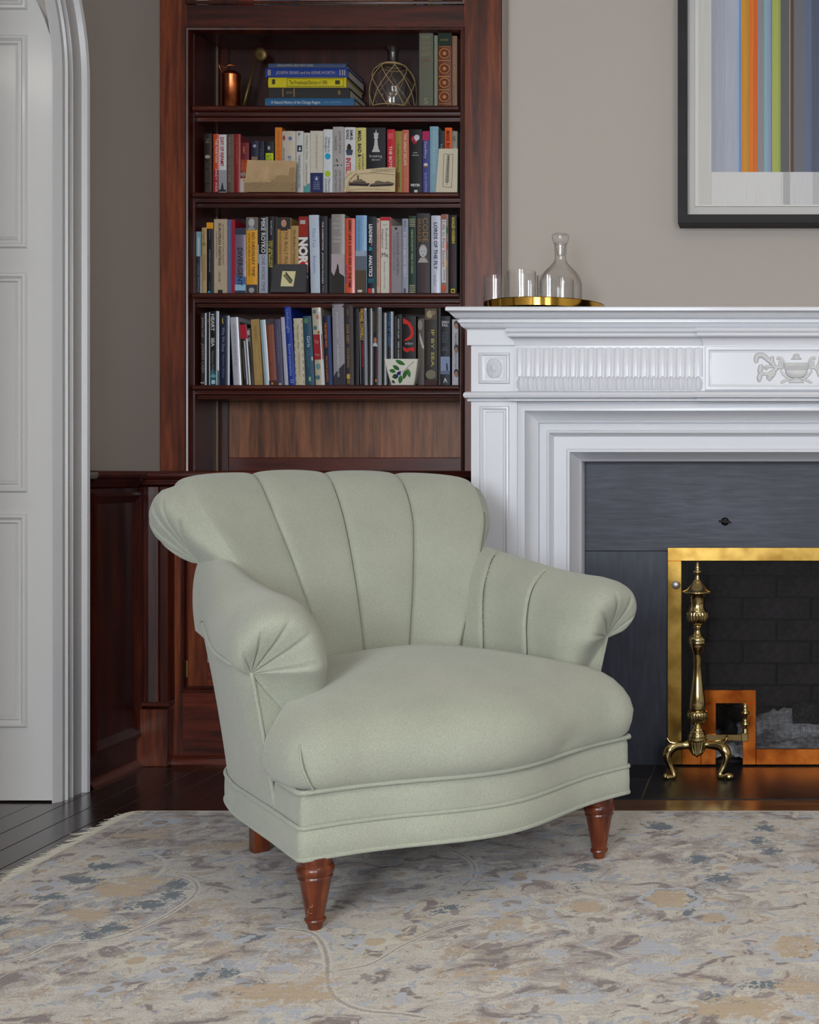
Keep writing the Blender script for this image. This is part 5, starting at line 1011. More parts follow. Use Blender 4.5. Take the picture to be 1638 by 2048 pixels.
for pts in ([(.06, .0), (.07, .25), (.12, .5), (.22, .68), (.24, .84)], [(.1, .0), (.11, .3), (.16, .55), (.24, .7), (.6, .76), (.98, .68)], [(.12, .06), (.4, .1), (.9, .06)], [(.0, .4), (.06, .62), (.16, .78)], [(.52, .78), (.75, .84), (.98, .80)]):
    C = cr(pts, 20); tube('ink_line', [M @ Vector((a*w, -.0036, b*h)) for a, b in C], .00035, ink((96, 82, 66)), th, 4)
for i in range(8):
    a = .55+i*.055; C = cr([(a, .84), (a+.015, .93), (a+.03, .86), (a+.045, .95)], 8); tube('ink_line', [M @ Vector((x*w, -.0016, z*h)) for x, z in C], .0003, ink((110, 94, 76)), th, 4)
th, M, w, h = card('cream card with framed dark fern print at the right end', (871.5, 296, 914.5, 379), 3.812, None, z0=z2+.0006)
outl = [(.0, 0), (1, .0), (1, 1.0), (.12, 1.0)]
bm = bmesh.new(); vv = [bm.verts.new(M @ Vector((a*w, y, b*h))) for y in (0, .002) for a, b in outl]; n = 4
bm.faces.new(vv[:n]); bm.faces.new(vv[n:]); [bm.faces.new((vv[i], vv[(i+1) % n], vv[n+(i+1) % n], vv[n+i])) for i in range(n)]
bmo('card_sheet', bm, flat('pale_card', (196, 186, 164), .6), th)
for q in ([(.33, .12), (.36, .88)], [(.36, .88), (.78, .87)], [(.78, .87), (.74, .11)], [(.74, .11), (.33, .12)]):
    a, b = q; tube('printed_border', [M @ Vector((a[0]*w, -.0006, a[1]*h)), M @ Vector((b[0]*w, -.0006, b[1]*h))], .0005, ink((52, 46, 42)), th, 4)
tube('printed_stem', [M @ Vector((.52*w, -.0006, .16*h)), M @ Vector((.57*w, -.0006, .84*h))], .0005, ink((38, 40, 36)), th, 4)
def leafshape(M, w, h, cx, cz, dx, dz, wd, nm, col, th, y=-.0010):
    ln = math.hypot(dx, dz); ux, uz = dx/ln, dz/ln; pts = []
    for t in np.linspace(0, 1, 6): k = wd*math.sin(PI*t)**.8; pts.append((cx+dx*t-uz*k, cz+dz*t+ux*k))
    for t in np.linspace(1, 0, 6)[1:-1]: k = wd*math.sin(PI*t)**.8; pts.append((cx+dx*t+uz*k, cz+dz*t-ux*k))
    mesh(nm, [M @ Vector((a, y, b)) for a, b in pts], [tuple(range(len(pts)))], ink(col), th)
for i in range(15):
    t = i/14; cx = (.52+.05*t)*w; cz = (.22+.6*t)*h
    for s in (-1, 1): leafshape(M, w, h, cx, cz, s*.10*w*(1-.35*t), .035*h, .0012, 'fern_leaflet', (38, 42, 38), th)
# small black frame with a leaf, leaning on the middle row
z3 = SHELF['r3']+.0006; Yf = 3.806
th, M, w, h = card('small black photo frame with pressed leaf leaning on the middle row', (541.5, 528, 612, 583), Yf, None, 'photo frame', z0=z3, nm='photo_frame', lean=.08)
fr_m = flat('black_frame_wood', (40, 40, 46), .5, bump=(90, .1))
def poly3(outl, y0, y1, mat, nm, th, M=M, hole=None):
    n = len(outl); bm = bmesh.new(); vv = [bm.verts.new(M @ Vector((a, y, b))) for y in (y0, y1) for a, b in outl]
    bm.faces.new(vv[:n]); bm.faces.new(vv[n:]); [bm.faces.new((vv[i], vv[(i+1) % n], vv[n+(i+1) % n], vv[n+i])) for i in range(n)]
    return bmo(nm, bm, mat, th)
O = [(0, 0), (w, 0), (w*.995, h), (w*.10, h)]; I_ = [(w*.27, h*.21), (w*.65, h*.205), (w*.71, h*.76), (w*.24+w*.07, h*.77)]
bm = bmesh.new(); a = [[bm.verts.new(M @ Vector((x, y, z))) for x, z in P] for y, P in ((-.004, O), (-.004, I_), (.006, I_), (.006, O))]
for A, B in ((a[0], a[1]), (a[1], a[2]), (a[2], a[3]), (a[3], a[0])):
    for i in range(4): bm.faces.new((A[i], A[(i+1) % 4], B[(i+1) % 4], B[i]))
bmo('frame_border', bm, fr_m, th)
poly3([(w*.2, h*.15), (w*.75, h*.15), (w*.78, h*.82), (w*.22, h*.82)], .0, .003, flat('leaf_paper', (206, 198, 150), .6), 'mount', th)
tube('leaf_stem', [M @ Vector((w*.60, -.0008, h*.32)), M @ Vector((w*.40, -.0008, h*.66))], .0006, ink((40, 46, 34)), th, 4)
for i in range(7):
    t = i/6; cx, cz = w*(.58-.17*t), h*(.36+.26*t)
    for dx, dz in ((-.075, -.02), (.02, .12)): leafshape(M, w, h, cx, cz, dx*w, dz*h, .0018, 'leaf_lobe', (44, 52, 36), th, -.0012)
# square ceramic planter with blueberries, lowest row
z4 = SHELF['r4']+.0006; Yp_ = 3.812
a0 = at(770, 719, Yp_); xl, xr = a0.x, X_(838, Yp_); xb0_, xb1_ = X_(786, Yp_), X_(832, Yp_); zt = a0.z+.0008
th = thing('planter', 'small white square flared bowl painted with blueberries and green leaves', 'bowl', ((xl+xr)/2, Yp_, z4))
cer = flat('glazed_ceramic', (214, 212, 200), .15, coat=.6, var=.02)
cx = (xl+xr)/2; hw = (xr-xl)/2; hb = hw*.66; cyy = Yp_+hb+.006
V = []; Fc = []; rows = 8
def ring(hw_, z, rr=.004):
    P = []
    for sx, sy, a_ in ((1, -1, -PI/2), (1, 1, 0), (-1, 1, PI/2), (-1, -1, PI)):
        for k in range(4):
            an = a_+PI/2*k/3; P.append((cx+sx*(hw_-rr)+rr*math.cos(an), cyy+sy*(hw_-rr)+rr*math.sin(an), z))
    return P
for j in range(rows+1):
    t = j/rows; V += ring(hb+(hw-hb)*t**.8, z4+(zt-z4)*t)
V += ring(hw-.0025, zt); V += ring(hb-.002, z4+.006)
V_ = V; Fc = grid_faces(rows+3, 16, False, True)+[tuple(range(15, -1, -1)), tuple((rows+2)*16+k for k in range(16))]
mesh('bowl_body', V_, Fc, cer, th, False)
hh = zt-z4
def on_face(u, v):                                     # u across the front face -1..1, v up 0..1
    t = max(0, v)**.8; wd = hb+(hw-hb)*t; return Vector((cx+u*wd*.96, cyy-wd-.0008, z4+v*hh))
def oleaf(u, v, du, dv, wd, col):
    a = on_face(u, v); b = on_face(u+du, v+dv); d = b-a; ln = d.length; d.normalize(); nx = Vector((-d.z, 0, d.x)); P = []
    for t in np.linspace(0, 1, 7): P.append(a+d*ln*t+nx*wd*math.sin(PI*t)**.8)
    for t in np.linspace(1, 0, 7)[1:-1]: P.append(a+d*ln*t-nx*wd*math.sin(PI*t)**.8)
    P = [Vector((p.x, on_face(0, (p.z-z4)/hh).y-.0003, p.z)) for p in P]
    mesh('painted_leaf', P, [tuple(range(len(P)))], ink(col, .3), th); 
    P = [on_face(u, v), on_face(u+du, v+dv)]; P = [Vector((p.x, p.y-.0006, p.z)) for p in P]; tube('leaf_vein', P, .0003, ink((150, 190, 140)), th, 3)
for q in ((-.35, .95, .62, -.18, .0062, (50, 112, 50)), (-.55, .75, .42, -.18, .006, (44, 96, 44)), (-.85, .56, .45, -.05, .006, (50, 112, 50)), (-.75, .30, .50, .05, .0075, (30, 74, 36)), (-.25, .05, .22, .32, .0068, (50, 110, 50)), (.10, .22, .25, .36, .0062, (44, 98, 44)), (.62, .28, -.2, .36, .0058, (60, 124, 56)), (-.85, .18, .2, -.12, .004, (40, 60, 60))): oleaf(*q)
tube('painted_twig', [on_face(u, v)-Vector((0, .0006, 0)) for u, v in ((.05, .50), (.25, .58), (.5, .72), (.82, .9))], .0005, ink((150, 96, 70)), th, 4)
for i in range(9):
    u, v = -.25+random.uniform(-.16, .2), .42+random.uniform(-.1, .12); c = on_face(u, v)
    V, Fc = lathe([(0, 0), (.0022, .0002), (.0030, .0008), (.0030, .001)], 10, (c.x, c.y-.0004-i*.0001, c.z), axis=Matrix.Rotation(PI/2, 4, 'X')); mesh('painted_berry', V, Fc, ink(random.choice(((40, 48, 140), (30, 36, 110), (62, 70, 160))), .3), th, True)
# copper mug, long spoon, netted bottle on the shelf of the flat stack
z1 = SHELF['r1']+.0006
Ym = 3.86; mc = at(461, 200, Ym); mw = .030
th = thing('copper_mug', 'worn copper mug with angular handle beside the dark wooden spoon', 'mug', (mc.x, Ym, z1))
mh = Z_(150, Ym)-z1
P = [(0, 0), (.95, 0), (1.0, .02), (1.0, .06), (.96, .08), (.92, .5), (.90, .93), (.95, .96), (.95, 1.0), (.88, 1.0), (.86, .9), (.88, .1), (0, .08)]
mesh('mug_body', *lathe([(r*mw*.98, z*mh) for r, z in P], 32, (mc.x+.004, Ym, z1), close=False), copper_m, th, True)
hx_ = mc.x-.024; C = [(mc.x-.018, Ym-.020, z1+mh*.98), (mc.x-.026, Ym-.024, z1+mh*1.25), (mc.x-.006, Ym-.024, z1+mh*1.12), (mc.x+.006, Ym-.022, z1+mh*1.22), (mc.x+.024, Ym-.02, z1+mh*1.2)]
tube('wire_handle', C, .0022, copper_m, th, 8)
mesh('lid', *lathe([(.90*mw, 0), (.80*mw, .006), (.5*mw, .012), (0, .014)], 28, (mc.x+.004, Ym, z1+mh*.99), close=False), copper_m, th, True)
th = thing('spoon', 'dull brass long spoon standing upright behind the copper mug', 'spoon', (X_(484, 3.9), 3.90, z1))
sp0 = Vector((X_(482, 3.90), 3.90, z1+.001)); sp1 = at(513, 118, 3.93)
tube('handle', [sp0, sp0.lerp(sp1, .5), sp1], [.0075, .0055, .0035], spoon_m, th, 8)
ax = Matrix.Translation(at(521, 109, 3.925)) @ Matrix.Rotation(.5, 4, 'Y') @ Matrix.Rotation(PI/2+.2, 4, 'X')
V, Fc = lathe([(0, .004), (.012, .005), (.0195, .002), (.0215, -.001), (.0205, -.0035), (.012, -.001), (0, .0)], 28); mesh('bowl', [ax @ v for v in V], Fc, spoon_m, th, True)
Yg = 3.872; gc = X_(786, Yg); g0 = z1; gh = Z_(97, Yg)-z1; R = (834-739)/2*Yg/F*.93
th = thing('netted_bottle', 'round clear glass bottle wrapped in knotted jute netting', 'bottle', (gc, Yg, z1))
P = [(0, 0), (.85, 0), (.93, .012), (.97, .05), (1.0, .20), (1.0, .38), (.96, .50), (.84, .61), (.62, .695), (.38, .735), (.26, .76), (.235, .80), (.235, .90), (.26, .945), (.36, .985), (.37, 1.0), (.34, 1.0), (.22, .94), (.20, .80)]
mesh('glass_body', *lathe([(r*R, z*gh) for r, z in P], 48, (gc, Yg, g0), close=False), bglass, th, True)
jute = flat('jute_cord', (164, 138, 96), .85, bump=(300, .4), var=.15)
def bpt(a, t):
    zs = [z for r, z in P[1:12]]; rs = [r for r, z in P[1:12]]; return Vector((gc+np.interp(t, zs, rs)*R*1.025*math.cos(a), Yg+np.interp(t, zs, rs)*R*1.025*math.sin(a), g0+.001+t*gh))
na = 8
for s in (-1, 1):
    for i in range(na):
        a0_ = 2*PI*i/na; pts = []
        for t, k in ((.02, 0), (.08, .25), (.26, 1), (.46, 2), (.62, 2.8), (.70, 3.2)):
            pts.append(bpt(a0_+s*k*PI/na, t))
        C = cr(pts, 26); tube('net_cord', [Vector(c) for c in C], .00125, jute, th, 5)
for t, r_ in ((.70, .0022), (.73, .0026), (.02, .0016)):
    tube('neck_cord' if t > .5 else 'base_cord', [bpt(2*PI*i/28, t) for i in range(28)], r_, jute, th, 6, True)

# ================================================================ TRAY, TUMBLERS, DECANTER on the mantel shelf
zt0 = 1.3122; Yt = 3.60
tc_ = X_(1089, Yt); TR = .172
tray = thing('tray', 'round polished brass tray on the white mantel shelf', 'tray', (tc_, Yt, zt0))
rimz = Z_(593.5, Yt-TR)-zt0
P = [(0, 0), (.160, 0), (.166, .0015), (.1695, .005), (.1708, rimz*.6), (TR, rimz-.001), (TR+.0008, rimz), (TR, rimz+.0010), (TR-.0022, rimz), (.1690, rimz*.6), (.1675, .006), (.160, .0028), (0, .0024)]
_t = mesh('tray_dish', *lathe(P, 96, (tc_, Yt, zt0), close=False), brass_t, tray, True); _t.data.set_sharp_from_angle(angle=math.radians(28))
def tumbler(x, Y, r, h, label):
    cx_ = X_(x, Y); z = zt0+.003
    th = thing('tumbler', label, 'glass', (cx_, Y, z), 'clear glass tumblers on the brass tray')
    P = [(0, 0), (r*.93, 0), (r*.985, .002), (r, .006), (r, h), (r-.0006, h+.0005), (r-.0013, h), (r-.0016, .012), (r*.85, .009), (0, .0085)]
    o = mesh('glass_cup', *lathe(P, 48, (cx_, Y, z), close=False), tglass, th, True); o.data.set_sharp_from_angle(angle=math.radians(25))
tumbler(990, 3.585, .0325, .104, 'clear tumbler at the bookcase end of the brass tray')
tumbler(1043, 3.525, .0405, .109, 'largest front tumbler, second from the bookcase on the tray')
tumbler(1098, 3.56, .0345, .101, 'clear tumbler in front of the decanter, third from the bookcase')
tumbler(1124, 3.625, .034, .103, 'clear tumbler behind the third one, nearest the decanter')
tumbler(1060, 3.66, .034, .100, 'clear tumbler at the back, half hidden by the largest one')
Yd = 3.67; dc = X_(1121, Yd); dz = zt0+.003
th = thing('decanter', 'stoppered clear glass decanter with a little amber liquor on the tray', 'decanter', (dc, Yd, dz))
dh = Z_(487, Yd)-dz
P = [(0, 0), (.058, 0), (.062, .003), (.0635, .010), (.0635, .085), (.0625, .100), (.057, .117), (.046, .132), (.031, .146), (.0215, .157), (.0170, .168), (.0165, .180), (.0185, dh-.006), (.0200, dh), (.0186, dh+.001), (.0170, dh-.005), (.0150, .180), (.0152, .168), (.0195, .158), (.045, .130), (.0605, .100), (.0615, .010), (0, .006)]
mesh('decanter_body', *lathe(P, 56, (dc, Yd, dz), close=False), tglass, th, True)
P = [(0, 0), (.010, 0), (.0145, dh*.0+.030), (.0165, .036), (.021, .038), (.024, .046), (.0255, .056), (.0245, .060), (.021, .063), (.012, .060), (0, .059)]
mesh('stopper', *lathe(P, 40, (dc, Yd, dz+dh-.036), close=False), tglass, th, True)
m, nt, b = nt_mat('amber_liquor'); b.inputs['Base Color'].default_value = lin((176, 84, 30)); b.inputs['Transmission Weight'].default_value = .6; b.inputs['Roughness'].default_value = .05
mesh('liquor', *lathe([(0, 0), (.0585, 0), (.0595, .014), (0, .014)], 40, (dc, Yd, dz+.0065), close=False), m, th, True)

# ================================================================ PICTURE
Yf0 = 3.797; pic = thing('framed_print', 'large black framed abstract print of coloured vertical stripes above the mantel', 'picture', (X0, YW, 1.6))
px0 = X_(1355.5, Yf0); px1 = sym(px0)+.0; pz0 = Z_(446, Yf0); pz1 = 2.62; fw = .0265
blackf = wood('black_stained_frame', (10, 10, 13), (16, 15, 20), (24, 23, 30), 'X', .65, 0)
V, Fc = sweep_frame([(px0, pz0), (px0, pz1), (px1, pz1), (px1, pz0)], [(0, YW-.001), (0, Yf0+.001), (.001, Yf0), (fw-.001, Yf0), (fw, Yf0+.001), (fw, YW-.03)], True, 1)
mesh('frame', V, Fc, blackf, pic)
box('backing_board', px0+.004, px1-.004, YW-.03, YW-.002, pz0+.004, pz1-.004, steel, pic)
ym = YW-.034
mat_m = flat('off_white_mat', (206, 204, 202), .8)
box('mat', px0+fw-.001, px1-fw+.001, ym, YW-.031, pz0+fw-.001, pz1-fw+.001, mat_m, pic)
def PX(x): return X_(x, ym)
def PZ(y): return Z_(y, ym)
ix0 = PX(1390); ix1 = sym(ix0); iz0 = PZ(413.5)
box('print_sheet', ix0, ix1, ym-.006, ym-.0002, iz0, pz1-fw-.022, flat('print_paper', (222, 220, 216), .7), pic, .0006)
def stripes(name, stops, fine, fscale, y0, sat=.12):
    m, nt, b = nt_mat(name); L = nt.links.new; N = nt.nodes.new; b.inputs['Roughness'].default_value = .6
    tc = N('ShaderNodeTexCoord'); sx = N('ShaderNodeSeparateXYZ'); L(tc.outputs['Object'], sx.inputs[0])
    a, c = stops[0][0], stops[-1][0]
    mr = N('ShaderNodeMapRange'); mr.inputs[1].default_value = PX(a); mr.inputs[2].default_value = PX(c); L(sx.outputs[0], mr.inputs[0])
    r = ramp(nt, [((p-a)/(c-a)*.9999, col) for p, col in stops], 'CONSTANT'); L(mr.outputs[0], r.inputs[0])
    mp = N('ShaderNodeMapping'); mp.inputs['Scale'].default_value = (1, 0, .012); L(tc.outputs['Object'], mp.inputs[0])
    nz = N('ShaderNodeTexNoise'); nz.inputs['Scale'].default_value = fscale; nz.inputs['Detail'].default_value = 4; nz.inputs['Roughness'].default_value = .7; L(mp.outputs[0], nz.inputs['Vector'])
    m2 = N('ShaderNodeMapRange'); m2.inputs[1].default_value = .3; m2.inputs[2].default_value = .7; m2.inputs[3].default_value = 1-fine; m2.inputs[4].default_value = 1+fine; L(nz.outputs[0], m2.inputs[0])
    hv = N('ShaderNodeHueSaturation'); L(r.outputs[0], hv.inputs['Color']); L(m2.outputs[0], hv.inputs['Value'])
    n2 = N('ShaderNodeTexNoise'); n2.inputs['Scale'].default_value = 60; n2.inputs['Detail'].default_value = 2; L(mp.outputs[0], n2.inputs['Vector'])
    m3 = N('ShaderNodeMapRange'); m3.inputs[1].default_value = .3; m3.inputs[2].default_value = .7; m3.inputs[3].default_value = .5-sat*.1; m3.inputs[4].default_value = .5+sat*.1; L(n2.outputs[0], m3.inputs[0]); L(m3.outputs[0], hv.inputs['Hue'])
    L(hv.outputs[0], b.inputs['Base Color']); return m
pm = stripes('pale_stripes', [(1390, (222, 220, 216)), (1396, (204, 202, 196)), (1423, (214, 213, 211)), (1560, (206, 206, 204)), (1566, (176, 176, 176)), (1580, (208, 206, 208)), (1625, (186, 186, 190)), (1740, (200, 198, 200))], .09, 380, 0)
box('pale_stripe_field', PX(1397), sym(PX(1397)), ym-.0066, ym-.0061, PZ(410), pz1-fw-.03, pm, pic)
cs = [(1423, (160, 162, 174)), (1431, (166, 169, 184)), (1450, (172, 176, 192)), (1474, (150, 172, 206)), (1477, (92, 140, 196)), (1482, (212, 128, 32)), (1490, (196, 130, 30)), (1499, (220, 124, 16)), (1507, (214, 106, 10)), (1514, (140, 138, 142)), (1528, (134, 172, 184)), (1534, (136, 156, 190)), (1541, (120, 128, 108)), (1544, (164, 176, 88)), (1556, (150, 162, 74)), (1561, (92, 92, 94)), (1578, (160, 136, 116)), (1580, (84, 58, 52)), (1587, (106, 108, 114)), (1608, (96, 106, 132)), (1622, (78, 86, 108)), (1640, (110, 130, 160)), (1660, (190, 150, 60)), (1680, (90, 60, 60)), (1700, (140, 150, 170)), (1720, (150, 160, 100)), (1760, (90, 90, 96))]
cm_ = stripes('coloured_stripes', cs, .13, 420, 0, .2)
box('coloured_stripe_field', PX(1423), sym(PX(1423))-.0, ym-.0072, ym-.0067, PZ(345), pz1-fw-.05, cm_, pic)

# ================================================================ RUG
RX0, RX1, RY0, RY1 = -1.594, 1.35, .55, 3.125
rug = thing('rug', 'large faded oriental rug in cream, taupe and grey-blue with fringed end', 'rug', (0, 2, 0))
def rugxy(x, y): Y = H*F/(y-CY); return X_(x, Y), Y
m, nt, b = nt_mat('faded_oriental_pile'); L = nt.links.new; N = nt.nodes.new
b.inputs['Roughness'].default_value = .9; b.inputs['Sheen Weight'].default_value = .25; b.inputs['Specular IOR Level'].default_value = .2
tc = N('ShaderNodeTexCoord')
def nz_(scale, det=4, dist=0, rough=.55, sc=(1, 1, 1), off=(0, 0, 0), vec=None):
    mp = N('ShaderNodeMapping'); mp.inputs['Scale'].default_value = sc; mp.inputs['Location'].default_value = off; L(vec or tc.outputs['Object'], mp.inputs[0])
    n = N('ShaderNodeTexNoise'); n.inputs['Scale'].default_value = scale; n.inputs['Detail'].default_value = det; n.inputs['Distortion'].default_value = dist; n.inputs['Roughness'].default_value = rough; L(mp.outputs[0], n.inputs['Vector']); return n
def math_(op, a, b_=None, c=None):
    n = N('ShaderNodeMath'); n.operation = op
    for i, v in enumerate((a, b_, c)):
        if v is None: continue
        if isinstance(v, (int, float)): n.inputs[i].default_value = v
        else: L(v, n.inputs[i])
    return n.outputs[0]
def step(v, a, b_): mr = N('ShaderNodeMapRange'); mr.interpolation_type = 'SMOOTHSTEP'; mr.inputs[1].default_value = a; mr.inputs[2].default_value = b_; L(v, mr.inputs[0]); return mr.outputs[0]
def mixc(f, a, b_):
    n = N('ShaderNodeMix'); n.data_type = 'RGBA'
    for i, v in ((0, f), (6, a), (7, b_)):
        if isinstance(v, (int, float)): n.inputs[i].default_value = v
        elif isinstance(v, tuple): n.inputs[i].default_value = lin(v)
        else: L(v, n.inputs[i])
    return n.outputs[2]
# attribute fields drawn in rug space: 'pattern' r = outline distance, g = ground hue, b = accent
at_ = N('ShaderNodeVertexColor'); at_.layer_name = 'pattern'; sep = N('ShaderNodeSeparateColor'); L(at_.outputs[0], sep.inputs[0])
rag = nz_(55, 4, .5); ragf = nz_(150, 3)
jit = math_('ADD', math_('MULTIPLY', math_('SUBTRACT', rag.outputs[0], .5), 1.5), math_('MULTIPLY', math_('SUBTRACT', ragf.outputs[0], .5), .9))
big = nz_(3.2, 2, 1.2); med = nz_(13, 7, .9, .66, (1, 1.25, 1)); med2 = nz_(17, 7, .8, .66, (1, 1, 1), (4, 7, 0)); med3 = nz_(26, 6, .8, .6, (1, 1, 1), (14, 2, 0))
base = mixc(step(math_('ADD', big.outputs[0], math_('MULTIPLY', jit, .06)), .42, .56), (180, 168, 163), (212, 204, 194))
base = mixc(step(math_('ADD', sep.outputs[1], math_('MULTIPLY', jit, .35)), .44, .56), base, (216, 210, 194))
base = mixc(math_('MULTIPLY', step(math_('ADD', sep.outputs[2], math_('MULTIPLY', jit, .35)), .44, .56), .9), base, (172, 174, 182))
c1 = mixc(step(med.outputs[0], .528, .548), base, (222, 216, 206))
c2 = mixc(step(med2.outputs[0], .575, .595), c1, (180, 185, 197))
c3 = mixc(step(math_('SUBTRACT', 1.0, med2.outputs[0]), .58, .605), c2, (196, 174, 148))
c4 = mixc(step(math_('SUBTRACT', 1.0, med.outputs[0]), .57, .60), c3, (146, 132, 131))
c5 = mixc(step(med3.outputs[0], .655, .675), c4, (216, 192, 158))
c6 = mixc(step(math_('SUBTRACT', 1.0, med3.outputs[0]), .685, .70), c5, (116, 134, 152))
# thin pale contour lines where two fields cross
cl = math_('ABSOLUTE', math_('SUBTRACT', med.outputs[0], .50)); lm_ = math_('SUBTRACT', 1.0, step(cl, .006, .013))
c7 = mixc(math_('MULTIPLY', lm_, .75), c6, (228, 224, 216))
cl2 = math_('ABSOLUTE', math_('SUBTRACT', med2.outputs[0], .47)); lm2 = math_('SUBTRACT', 1.0, step(cl2, .004, .010))
c8 = mixc(math_('MULTIPLY', lm2, .45), c7, (150, 138, 128))
at3 = N('ShaderNodeVertexColor'); at3.layer_name = 'floral'; sp3 = N('ShaderNodeSeparateColor'); L(at3.outputs[0], sp3.inputs[0])
c8 = mixc(math_('MULTIPLY', step(math_('ADD', sp3.outputs[0], math_('MULTIPLY', jit, .55)), .5, .6), .85), c8, (228, 222, 208))
c8 = mixc(math_('MULTIPLY', step(math_('ADD', sp3.outputs[1], math_('MULTIPLY', jit, .55)), .5, .6), .8), c8, (150, 134, 132))
# drawn outlines: pale double line with a taupe core
lineR = math_('ADD', sep.outputs[0], math_('MULTIPLY', jit, .14))
c9 = mixc(step(lineR, .45, .55), c8, (222, 218, 208))
c10 = mixc(step(lineR, .78, .86), c9, (176, 165, 158))
# teal accents attribute 2
at2 = N('ShaderNodeVertexColor'); at2.layer_name = 'accent'; sp2 = N('ShaderNodeSeparateColor'); L(at2.outputs[0], sp2.inputs[0])
c11 = mixc(step(math_('ADD', sp2.outputs[0], math_('MULTIPLY', jit, .75)), .5, .6), c10, (108, 124, 138))
c12 = mixc(step(math_('ADD', sp2.outputs[1], math_('MULTIPLY', jit, .9)), .5, .62), c11, (198, 203, 214))
c13 = mixc(step(math_('ADD', sp2.outputs[2], math_('MULTIPLY', jit, .9)), .5, .66), c12, (206, 182, 148))
# abrash streaks, worn pile speckle and fine weave
str_ = nz_(26, 3, .3, .6, (.35, 6, 1)); fin = nz_(520, 2); wv = nz_(300, 2, 0, .5, (.6, 2.2, 1))
v = math_('ADD', math_('ADD', math_('MULTIPLY', math_('SUBTRACT', str_.outputs[0], .5), .42), math_('MULTIPLY', math_('SUBTRACT', fin.outputs[0], .5), .8)), math_('ADD', 1.0, math_('MULTIPLY', math_('SUBTRACT', wv.outputs[0], .5), .45)))
hv = N('ShaderNodeHueSaturation'); L(c13, hv.inputs['Color']); L(v, hv.inputs['Value']); hv.inputs['Saturation'].default_value = .86; L(hv.outputs[0], b.inputs['Base Color'])
bp = N('ShaderNodeBump'); bp.inputs['Strength'].default_value = .7; bp.inputs['Distance'].default_value = .004
L(math_('ADD', math_('ADD', fin.outputs[0], math_('MULTIPLY', wv.outputs[0], .8)), math_('MULTIPLY', med.outputs[0], .8)), bp.inputs['Height']); L(bp.outputs[0], b.inputs['Normal'])
rugm = m
# mesh: fine where the picture shows it
gx = np.concatenate([np.arange(RX0, .22, .005), np.arange(.22, RX1+.03, .03)]); gy = np.concatenate([np.arange(RY0, 1.84, .03), np.arange(1.84, RY1+.001, .005)]); gy[-1] = RY1
GX, GY = np.meshgrid(gx, gy, indexing='ij')
def pdist(poly):
    d = np.full(GX.shape, 9.0)
    for (ax_, ay), (bx_, by) in zip(poly[:-1], poly[1:]):
        dx, dy = bx_-ax_, by-ay; q = dx*dx+dy*dy+1e-12
        t = np.clip(((GX-ax_)*dx+(GY-ay)*dy)/q, 0, 1); d = np.minimum(d, np.hypot(GX-ax_-t*dx, GY-ay-t*dy))
    return d
def curvep(pts, n=40): return [tuple(p) for p in cr([rugxy(*p) for p in pts], n)]
def inside(poly):
    r = np.zeros(GX.shape, bool); n = len(poly)
    for i in range(n):
        (x1, y1), (x2, y2) = poly[i], poly[(i+1) % n]
        c = ((y1 > GY) != (y2 > GY)) & (GX < (x2-x1)*(GY-y1)/(y2-y1+1e-12)+x1); r ^= c
    return r
Rf = np.zeros(GX.shape); Gf = np.full(GX.shape, .2); Bf = np.zeros(GX.shape)
A0 = np.zeros(GX.shape); A1 = np.zeros(GX.shape); A2 = np.zeros(GX.shape)
def drawline(pts, wd=.012, s=1.0, closed=False):
    global Rf
    d = pdist(curvep(pts)); wd = wd*.72; Rf = np.maximum(Rf, np.clip(1-d/(wd*2), 0, 1)*s)
def soft(poly, e=.02): d = pdist(poly+[poly[0]]); ins = inside(poly); return np.clip(np.where(ins, .5+d/e*.5, .5-d/e*.5), 0, 1)
# outlines traced from the photograph's rug
L1 = [(0, 1938), (60, 1922), (110, 1898), (170, 1894), (230, 1886), (300, 1858), (360, 1824), (392, 1795), (388, 1772), (352, 1758), (318, 1758)]
drawline(L1, .010); drawline([(318, 1758), (332, 1738), (322, 1724), (290, 1716), (238, 1728), (150, 1785), (60, 1830), (0, 1852)], .008, .8)
Bf = np.maximum(Bf, soft(curvep([(0, 1938), (110, 1898), (230, 1886), (300, 1858), (360, 1824), (392, 1795), (388, 1772), (352, 1758), (330, 1735), (290, 1722), (238, 1735), (150, 1790), (60, 1830), (0, 1858)], 60)))
L2 = [(560, 1868), (620, 1876), (645, 1900), (655, 1935), (655, 1970), (668, 2005), (720, 2032), (800, 2040), (850, 2048)]
drawline(L2, .012); drawline([(655, 1952), (560, 1950), (480, 1955), (400, 1965)], .005, .6)
Gf = np.maximum(Gf, soft(curvep([(640, 1870), (760, 1840), (900, 1800), (1000, 1770), (1060, 1812), (990, 1830), (870, 1862), (800, 1910), (740, 1950), (665, 1960), (655, 1910)], 60), .03))
drawline([(660, 1955), (740, 1940), (800, 1905), (855, 1880), (900, 1865), (1000, 1840), (1080, 1822)], .009)
drawline([(560, 1640), (700, 1668), (800, 1690), (880, 1700), (940, 1730), (948, 1760), (925, 1782)], .010); drawline([(930, 1780), (990, 1780), (1040, 1800), (1080, 1820), (1110, 1825)], .008)
drawline([(1110, 1825), (1130, 1812), (1180, 1806), (1215, 1812), (1218, 1830), (1180, 1842), (1135, 1838), (1112, 1825)], .007)
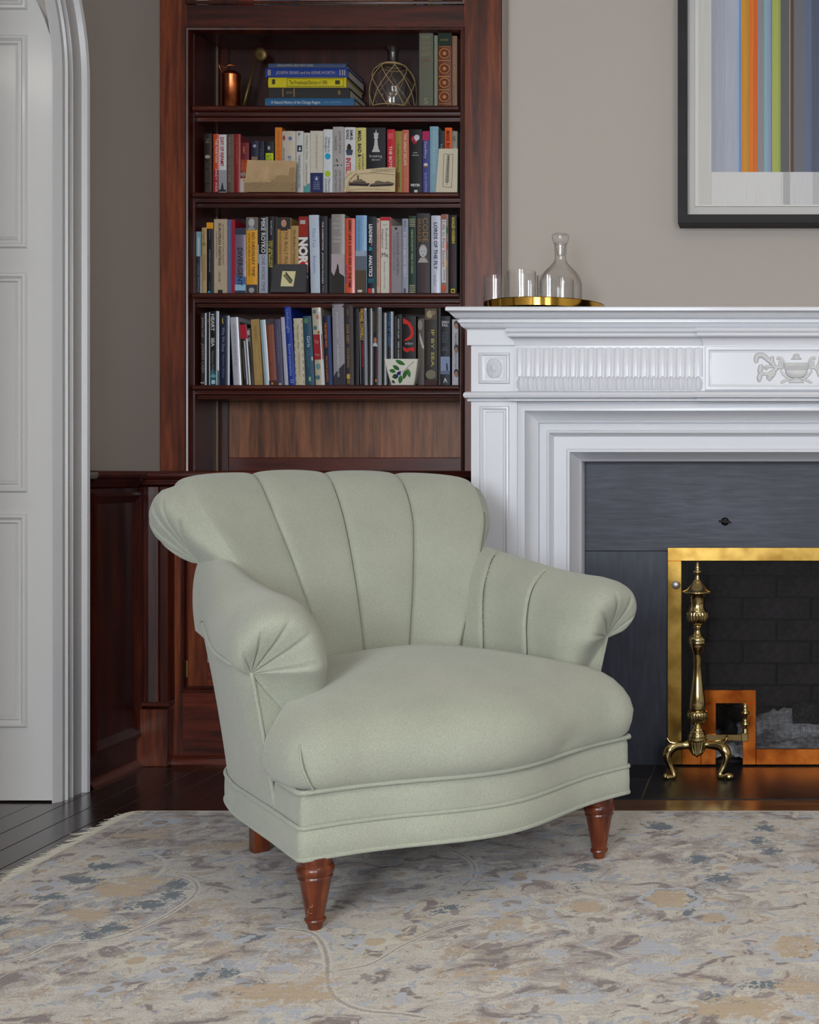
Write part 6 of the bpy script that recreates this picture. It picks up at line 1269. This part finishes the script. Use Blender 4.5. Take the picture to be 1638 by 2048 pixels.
for k, (cx_, cy_, rx, ry) in enumerate(((1170, 1824, 38, 12), (1590, 1905, 60, 28), (1340, 1808, 56, 22), (1425, 1846, 40, 14), (520, 1915, 90, 25))):
    P = [(cx_+rx*math.cos(t)*(1+.10*math.cos(6*t)*(k > 0)), cy_+ry*math.sin(t)*(1+.10*math.cos(6*t)*(k > 0))) for t in np.linspace(0, 2*PI, 60)]
    poly = [rugxy(*p) for p in P]; s_ = soft(poly[:-1], .015)
    if k == 0: A2 = np.maximum(A2, s_*.95)
    elif k == 4: pass
    else:
        A1 = np.maximum(A1, np.clip(1-pdist(poly)/.014, 0, 1)*.9); A2 = np.maximum(A2, np.clip(s_*2-1.3, 0, 1))
def patch(x, y, rx, ry, w_, s=1.0):
    k_ = .82 if w_ == 0 else 1; poly = [rugxy(x+k_*rx*math.cos(t), y+k_*ry*math.sin(t)) for t in np.linspace(0, 2*PI, 24)][:-1]; v = np.clip(soft(poly, .05)*1.25, 0, 1)*s
    global A0, A1, A2
    if w_ == 0: A0 = np.maximum(A0, v)
    elif w_ == 1: A1 = np.maximum(A1, v)
    else: A2 = np.maximum(A2, v)
for q in ((205, 1742, 26, 5), (160, 1770, 36, 6), (100, 1805, 26, 5), (355, 1778, 14, 9), (290, 1820, 34, 7), (345, 1800, 14, 6), (225, 1868, 26, 6), (180, 1882, 20, 4), (505, 1886, 20, 6), (400, 1962, 18, 6), (455, 1957, 18, 6), (1170, 1745, 12, 7), (1395, 1728, 14, 8), (1515, 1690, 16, 6), (1530, 1665, 14, 5), (1320, 1662, 24, 6), (1545, 1712, 8, 6), (1440, 1765, 18, 8), (1385, 1810, 10, 18), (1378, 1835, 8, 5), (1325, 1950, 6, 5), (1425, 2010, 18, 12), (1530, 1982, 40, 6), (0, 1852, 16, 5), (880, 1835, 12, 2), (910, 1825, 10, 2)): patch(*q, 0)
for q in ((1110, 1920, 26, 10), (1300, 1905, 30, 14), (1310, 1950, 50, 12), (1120, 1765, 40, 10), (1040, 1885, 26, 6), (1160, 2010, 50, 8), (560, 1900, 24, 6), (590, 1915, 22, 6), (500, 1940, 24, 8), (565, 1948, 22, 7), (720, 1895, 30, 8), (540, 2030, 24, 10), (590, 2040, 24, 8), (300, 1715, 24, 5), (1490, 1745, 40, 8), (1600, 1745, 36, 8)): patch(*q, 1, .9)
for q in ((240, 1790, 60, 16), (170, 1840, 40, 14), (290, 1770, 40, 10), (80, 1870, 30, 8), (560, 2000, 110, 22), (640, 1975, 30, 12), (1010, 1850, 20, 8), (960, 1960, 50, 10), (1470, 2030, 90, 22), (1600, 1990, 50, 16), (470, 1700, 50, 8), (280, 1680, 60, 8), (430, 1915, 30, 8)): patch(*q, 2, .85)
for pts in ([(700, 2020), (780, 1990), (850, 1960), (880, 1930)], [(760, 2010), (860, 2000), (900, 1985)], [(1290, 1880), (1360, 1890), (1375, 1920)], [(1350, 1880), (1300, 1860), (1260, 1850)], [(960, 1720), (1080, 1700), (1160, 1670)], [(560, 1700), (640, 1680), (720, 1682)], [(1440, 1660), (1500, 1655), (1580, 1664)], [(0, 2010), (90, 1975), (170, 1950)], [(200, 1940), (280, 1930), (330, 1905)]): drawline(pts, .006, .62)
# floral filling: winding stems with leaves, and small rosettes, all kept as soft fields that the pile's noise roughens
B0 = np.zeros(GX.shape); B1 = np.zeros(GX.shape); B2 = np.zeros(GX.shape)
rr_ = random.Random(21)
def window(cx, cy, r):
    i0, i1 = np.searchsorted(gx, [cx-r, cx+r]); j0, j1 = np.searchsorted(gy, [cy-r, cy+r]); return slice(i0, i1), slice(j0, j1)
def leafy(Fd, cx, cy, ang, ln, wd, s=1.0):
    w_ = window(cx, cy, ln); x = GX[w_]-cx; y = GY[w_]-cy; a = (x*math.cos(ang)+y*math.sin(ang))/ln; b_ = np.abs(-x*math.sin(ang)+y*math.cos(ang))/wd
    hw_ = np.sqrt(np.clip(1-a*a, 0, 1))*(1+.25*np.cos(9*a)); f = np.clip(.5+(hw_-b_)*.8, 0, 1)*(np.abs(a) < 1.02); Fd[w_] = np.maximum(Fd[w_], f*s)
def rosette_(cx, cy, r, n, Fo, Fi):
    w_ = window(cx, cy, r*1.5); x = GX[w_]-cx; y = GY[w_]-cy; d = np.hypot(x, y); t = np.arctan2(y, x); e_ = r*(1+.22*np.cos(n*t))
    Fo[w_] = np.maximum(Fo[w_], np.clip(.5+(e_-d)/.012, 0, 1)); Fi[w_] = np.where(d < r*.62, np.clip(.5+(r*.5-d)/.010, 0, 1), Fi[w_])
    Fo[w_] = np.where(d < r*.60, np.minimum(Fo[w_], np.clip(.5-(r*.5-d)/.010, 0, 1)), Fo[w_])
for k in range(46):
    x, y, a = rr_.uniform(RX0, .1), rr_.uniform(1.85, 3.1), rr_.uniform(0, 6.28); cv = rr_.uniform(-.5, .5); pts = [(x, y)]
    for q in range(rr_.randint(8, 20)):
        a += cv*rr_.uniform(.2, 1.1)*.6; x += .022*math.cos(a); y += .022*math.sin(a); pts.append((x, y))
        if q % 2 == 0:
            s_ = 1 if q % 4 else -1; ll = rr_.uniform(.014, .030); la = a+s_*rr_.uniform(.6, 1.2)
            leafy((B0, B0, B1, A1)[rr_.randint(0, 3)], x+ll*.9*math.cos(la), y+ll*.9*math.sin(la), la, ll, ll*rr_.uniform(.32, .5), rr_.uniform(.8, 1))
    i_ = window(sum(p[0] for p in pts)/len(pts), sum(p[1] for p in pts)/len(pts), .30)
    for (ax_, ay), (bx_, by) in zip(pts[:-1], pts[1:]):
        w_ = window((ax_+bx_)/2, (ay+by)/2, .035); dx, dy = bx_-ax_, by-ay
        t = np.clip(((GX[w_]-ax_)*dx+(GY[w_]-ay)*dy)/(dx*dx+dy*dy), 0, 1); d = np.hypot(GX[w_]-ax_-t*dx, GY[w_]-ay-t*dy); Rf[w_] = np.maximum(Rf[w_], np.clip(1-d/.008, 0, 1)*.66)
    if k % 2 == 0: rosette_(x, y, rr_.uniform(.020, .042), rr_.choice((5, 6, 8)), (B0, A1)[k % 4 == 0], (A2, B1)[k % 4 == 0])
# border guard lines parallel to the fringed end and the far edge
Rf = np.maximum(Rf, np.clip(1-np.abs(GX-(RX0+.05))/.008, 0, 1)*.66); Rf = np.maximum(Rf, np.clip(1-np.abs(GY-(RY1-.03))/.007, 0, 1)*.6)
Rf = np.maximum(Rf, np.clip(1-np.abs(GX-(RX0+.30))/.007, 0, 1)*.55)
nU, nV = GX.shape
V = [(GX[i, j], GY[i, j], .010+.0007*noisef(GX[i, j], GY[i, j], 0, 6)) for i in range(nU) for j in range(nV)]
me = bpy.data.meshes.new('rug_pile'); me.from_pydata(V, [], [(a, d, c, b_) for a, b_, c, d in grid_faces(nU, nV)]); me.update()
for nm, (r_, g_, b_) in (('pattern', (Rf, Gf, Bf)), ('accent', (A0, A1, A2)), ('floral', (B0, B1, B2))):
    ca = me.color_attributes.new(nm, 'FLOAT_COLOR', 'POINT'); arr = np.ones((nU*nV, 4), np.float32)
    arr[:, 0] = r_.ravel(); arr[:, 1] = g_.ravel(); arr[:, 2] = b_.ravel(); ca.data.foreach_set('color', arr.ravel())
rp_ = link('rug_pile', me, rug, rugm, True)
box('rug_backing', RX0+.001, RX1-.001, RY0, RY1-.001, .0005, .0085, flat('rug_back', (150, 142, 128), .9), rug)
box('selvedge', RX0, RX1, RY1-.004, RY1+.002, .001, .0105, flat('rug_selvedge', (196, 186, 172), .9, bump=(400, .5)), rug)
fm_ = flat('fringe_cotton', (206, 200, 186), .9); fr = MB(); y = 1.75
for i in range(760):
    y = 1.70+i*(RY1-1.70)/760; ln = random.uniform(.022, .05)*(1.5 if random.random() < .03 else 1); dy = random.uniform(-.012, .012); z = .010
    P = [(RX0+.004, y, z), (RX0-ln*.35, y+dy*.4, z-.002), (RX0-ln*.8, y+dy, .0035), (RX0-ln, y+dy*1.4, .0018+random.uniform(0, .004))]
    fr.add(*tube_data(P, [.0014, .0013, .0011, .0005], 4))
for yy, xx in ((2.58, -1.60), (2.47, -1.60)):
    for i in range(26):
        a = random.uniform(-1, 1); P = [(xx, yy, .01), (xx-.02, yy+a*.012, .022), (xx-.034+a*.004, yy+a*.028, .03+random.uniform(-.012, .014))]; fr.add(*tube_data(P, [.0012, .001, .0004], 4))
o = fr.out('fringe', fm_, rug, True); o['kind'] = 'stuff'
# ================================================================ ARMCHAIR  (local frame: u across, v back, origin on the floor under the front edge)
OX, OY = -.6026, 2.560; KS = .988; UA = (.735, .677); VA = (-.677, .735)
def W3(p): return Vector((KS*(OX+UA[0]*p[0]+VA[0]*p[1]), KS*(OY+UA[1]*p[0]+VA[1]*p[1]), H-KS*(H-p[2])))      # stands on the rug pile
ch = thing('armchair', 'low sage green channel-back armchair with rolled arms on the rug before the bookcase', 'armchair', (OX, OY, .01))
m, nt, b = nt_mat('sage_boucle'); L = nt.links.new; N = nt.nodes.new
tc = N('ShaderNodeTexCoord'); n1 = N('ShaderNodeTexNoise'); n1.inputs['Scale'].default_value = 560; n1.inputs['Detail'].default_value = 3; L(tc.outputs['Object'], n1.inputs['Vector'])
n2 = N('ShaderNodeTexNoise'); n2.inputs['Scale'].default_value = 9; n2.inputs['Detail'].default_value = 3; L(tc.outputs['Object'], n2.inputs['Vector'])
r = ramp(nt, [(.3, (156, 161, 146)), (.5, (169, 173, 157)), (.7, (184, 187, 172))]); L(n1.outputs[0], r.inputs[0])
hv = N('ShaderNodeHueSaturation'); L(r.outputs[0], hv.inputs['Color']); mr = N('ShaderNodeMapRange'); mr.inputs[1].default_value = .3; mr.inputs[2].default_value = .7; mr.inputs[3].default_value = .95; mr.inputs[4].default_value = 1.05
L(n2.outputs[0], mr.inputs[0]); L(mr.outputs[0], hv.inputs['Value']); L(hv.outputs[0], b.inputs['Base Color'])
b.inputs['Roughness'].default_value = .95; b.inputs['Specular IOR Level'].default_value = .15; b.inputs['Sheen Weight'].default_value = .35; b.inputs['Sheen Roughness'].default_value = .5
bp = N('ShaderNodeBump'); bp.inputs['Strength'].default_value = .55; bp.inputs['Distance'].default_value = .0022; L(n1.outputs[0], bp.inputs['Height']); L(bp.outputs[0], b.inputs['Normal'])
fab = m
def smoothstep(a, b_, x): t = max(0, min(1, (x-a)/(b_-a))); return t*t*(3-2*t)
def grid_normals(P):
    du = np.gradient(P, axis=0); dv = np.gradient(P, axis=1); n = np.cross(du, dv); l = np.linalg.norm(n, axis=2, keepdims=True); return n/np.maximum(l, 1e-9)
def surf(nm, P, parent=ch, cu=False, cv=False, flip=False, mat=None):
    nu, nv = P.shape[:2]; V = [W3(P[i, j]) for i in range(nu) for j in range(nv)]; Fc = grid_faces(nu, nv, cu, cv)
    if flip: Fc = [f[::-1] for f in Fc]
    return mesh(nm, V, Fc, mat or fab, parent, True)
def creases(P, C, cap_rows, rays, depth=.006, wd=.9):   # sinks pleats that run from the pinch point
    return P
# ---- back: profiles in (v, z) at the middle and at the ends, channels across
def back_surface():
    prof = [(.535, .34), (.545, .42), (.562, .50), (.585, .58), (.615, .66), (.650, .735), (.690, .795), (.730, .835), (.772, .852), (.812, .845), (.842, .818), (.855, .780), (.850, .740), (.830, .700), (.800, .672), (.770, .655)]
    half = [.190, .212, .240, .272, .305, .338, .354, .360, .362, .362, .360, .356, .350, .342, .334, .325]
    fwd = [.060, .065, .070, .075, .078, .075, .070, .065, .060, .055, .050, .048, .050, .055, .06, .065]    # how far the ends come forward
    nj = 120; pr = cr(prof, nj); hw = cr([(h,) for h in half], nj)[:, 0]; fw_ = cr([(h,) for h in fwd], nj)[:, 0]
    ni = 321; P = np.zeros((ni, nj, 3))
    for i in range(ni):
        a = -1+2*i/(ni-1)
        for j in range(nj):
            zd = .018*abs(a)**3*smoothstep(.70, .84, pr[j, 1])
            P[i, j] = (a*hw[j], pr[j, 0]-fw_[j]*abs(a)**2.2, pr[j, 1]-zd)
    # rounding of the ends of the roll: bulge and pinch towards the point under the roll
    Nn = grid_normals(P)
    if Nn[ni//2, 10][1] > 0: Nn = -Nn
    for i in range(ni):
        a = -1+2*i/(ni-1); fr_ = (a+1)*2; f = fr_-math.floor(fr_); f = f if 0 < i < ni-1 else 0.
        puff = (1-abs(2*f-1)**9)*.006+(1-(2*f-1)**2)*.004-.006*math.exp(-(min(f, 1-f)/.018)**2)
        for j in range(nj):
            k = 1-smoothstep(.62, .80, j/nj)
            endfade = 1.0
            P[i, j] += Nn[i, j]*(puff*(.30+.70*k)+.004*(1-k))*endfade
            # slight scatter of softness
            P[i, j] += Nn[i, j]*.0022*noisef(P[i, j, 0], P[i, j, 1], P[i, j, 2], 7)
    # caps
    M_ = 16; caps = []
    for sgn, i0 in ((-1, 0), (1, ni-1)):
        C = np.array((sgn*.338, .655, .650)); rows = []
        for m_ in range(1, M_+1):
            t = m_/M_; row_ = []
            for j in range(nj):
                Pj = P[i0, j]; d = np.linalg.norm(Pj-C); s_ = j/(nj-1)
                wgt = smoothstep(.20, .36, s_)
                q = C+(Pj-C)*(1-t)
                bul = (.36 if sgn < 0 else .20)*d*math.sin(PI*min(1, t**.62))*(1-.25*t)
                pl_ = 0
                for c_, st_ in ((.40, 1), (.50, .8), (.60, 1), (.71, .9), (.82, .8)):
                    pl_ += math.exp(-((s_-c_)/.011)**2)*st_
                bul -= .011*pl_*smoothstep(.08, .4, t)*(1-smoothstep(.93, 1, t))
                q = q+np.array((sgn*bul*wgt, -bul*.22*wgt, 0.0)); row_.append(q)
            rows.append(row_)
        caps.append(np.array(rows))
    full = np.concatenate([caps[0][::-1], P, caps[1]], axis=0)
    return full
bs = back_surface(); surf('channel_back', bs)
# seam cords in the channels, darkened to paint the groove shade
# ---- arms
def arm_surface(sgn):
    st = [ (.66, [(.150, .34), (.165, .45), (.195, .55), (.235, .63), (.280, .676), (.318, .684), (.345, .655), (.358, .610), (.360, .55), (.355, .50)]),
           (.54, [(.200, .34), (.212, .45), (.234, .54), (.265, .615), (.300, .655), (.338, .662), (.368, .635), (.384, .590), (.384, .53), (.374, .49)]),
           (.40, [(.245, .32), (.255, .44), (.268, .52), (.292, .585), (.328, .625), (.370, .635), (.412, .612), (.434, .560), (.424, .500), (.400, .465)]),
           (.28, [(.270, .30), (.278, .43), (.285, .50), (.305, .565), (.345, .607), (.392, .618), (.440, .596), (.464, .545), (.452, .490), (.420, .462)]),
           (.175, [(.285, .27), (.292, .42), (.296, .49), (.314, .555), (.354, .600), (.405, .612), (.458, .592), (.486, .542), (.474, .490), (.432, .462)]) ]
    nj = 72; ns = 120
    vs_ = np.array([s[0] for s in st]); Q = np.array([cr(s[1], nj) for s in st])       # stations x nj x 2
    tt = np.linspace(0, len(st)-1, ns); P = np.zeros((ns, nj, 3))
    F4 = cr(np.concatenate([Q.reshape(len(st), -1), vs_[:, None]], axis=1), ns)
    for i in range(ns):
        q = F4[i, :-1].reshape(nj, 2)
        for j in range(nj): uu = q[j, 0] if sgn > 0 else q[j, 0]-.24*max(0, q[j, 0]-.32); uu -= (.040 if sgn < 0 else 0)*(1-smoothstep(.22, .55, F4[i, -1]))*(1-smoothstep(.35, .95, j/(nj-1))); P[i, j] = (sgn*uu, F4[i, -1], q[j, 1])
    Nn = grid_normals(P)
    if Nn[ns//2, 12][0]*sgn > 0: Nn = -Nn
    for i in range(ns):
        v_ = P[i, 0, 1]
        for j in range(nj):
            s_ = j/(nj-1); k = 1-smoothstep(.42, .62, s_)
            g = 0
            for sv, le in (((.41, .18), (.27, .10)) if sgn > 0 else ((.43, .14), (.30, .10))): g += math.exp(-((v_-(sv+le*s_))/.0045)**2)-.25*math.exp(-((v_-(sv+le*s_))/.03)**2)
            P[i, j] += Nn[i, j]*(-.0085*g*k+.0022*noisef(P[i, j, 0], P[i, j, 1], P[i, j, 2], 8))
    M_ = 26; C = np.array((sgn*(.424 if sgn > 0 else .404), .158, .468)); rows = []
    for m_ in range(1, M_+1):
        t = m_/M_; row_ = []
        for j in range(nj):
            Pj = P[-1, j]; d = min(np.linalg.norm(Pj-C), .17); s_ = j/(nj-1)
            q = C+(Pj-C)*(1-t); bul = .62*d*math.sin(PI*min(1, t**.60))*(1-.3*t)
            pl_ = 0
            for c_, st_ in ((.22, .8), (.36, 1), (.50, 1), (.64, .9), (.78, .6)): pl_ += math.exp(-((s_-c_)/.011)**2)*st_
            bul -= .0105*pl_*smoothstep(.12, .5, t)*(1-smoothstep(.95, 1, t))
            bul *= smoothstep(0, .22, s_); q = q+np.array((sgn*bul*.12, -bul, 0.0)); row_.append(q)
        rows.append(row_)
    return np.concatenate([P, np.array(rows)], axis=0)
arms = {}; AG = {}
for sgn in (-1, 1):
    A = arm_surface(sgn); AG[sgn] = A[:120]; arms[sgn] = surf('rolled_arm', A)
ARMSEAM = True
def arm_edge(sgn, v, s_=.90):
    R_ = AG[sgn][:, int(s_*71)]; vv = R_[:, 1][::-1]; return (float(np.interp(v, vv, R_[:, 0][::-1])), v, float(np.interp(v, vv, R_[:, 2][::-1])))
# ---- base outline
SIDE = [(.370, .0), (.366, .06), (.358, .164), (.350, .30), (.338, .44), (.300, .58), (.21, .665), (.10, .69), (0, .695)]
def fv(u): return -.098*math.exp(-(u/.205)**2)+.002
front = [(u, fv(u)) for u in np.linspace(-.366, .366, 61)]
right = [tuple(p) for p in cr(SIDE[0:5]+SIDE[5:], 60)][1:]
left = [(-u, v) for u, v in right][::-1]
OUT = front+right+left[1:]
OUT = [OUT[0]]+OUT[1:]
def ring_pts(z, off=0.0, seg=None):
    P = OUT; n = len(P); R_ = []
    for i, (u, v) in enumerate(P):
        a = P[i-1]; b_ = P[(i+1) % n]; dx, dy = b_[0]-a[0], b_[1]-a[1]; l = math.hypot(dx, dy)+1e-9
        R_.append((u+dy/l*off, v-dx/l*off, z))
    return R_
# skirt band and frame
def band(nm, zs):
    P = np.array([ring_pts(z, o) for o, z in zs]).transpose(1, 0, 2); return surf(nm, P, cu=True)
band('skirt_band', [(-.02, .139), (.003, .139), (.006, .143), (.0065, .165), (.0055, .190), (.001, .196), (-.01, .197)])
nfr = len(front)
# apron: front and ears up to the cushion welt
iR = [i for i, p in enumerate(OUT) if p[1] <= .166 and p[0] > 0]; iL = [i for i, p in enumerate(OUT) if p[1] <= .166 and p[0] < 0]
kR = min(range(len(right)), key=lambda i: abs(right[i][1]-.164))
apr = [(-u, v) for u, v in right[:kR+1]][::-1]+front+right[:kR+1]
def offset_open(P, z, off):
    R_ = []
    for i, (u, v) in enumerate(P):
        a = P[max(0, i-1)]; b_ = P[min(len(P)-1, i+1)]; dx, dy = b_[0]-a[0], b_[1]-a[1]; l = math.hypot(dx, dy)+1e-9; R_.append((u+dy/l*off, v-dx/l*off, z))
    return R_
surf('apron', np.array([offset_open(apr, z, o) for o, z in ((0, .192), (.002, .21), (.0015, .245), (-.002, .262), (-.03, .265), (-.09, .266))]).transpose(1, 0, 2))
# outer side and back panels: from the skirt up to the underside of the rolls
body = right[kR:]+left[1:len(left)-kR]
body = [p for p in body]
UC = {1: .424, -1: .404}
def top_of(u, v):
    sg = 1 if u > 0 else -1
    v2 = min(max(v, .176), .62); e_ = arm_edge(sg, v2)
    if v < .176: return (sg*UC[sg], .160, .470)
    k = smoothstep(.176, .21, v)
    p = (sg*UC[sg]+(e_[0]-sg*UC[sg])*k, .160+(v2-.160)*k if v < .21 else v2, .470+(e_[2]-.470)*k)
    w_ = smoothstep(.58, .68, v)
    q = (u*1.04, .80, .665)
    return tuple(p[i]+(q[i]-p[i])*w_ for i in range(3))
rowsB = []
for (u, v) in body:
    T_ = top_of(u, v); r_ = []
    for t in np.linspace(0, 1, 14): r_.append((u+(T_[0]-u)*t**1.1, v+(T_[1]-v)*t**1.2, .192+(T_[2]-.192)*t))
    rowsB.append(r_)
surf('outer_panel', np.array(rowsB))
# front-facing strip of each arm below the roll
for sgn in (-1, 1):
    G_ = []
    for t in np.linspace(0, 1, 12):
        z = .24+(.475-.24)*t; uo = .357+(UC[sgn]-.357)*t**1.1; ui = .275
        i0 = .285 if sgn > 0 else .243; ui = i0-.010+max(0, z-.27)/(.468-.27)*(UC[sgn]-i0); G_.append([(sgn*(uo+(ui-uo)*s_), .159+.014*s_*(1-.6*t), z) for s_ in np.linspace(0, 1, 8)])
    surf('arm_front', np.array(G_), flip=sgn > 0)
# ---- seat
so = [(u, fv(u)) for u in np.linspace(-.33, .33, 45)]
sr = [(.350, .006), (.364, .030), (.368, .075), (.366, .120), (.352, .148), (.325, .160), (.300, .175), (.284, .215), (.276, .28), (.258, .37), (.232, .45), (.19, .515), (.12, .545), (.05, .552)]
SO = cr(so[::4]+sr+[(0, .554)]+[(-a, b_) for a, b_ in sr[::-1]], 220, True)
n = len(SO); nrm = []
for i in range(n):
    d = SO[(i+2) % n]-SO[i-2]; l = np.linalg.norm(d); nrm.append(np.array((d[1], -d[0]))/l)
nrm = np.array(nrm)
ringsS = []
cen = np.array((0, .26))
fr_w = np.array([1-smoothstep(.10, .22, p[1]) for p in SO])                 # 1 at the front and ears
prof = [(-.004, .262), (.008, .266), (.020, .277), (.029, .298), (.031, .322), (.025, .348), (.010, .371), (-.014, .391), (-.042, .406), (-.075, .417)]
for k, (o, z) in enumerate(prof):
    oo = o*(.35+.65*fr_w) if o > 0 else np.full(n, o)
    P = SO+nrm*np.maximum(oo, -.004)[:, None]
    if o < -.004:
        c2 = np.column_stack([SO[:, 0]*.35, np.full(n, .27)]); dd = c2-SO; P = SO+dd/np.linalg.norm(dd, axis=1)[:, None]*(-oo)[:, None]
    wob = np.array([.004*noisef(p[0], p[1], k*.12, 9)+.002*noisef(p[0], p[1], k*.3, 26) for p in SO])
    # sag of the cover over the welt, deeper near the right of the bow
    P = P+nrm*(wob*(1 if 1 < k < 8 else .2))[:, None]
    crease = np.array([.010*math.exp(-((p[0]-.16)/.035)**2)*fr_w[i] for i, p in enumerate(SO)])*(1 if k in (2, 3) else 0)
    P = P-nrm*crease[:, None]
    zz_ = z+wob*.5+(.012*(1-fr_w) if k > 4 else 0)
    ringsS.append(np.column_stack([P, np.full(n, z)+wob*.4+(np.array([.024*(1-f) for f in fr_w])*min(1, max(0, (k-2)/5)))]))
last = ringsS[-1]
for k in range(1, 15):
    t = k/14; sc = 1-t; P = cen+(last[:, :2]-cen)*sc
    z = last[:, 2]*(1-t)**1.6+.474*(1-(1-t)**1.6)
    ringsS.append(np.column_stack([P, z]))
surf('seat_cushion', np.array(ringsS), cv=True, flip=True)
# ---- welts (piping)
def welt(pts, r_=.0042, closed=False, nm='piping'):
    V, Fc = tube_data([W3(p) for p in pts], r_, 7, True, closed); return mesh(nm, V, Fc, fab, ch, True)
welt(ring_pts(.1385, .004), .0048, True); welt(ring_pts(.1965, .0045), .0042, True)
welt(offset_open(apr, .2625, .0055), .0050)
for sgn in (-1, 1):
    welt([(sgn*(.357+(UC[sgn]-.357)*t**1.1), .161-.003*t, .196+(.470-.196)*t) for t in np.linspace(0, 1, 20)], .0042)
    welt([(sgn*UC[sgn], .158, .470)]+[(lambda e_: (e_[0]+sgn*.002, e_[1], e_[2]-.002))(arm_edge(sgn, v_)) for v_ in np.linspace(.20, .545, 26)], .0040)
    # dart at the cushion's corner
    if sgn < 0: welt([(sgn*a, b_, c_) for a, b_, c_ in cr([(.350, -.010, .264), (.366, -.022, .285), (.378, -.020, .318), (.374, .0, .352)], 14)], .0022, nm='corner_dart')
# ---- channel seams on the back and arms as thin cords, coloured dark for the groove shade
ni = bs.shape[0]; thread_shade = flat('seam_thread_shade', (104, 110, 98), .9)
for sgn, sv, le in ((1, .41, .18), (1, .27, .10), (-1, .43, .14)):
    pts = []
    for s_ in np.linspace(.08, .48, 24):
        j = int(s_*71); R_ = AG[sgn][:, j]; v_ = sv+le*s_; vv = R_[:, 1][::-1]; pts.append((float(np.interp(v_, vv, R_[:, 0][::-1]))-sgn*.0022, v_, float(np.interp(v_, vv, R_[:, 2][::-1]))))
    pts = [tuple(q) for q in cr(pts[::4]+[pts[-1]], 26)]
    o = welt(pts, .0012, nm='seam'); o.data.materials[0] = thread_shade
for a in (-.5, 0, .5, .995):
    i = 16+int(round((a+1)/2*320)); pts = [bs[i, j] for j in range(2, 78 if abs(a) < .9 else 44, 1)]
    o = welt([(p[0], p[1]-.0004, p[2]) for p in pts], .0012, nm='seam'); o.data.materials[0] = thread_shade
# ---- legs
def turned(u, v, nm='front_leg'):
    P = [(0, 0), (.0115, 0), (.0125, .0015), (.0148, .013), (.0185, .0142), (.0196, .017), (.0188, .0202), (.0165, .0215), (.0172, .028), (.0285, .092), (.0292, .0945), (.0312, .0965), (.0308, .1000), (.0302, .1012), (.0325, .1035), (.0344, .109), (.0342, .114), (.0325, .1185), (.0300, .1205), (.0296, .124), (.0306, .127), (.030, .1360), (0, .1360)]
    c = W3((u, v, 0)); V, Fc = lathe(P, 36, c, close=False); return mesh(nm, V, Fc, legwood, ch, True)
lg = [turned(-.338, .016), turned(.303, .016)]
for o in lg: o.data.set_sharp_from_angle(angle=math.radians(32))
mesh('dust_cover', [W3((u*.985, v*.985+.005, .1385)) for u, v in OUT], [tuple(range(len(OUT)))], flat('black_dust_cover', (40, 38, 36), .9), ch)
for sgn in (-1, 1):
    bm = bmesh.new(); 
    for (z, s_, dv) in ((.0, .016, .018), (.14, .021, 0)):
        for a, b_ in ((-1, -1), (1, -1), (1, 1), (-1, 1)): bm.verts.new(W3((sgn*.235+a*s_, .560+dv+b_*s_, z)))
    bm.verts.ensure_lookup_table(); v = bm.verts
    for f in ((0, 1, 2, 3), (4, 5, 6, 7), (0, 1, 5, 4), (1, 2, 6, 5), (2, 3, 7, 6), (3, 0, 4, 7)): bm.faces.new([v[i] for i in f])
    bmo('rear_leg', bm, legwood, ch)
# worn scratches at the foot of the nearest leg
sm = flat('bare_wood_scratch', (196, 140, 104), .6)
c = W3((-.338, .016, 0))
for i in range(12):
    a = -2.2+random.uniform(-.9, .9); z = random.uniform(.030, .052) if i < 8 else random.uniform(.017, .020); rr = .0172+(z-.030)*.212+.0003 if z > .029 else .0197
    P = [Vector((c.x+rr*math.cos(a+t), c.y+rr*math.sin(a+t), c.z+z)) for t in np.linspace(0, random.uniform(.08, .3), 4)]; tube('scratch', P, .0006, sm, lg[0], 4)
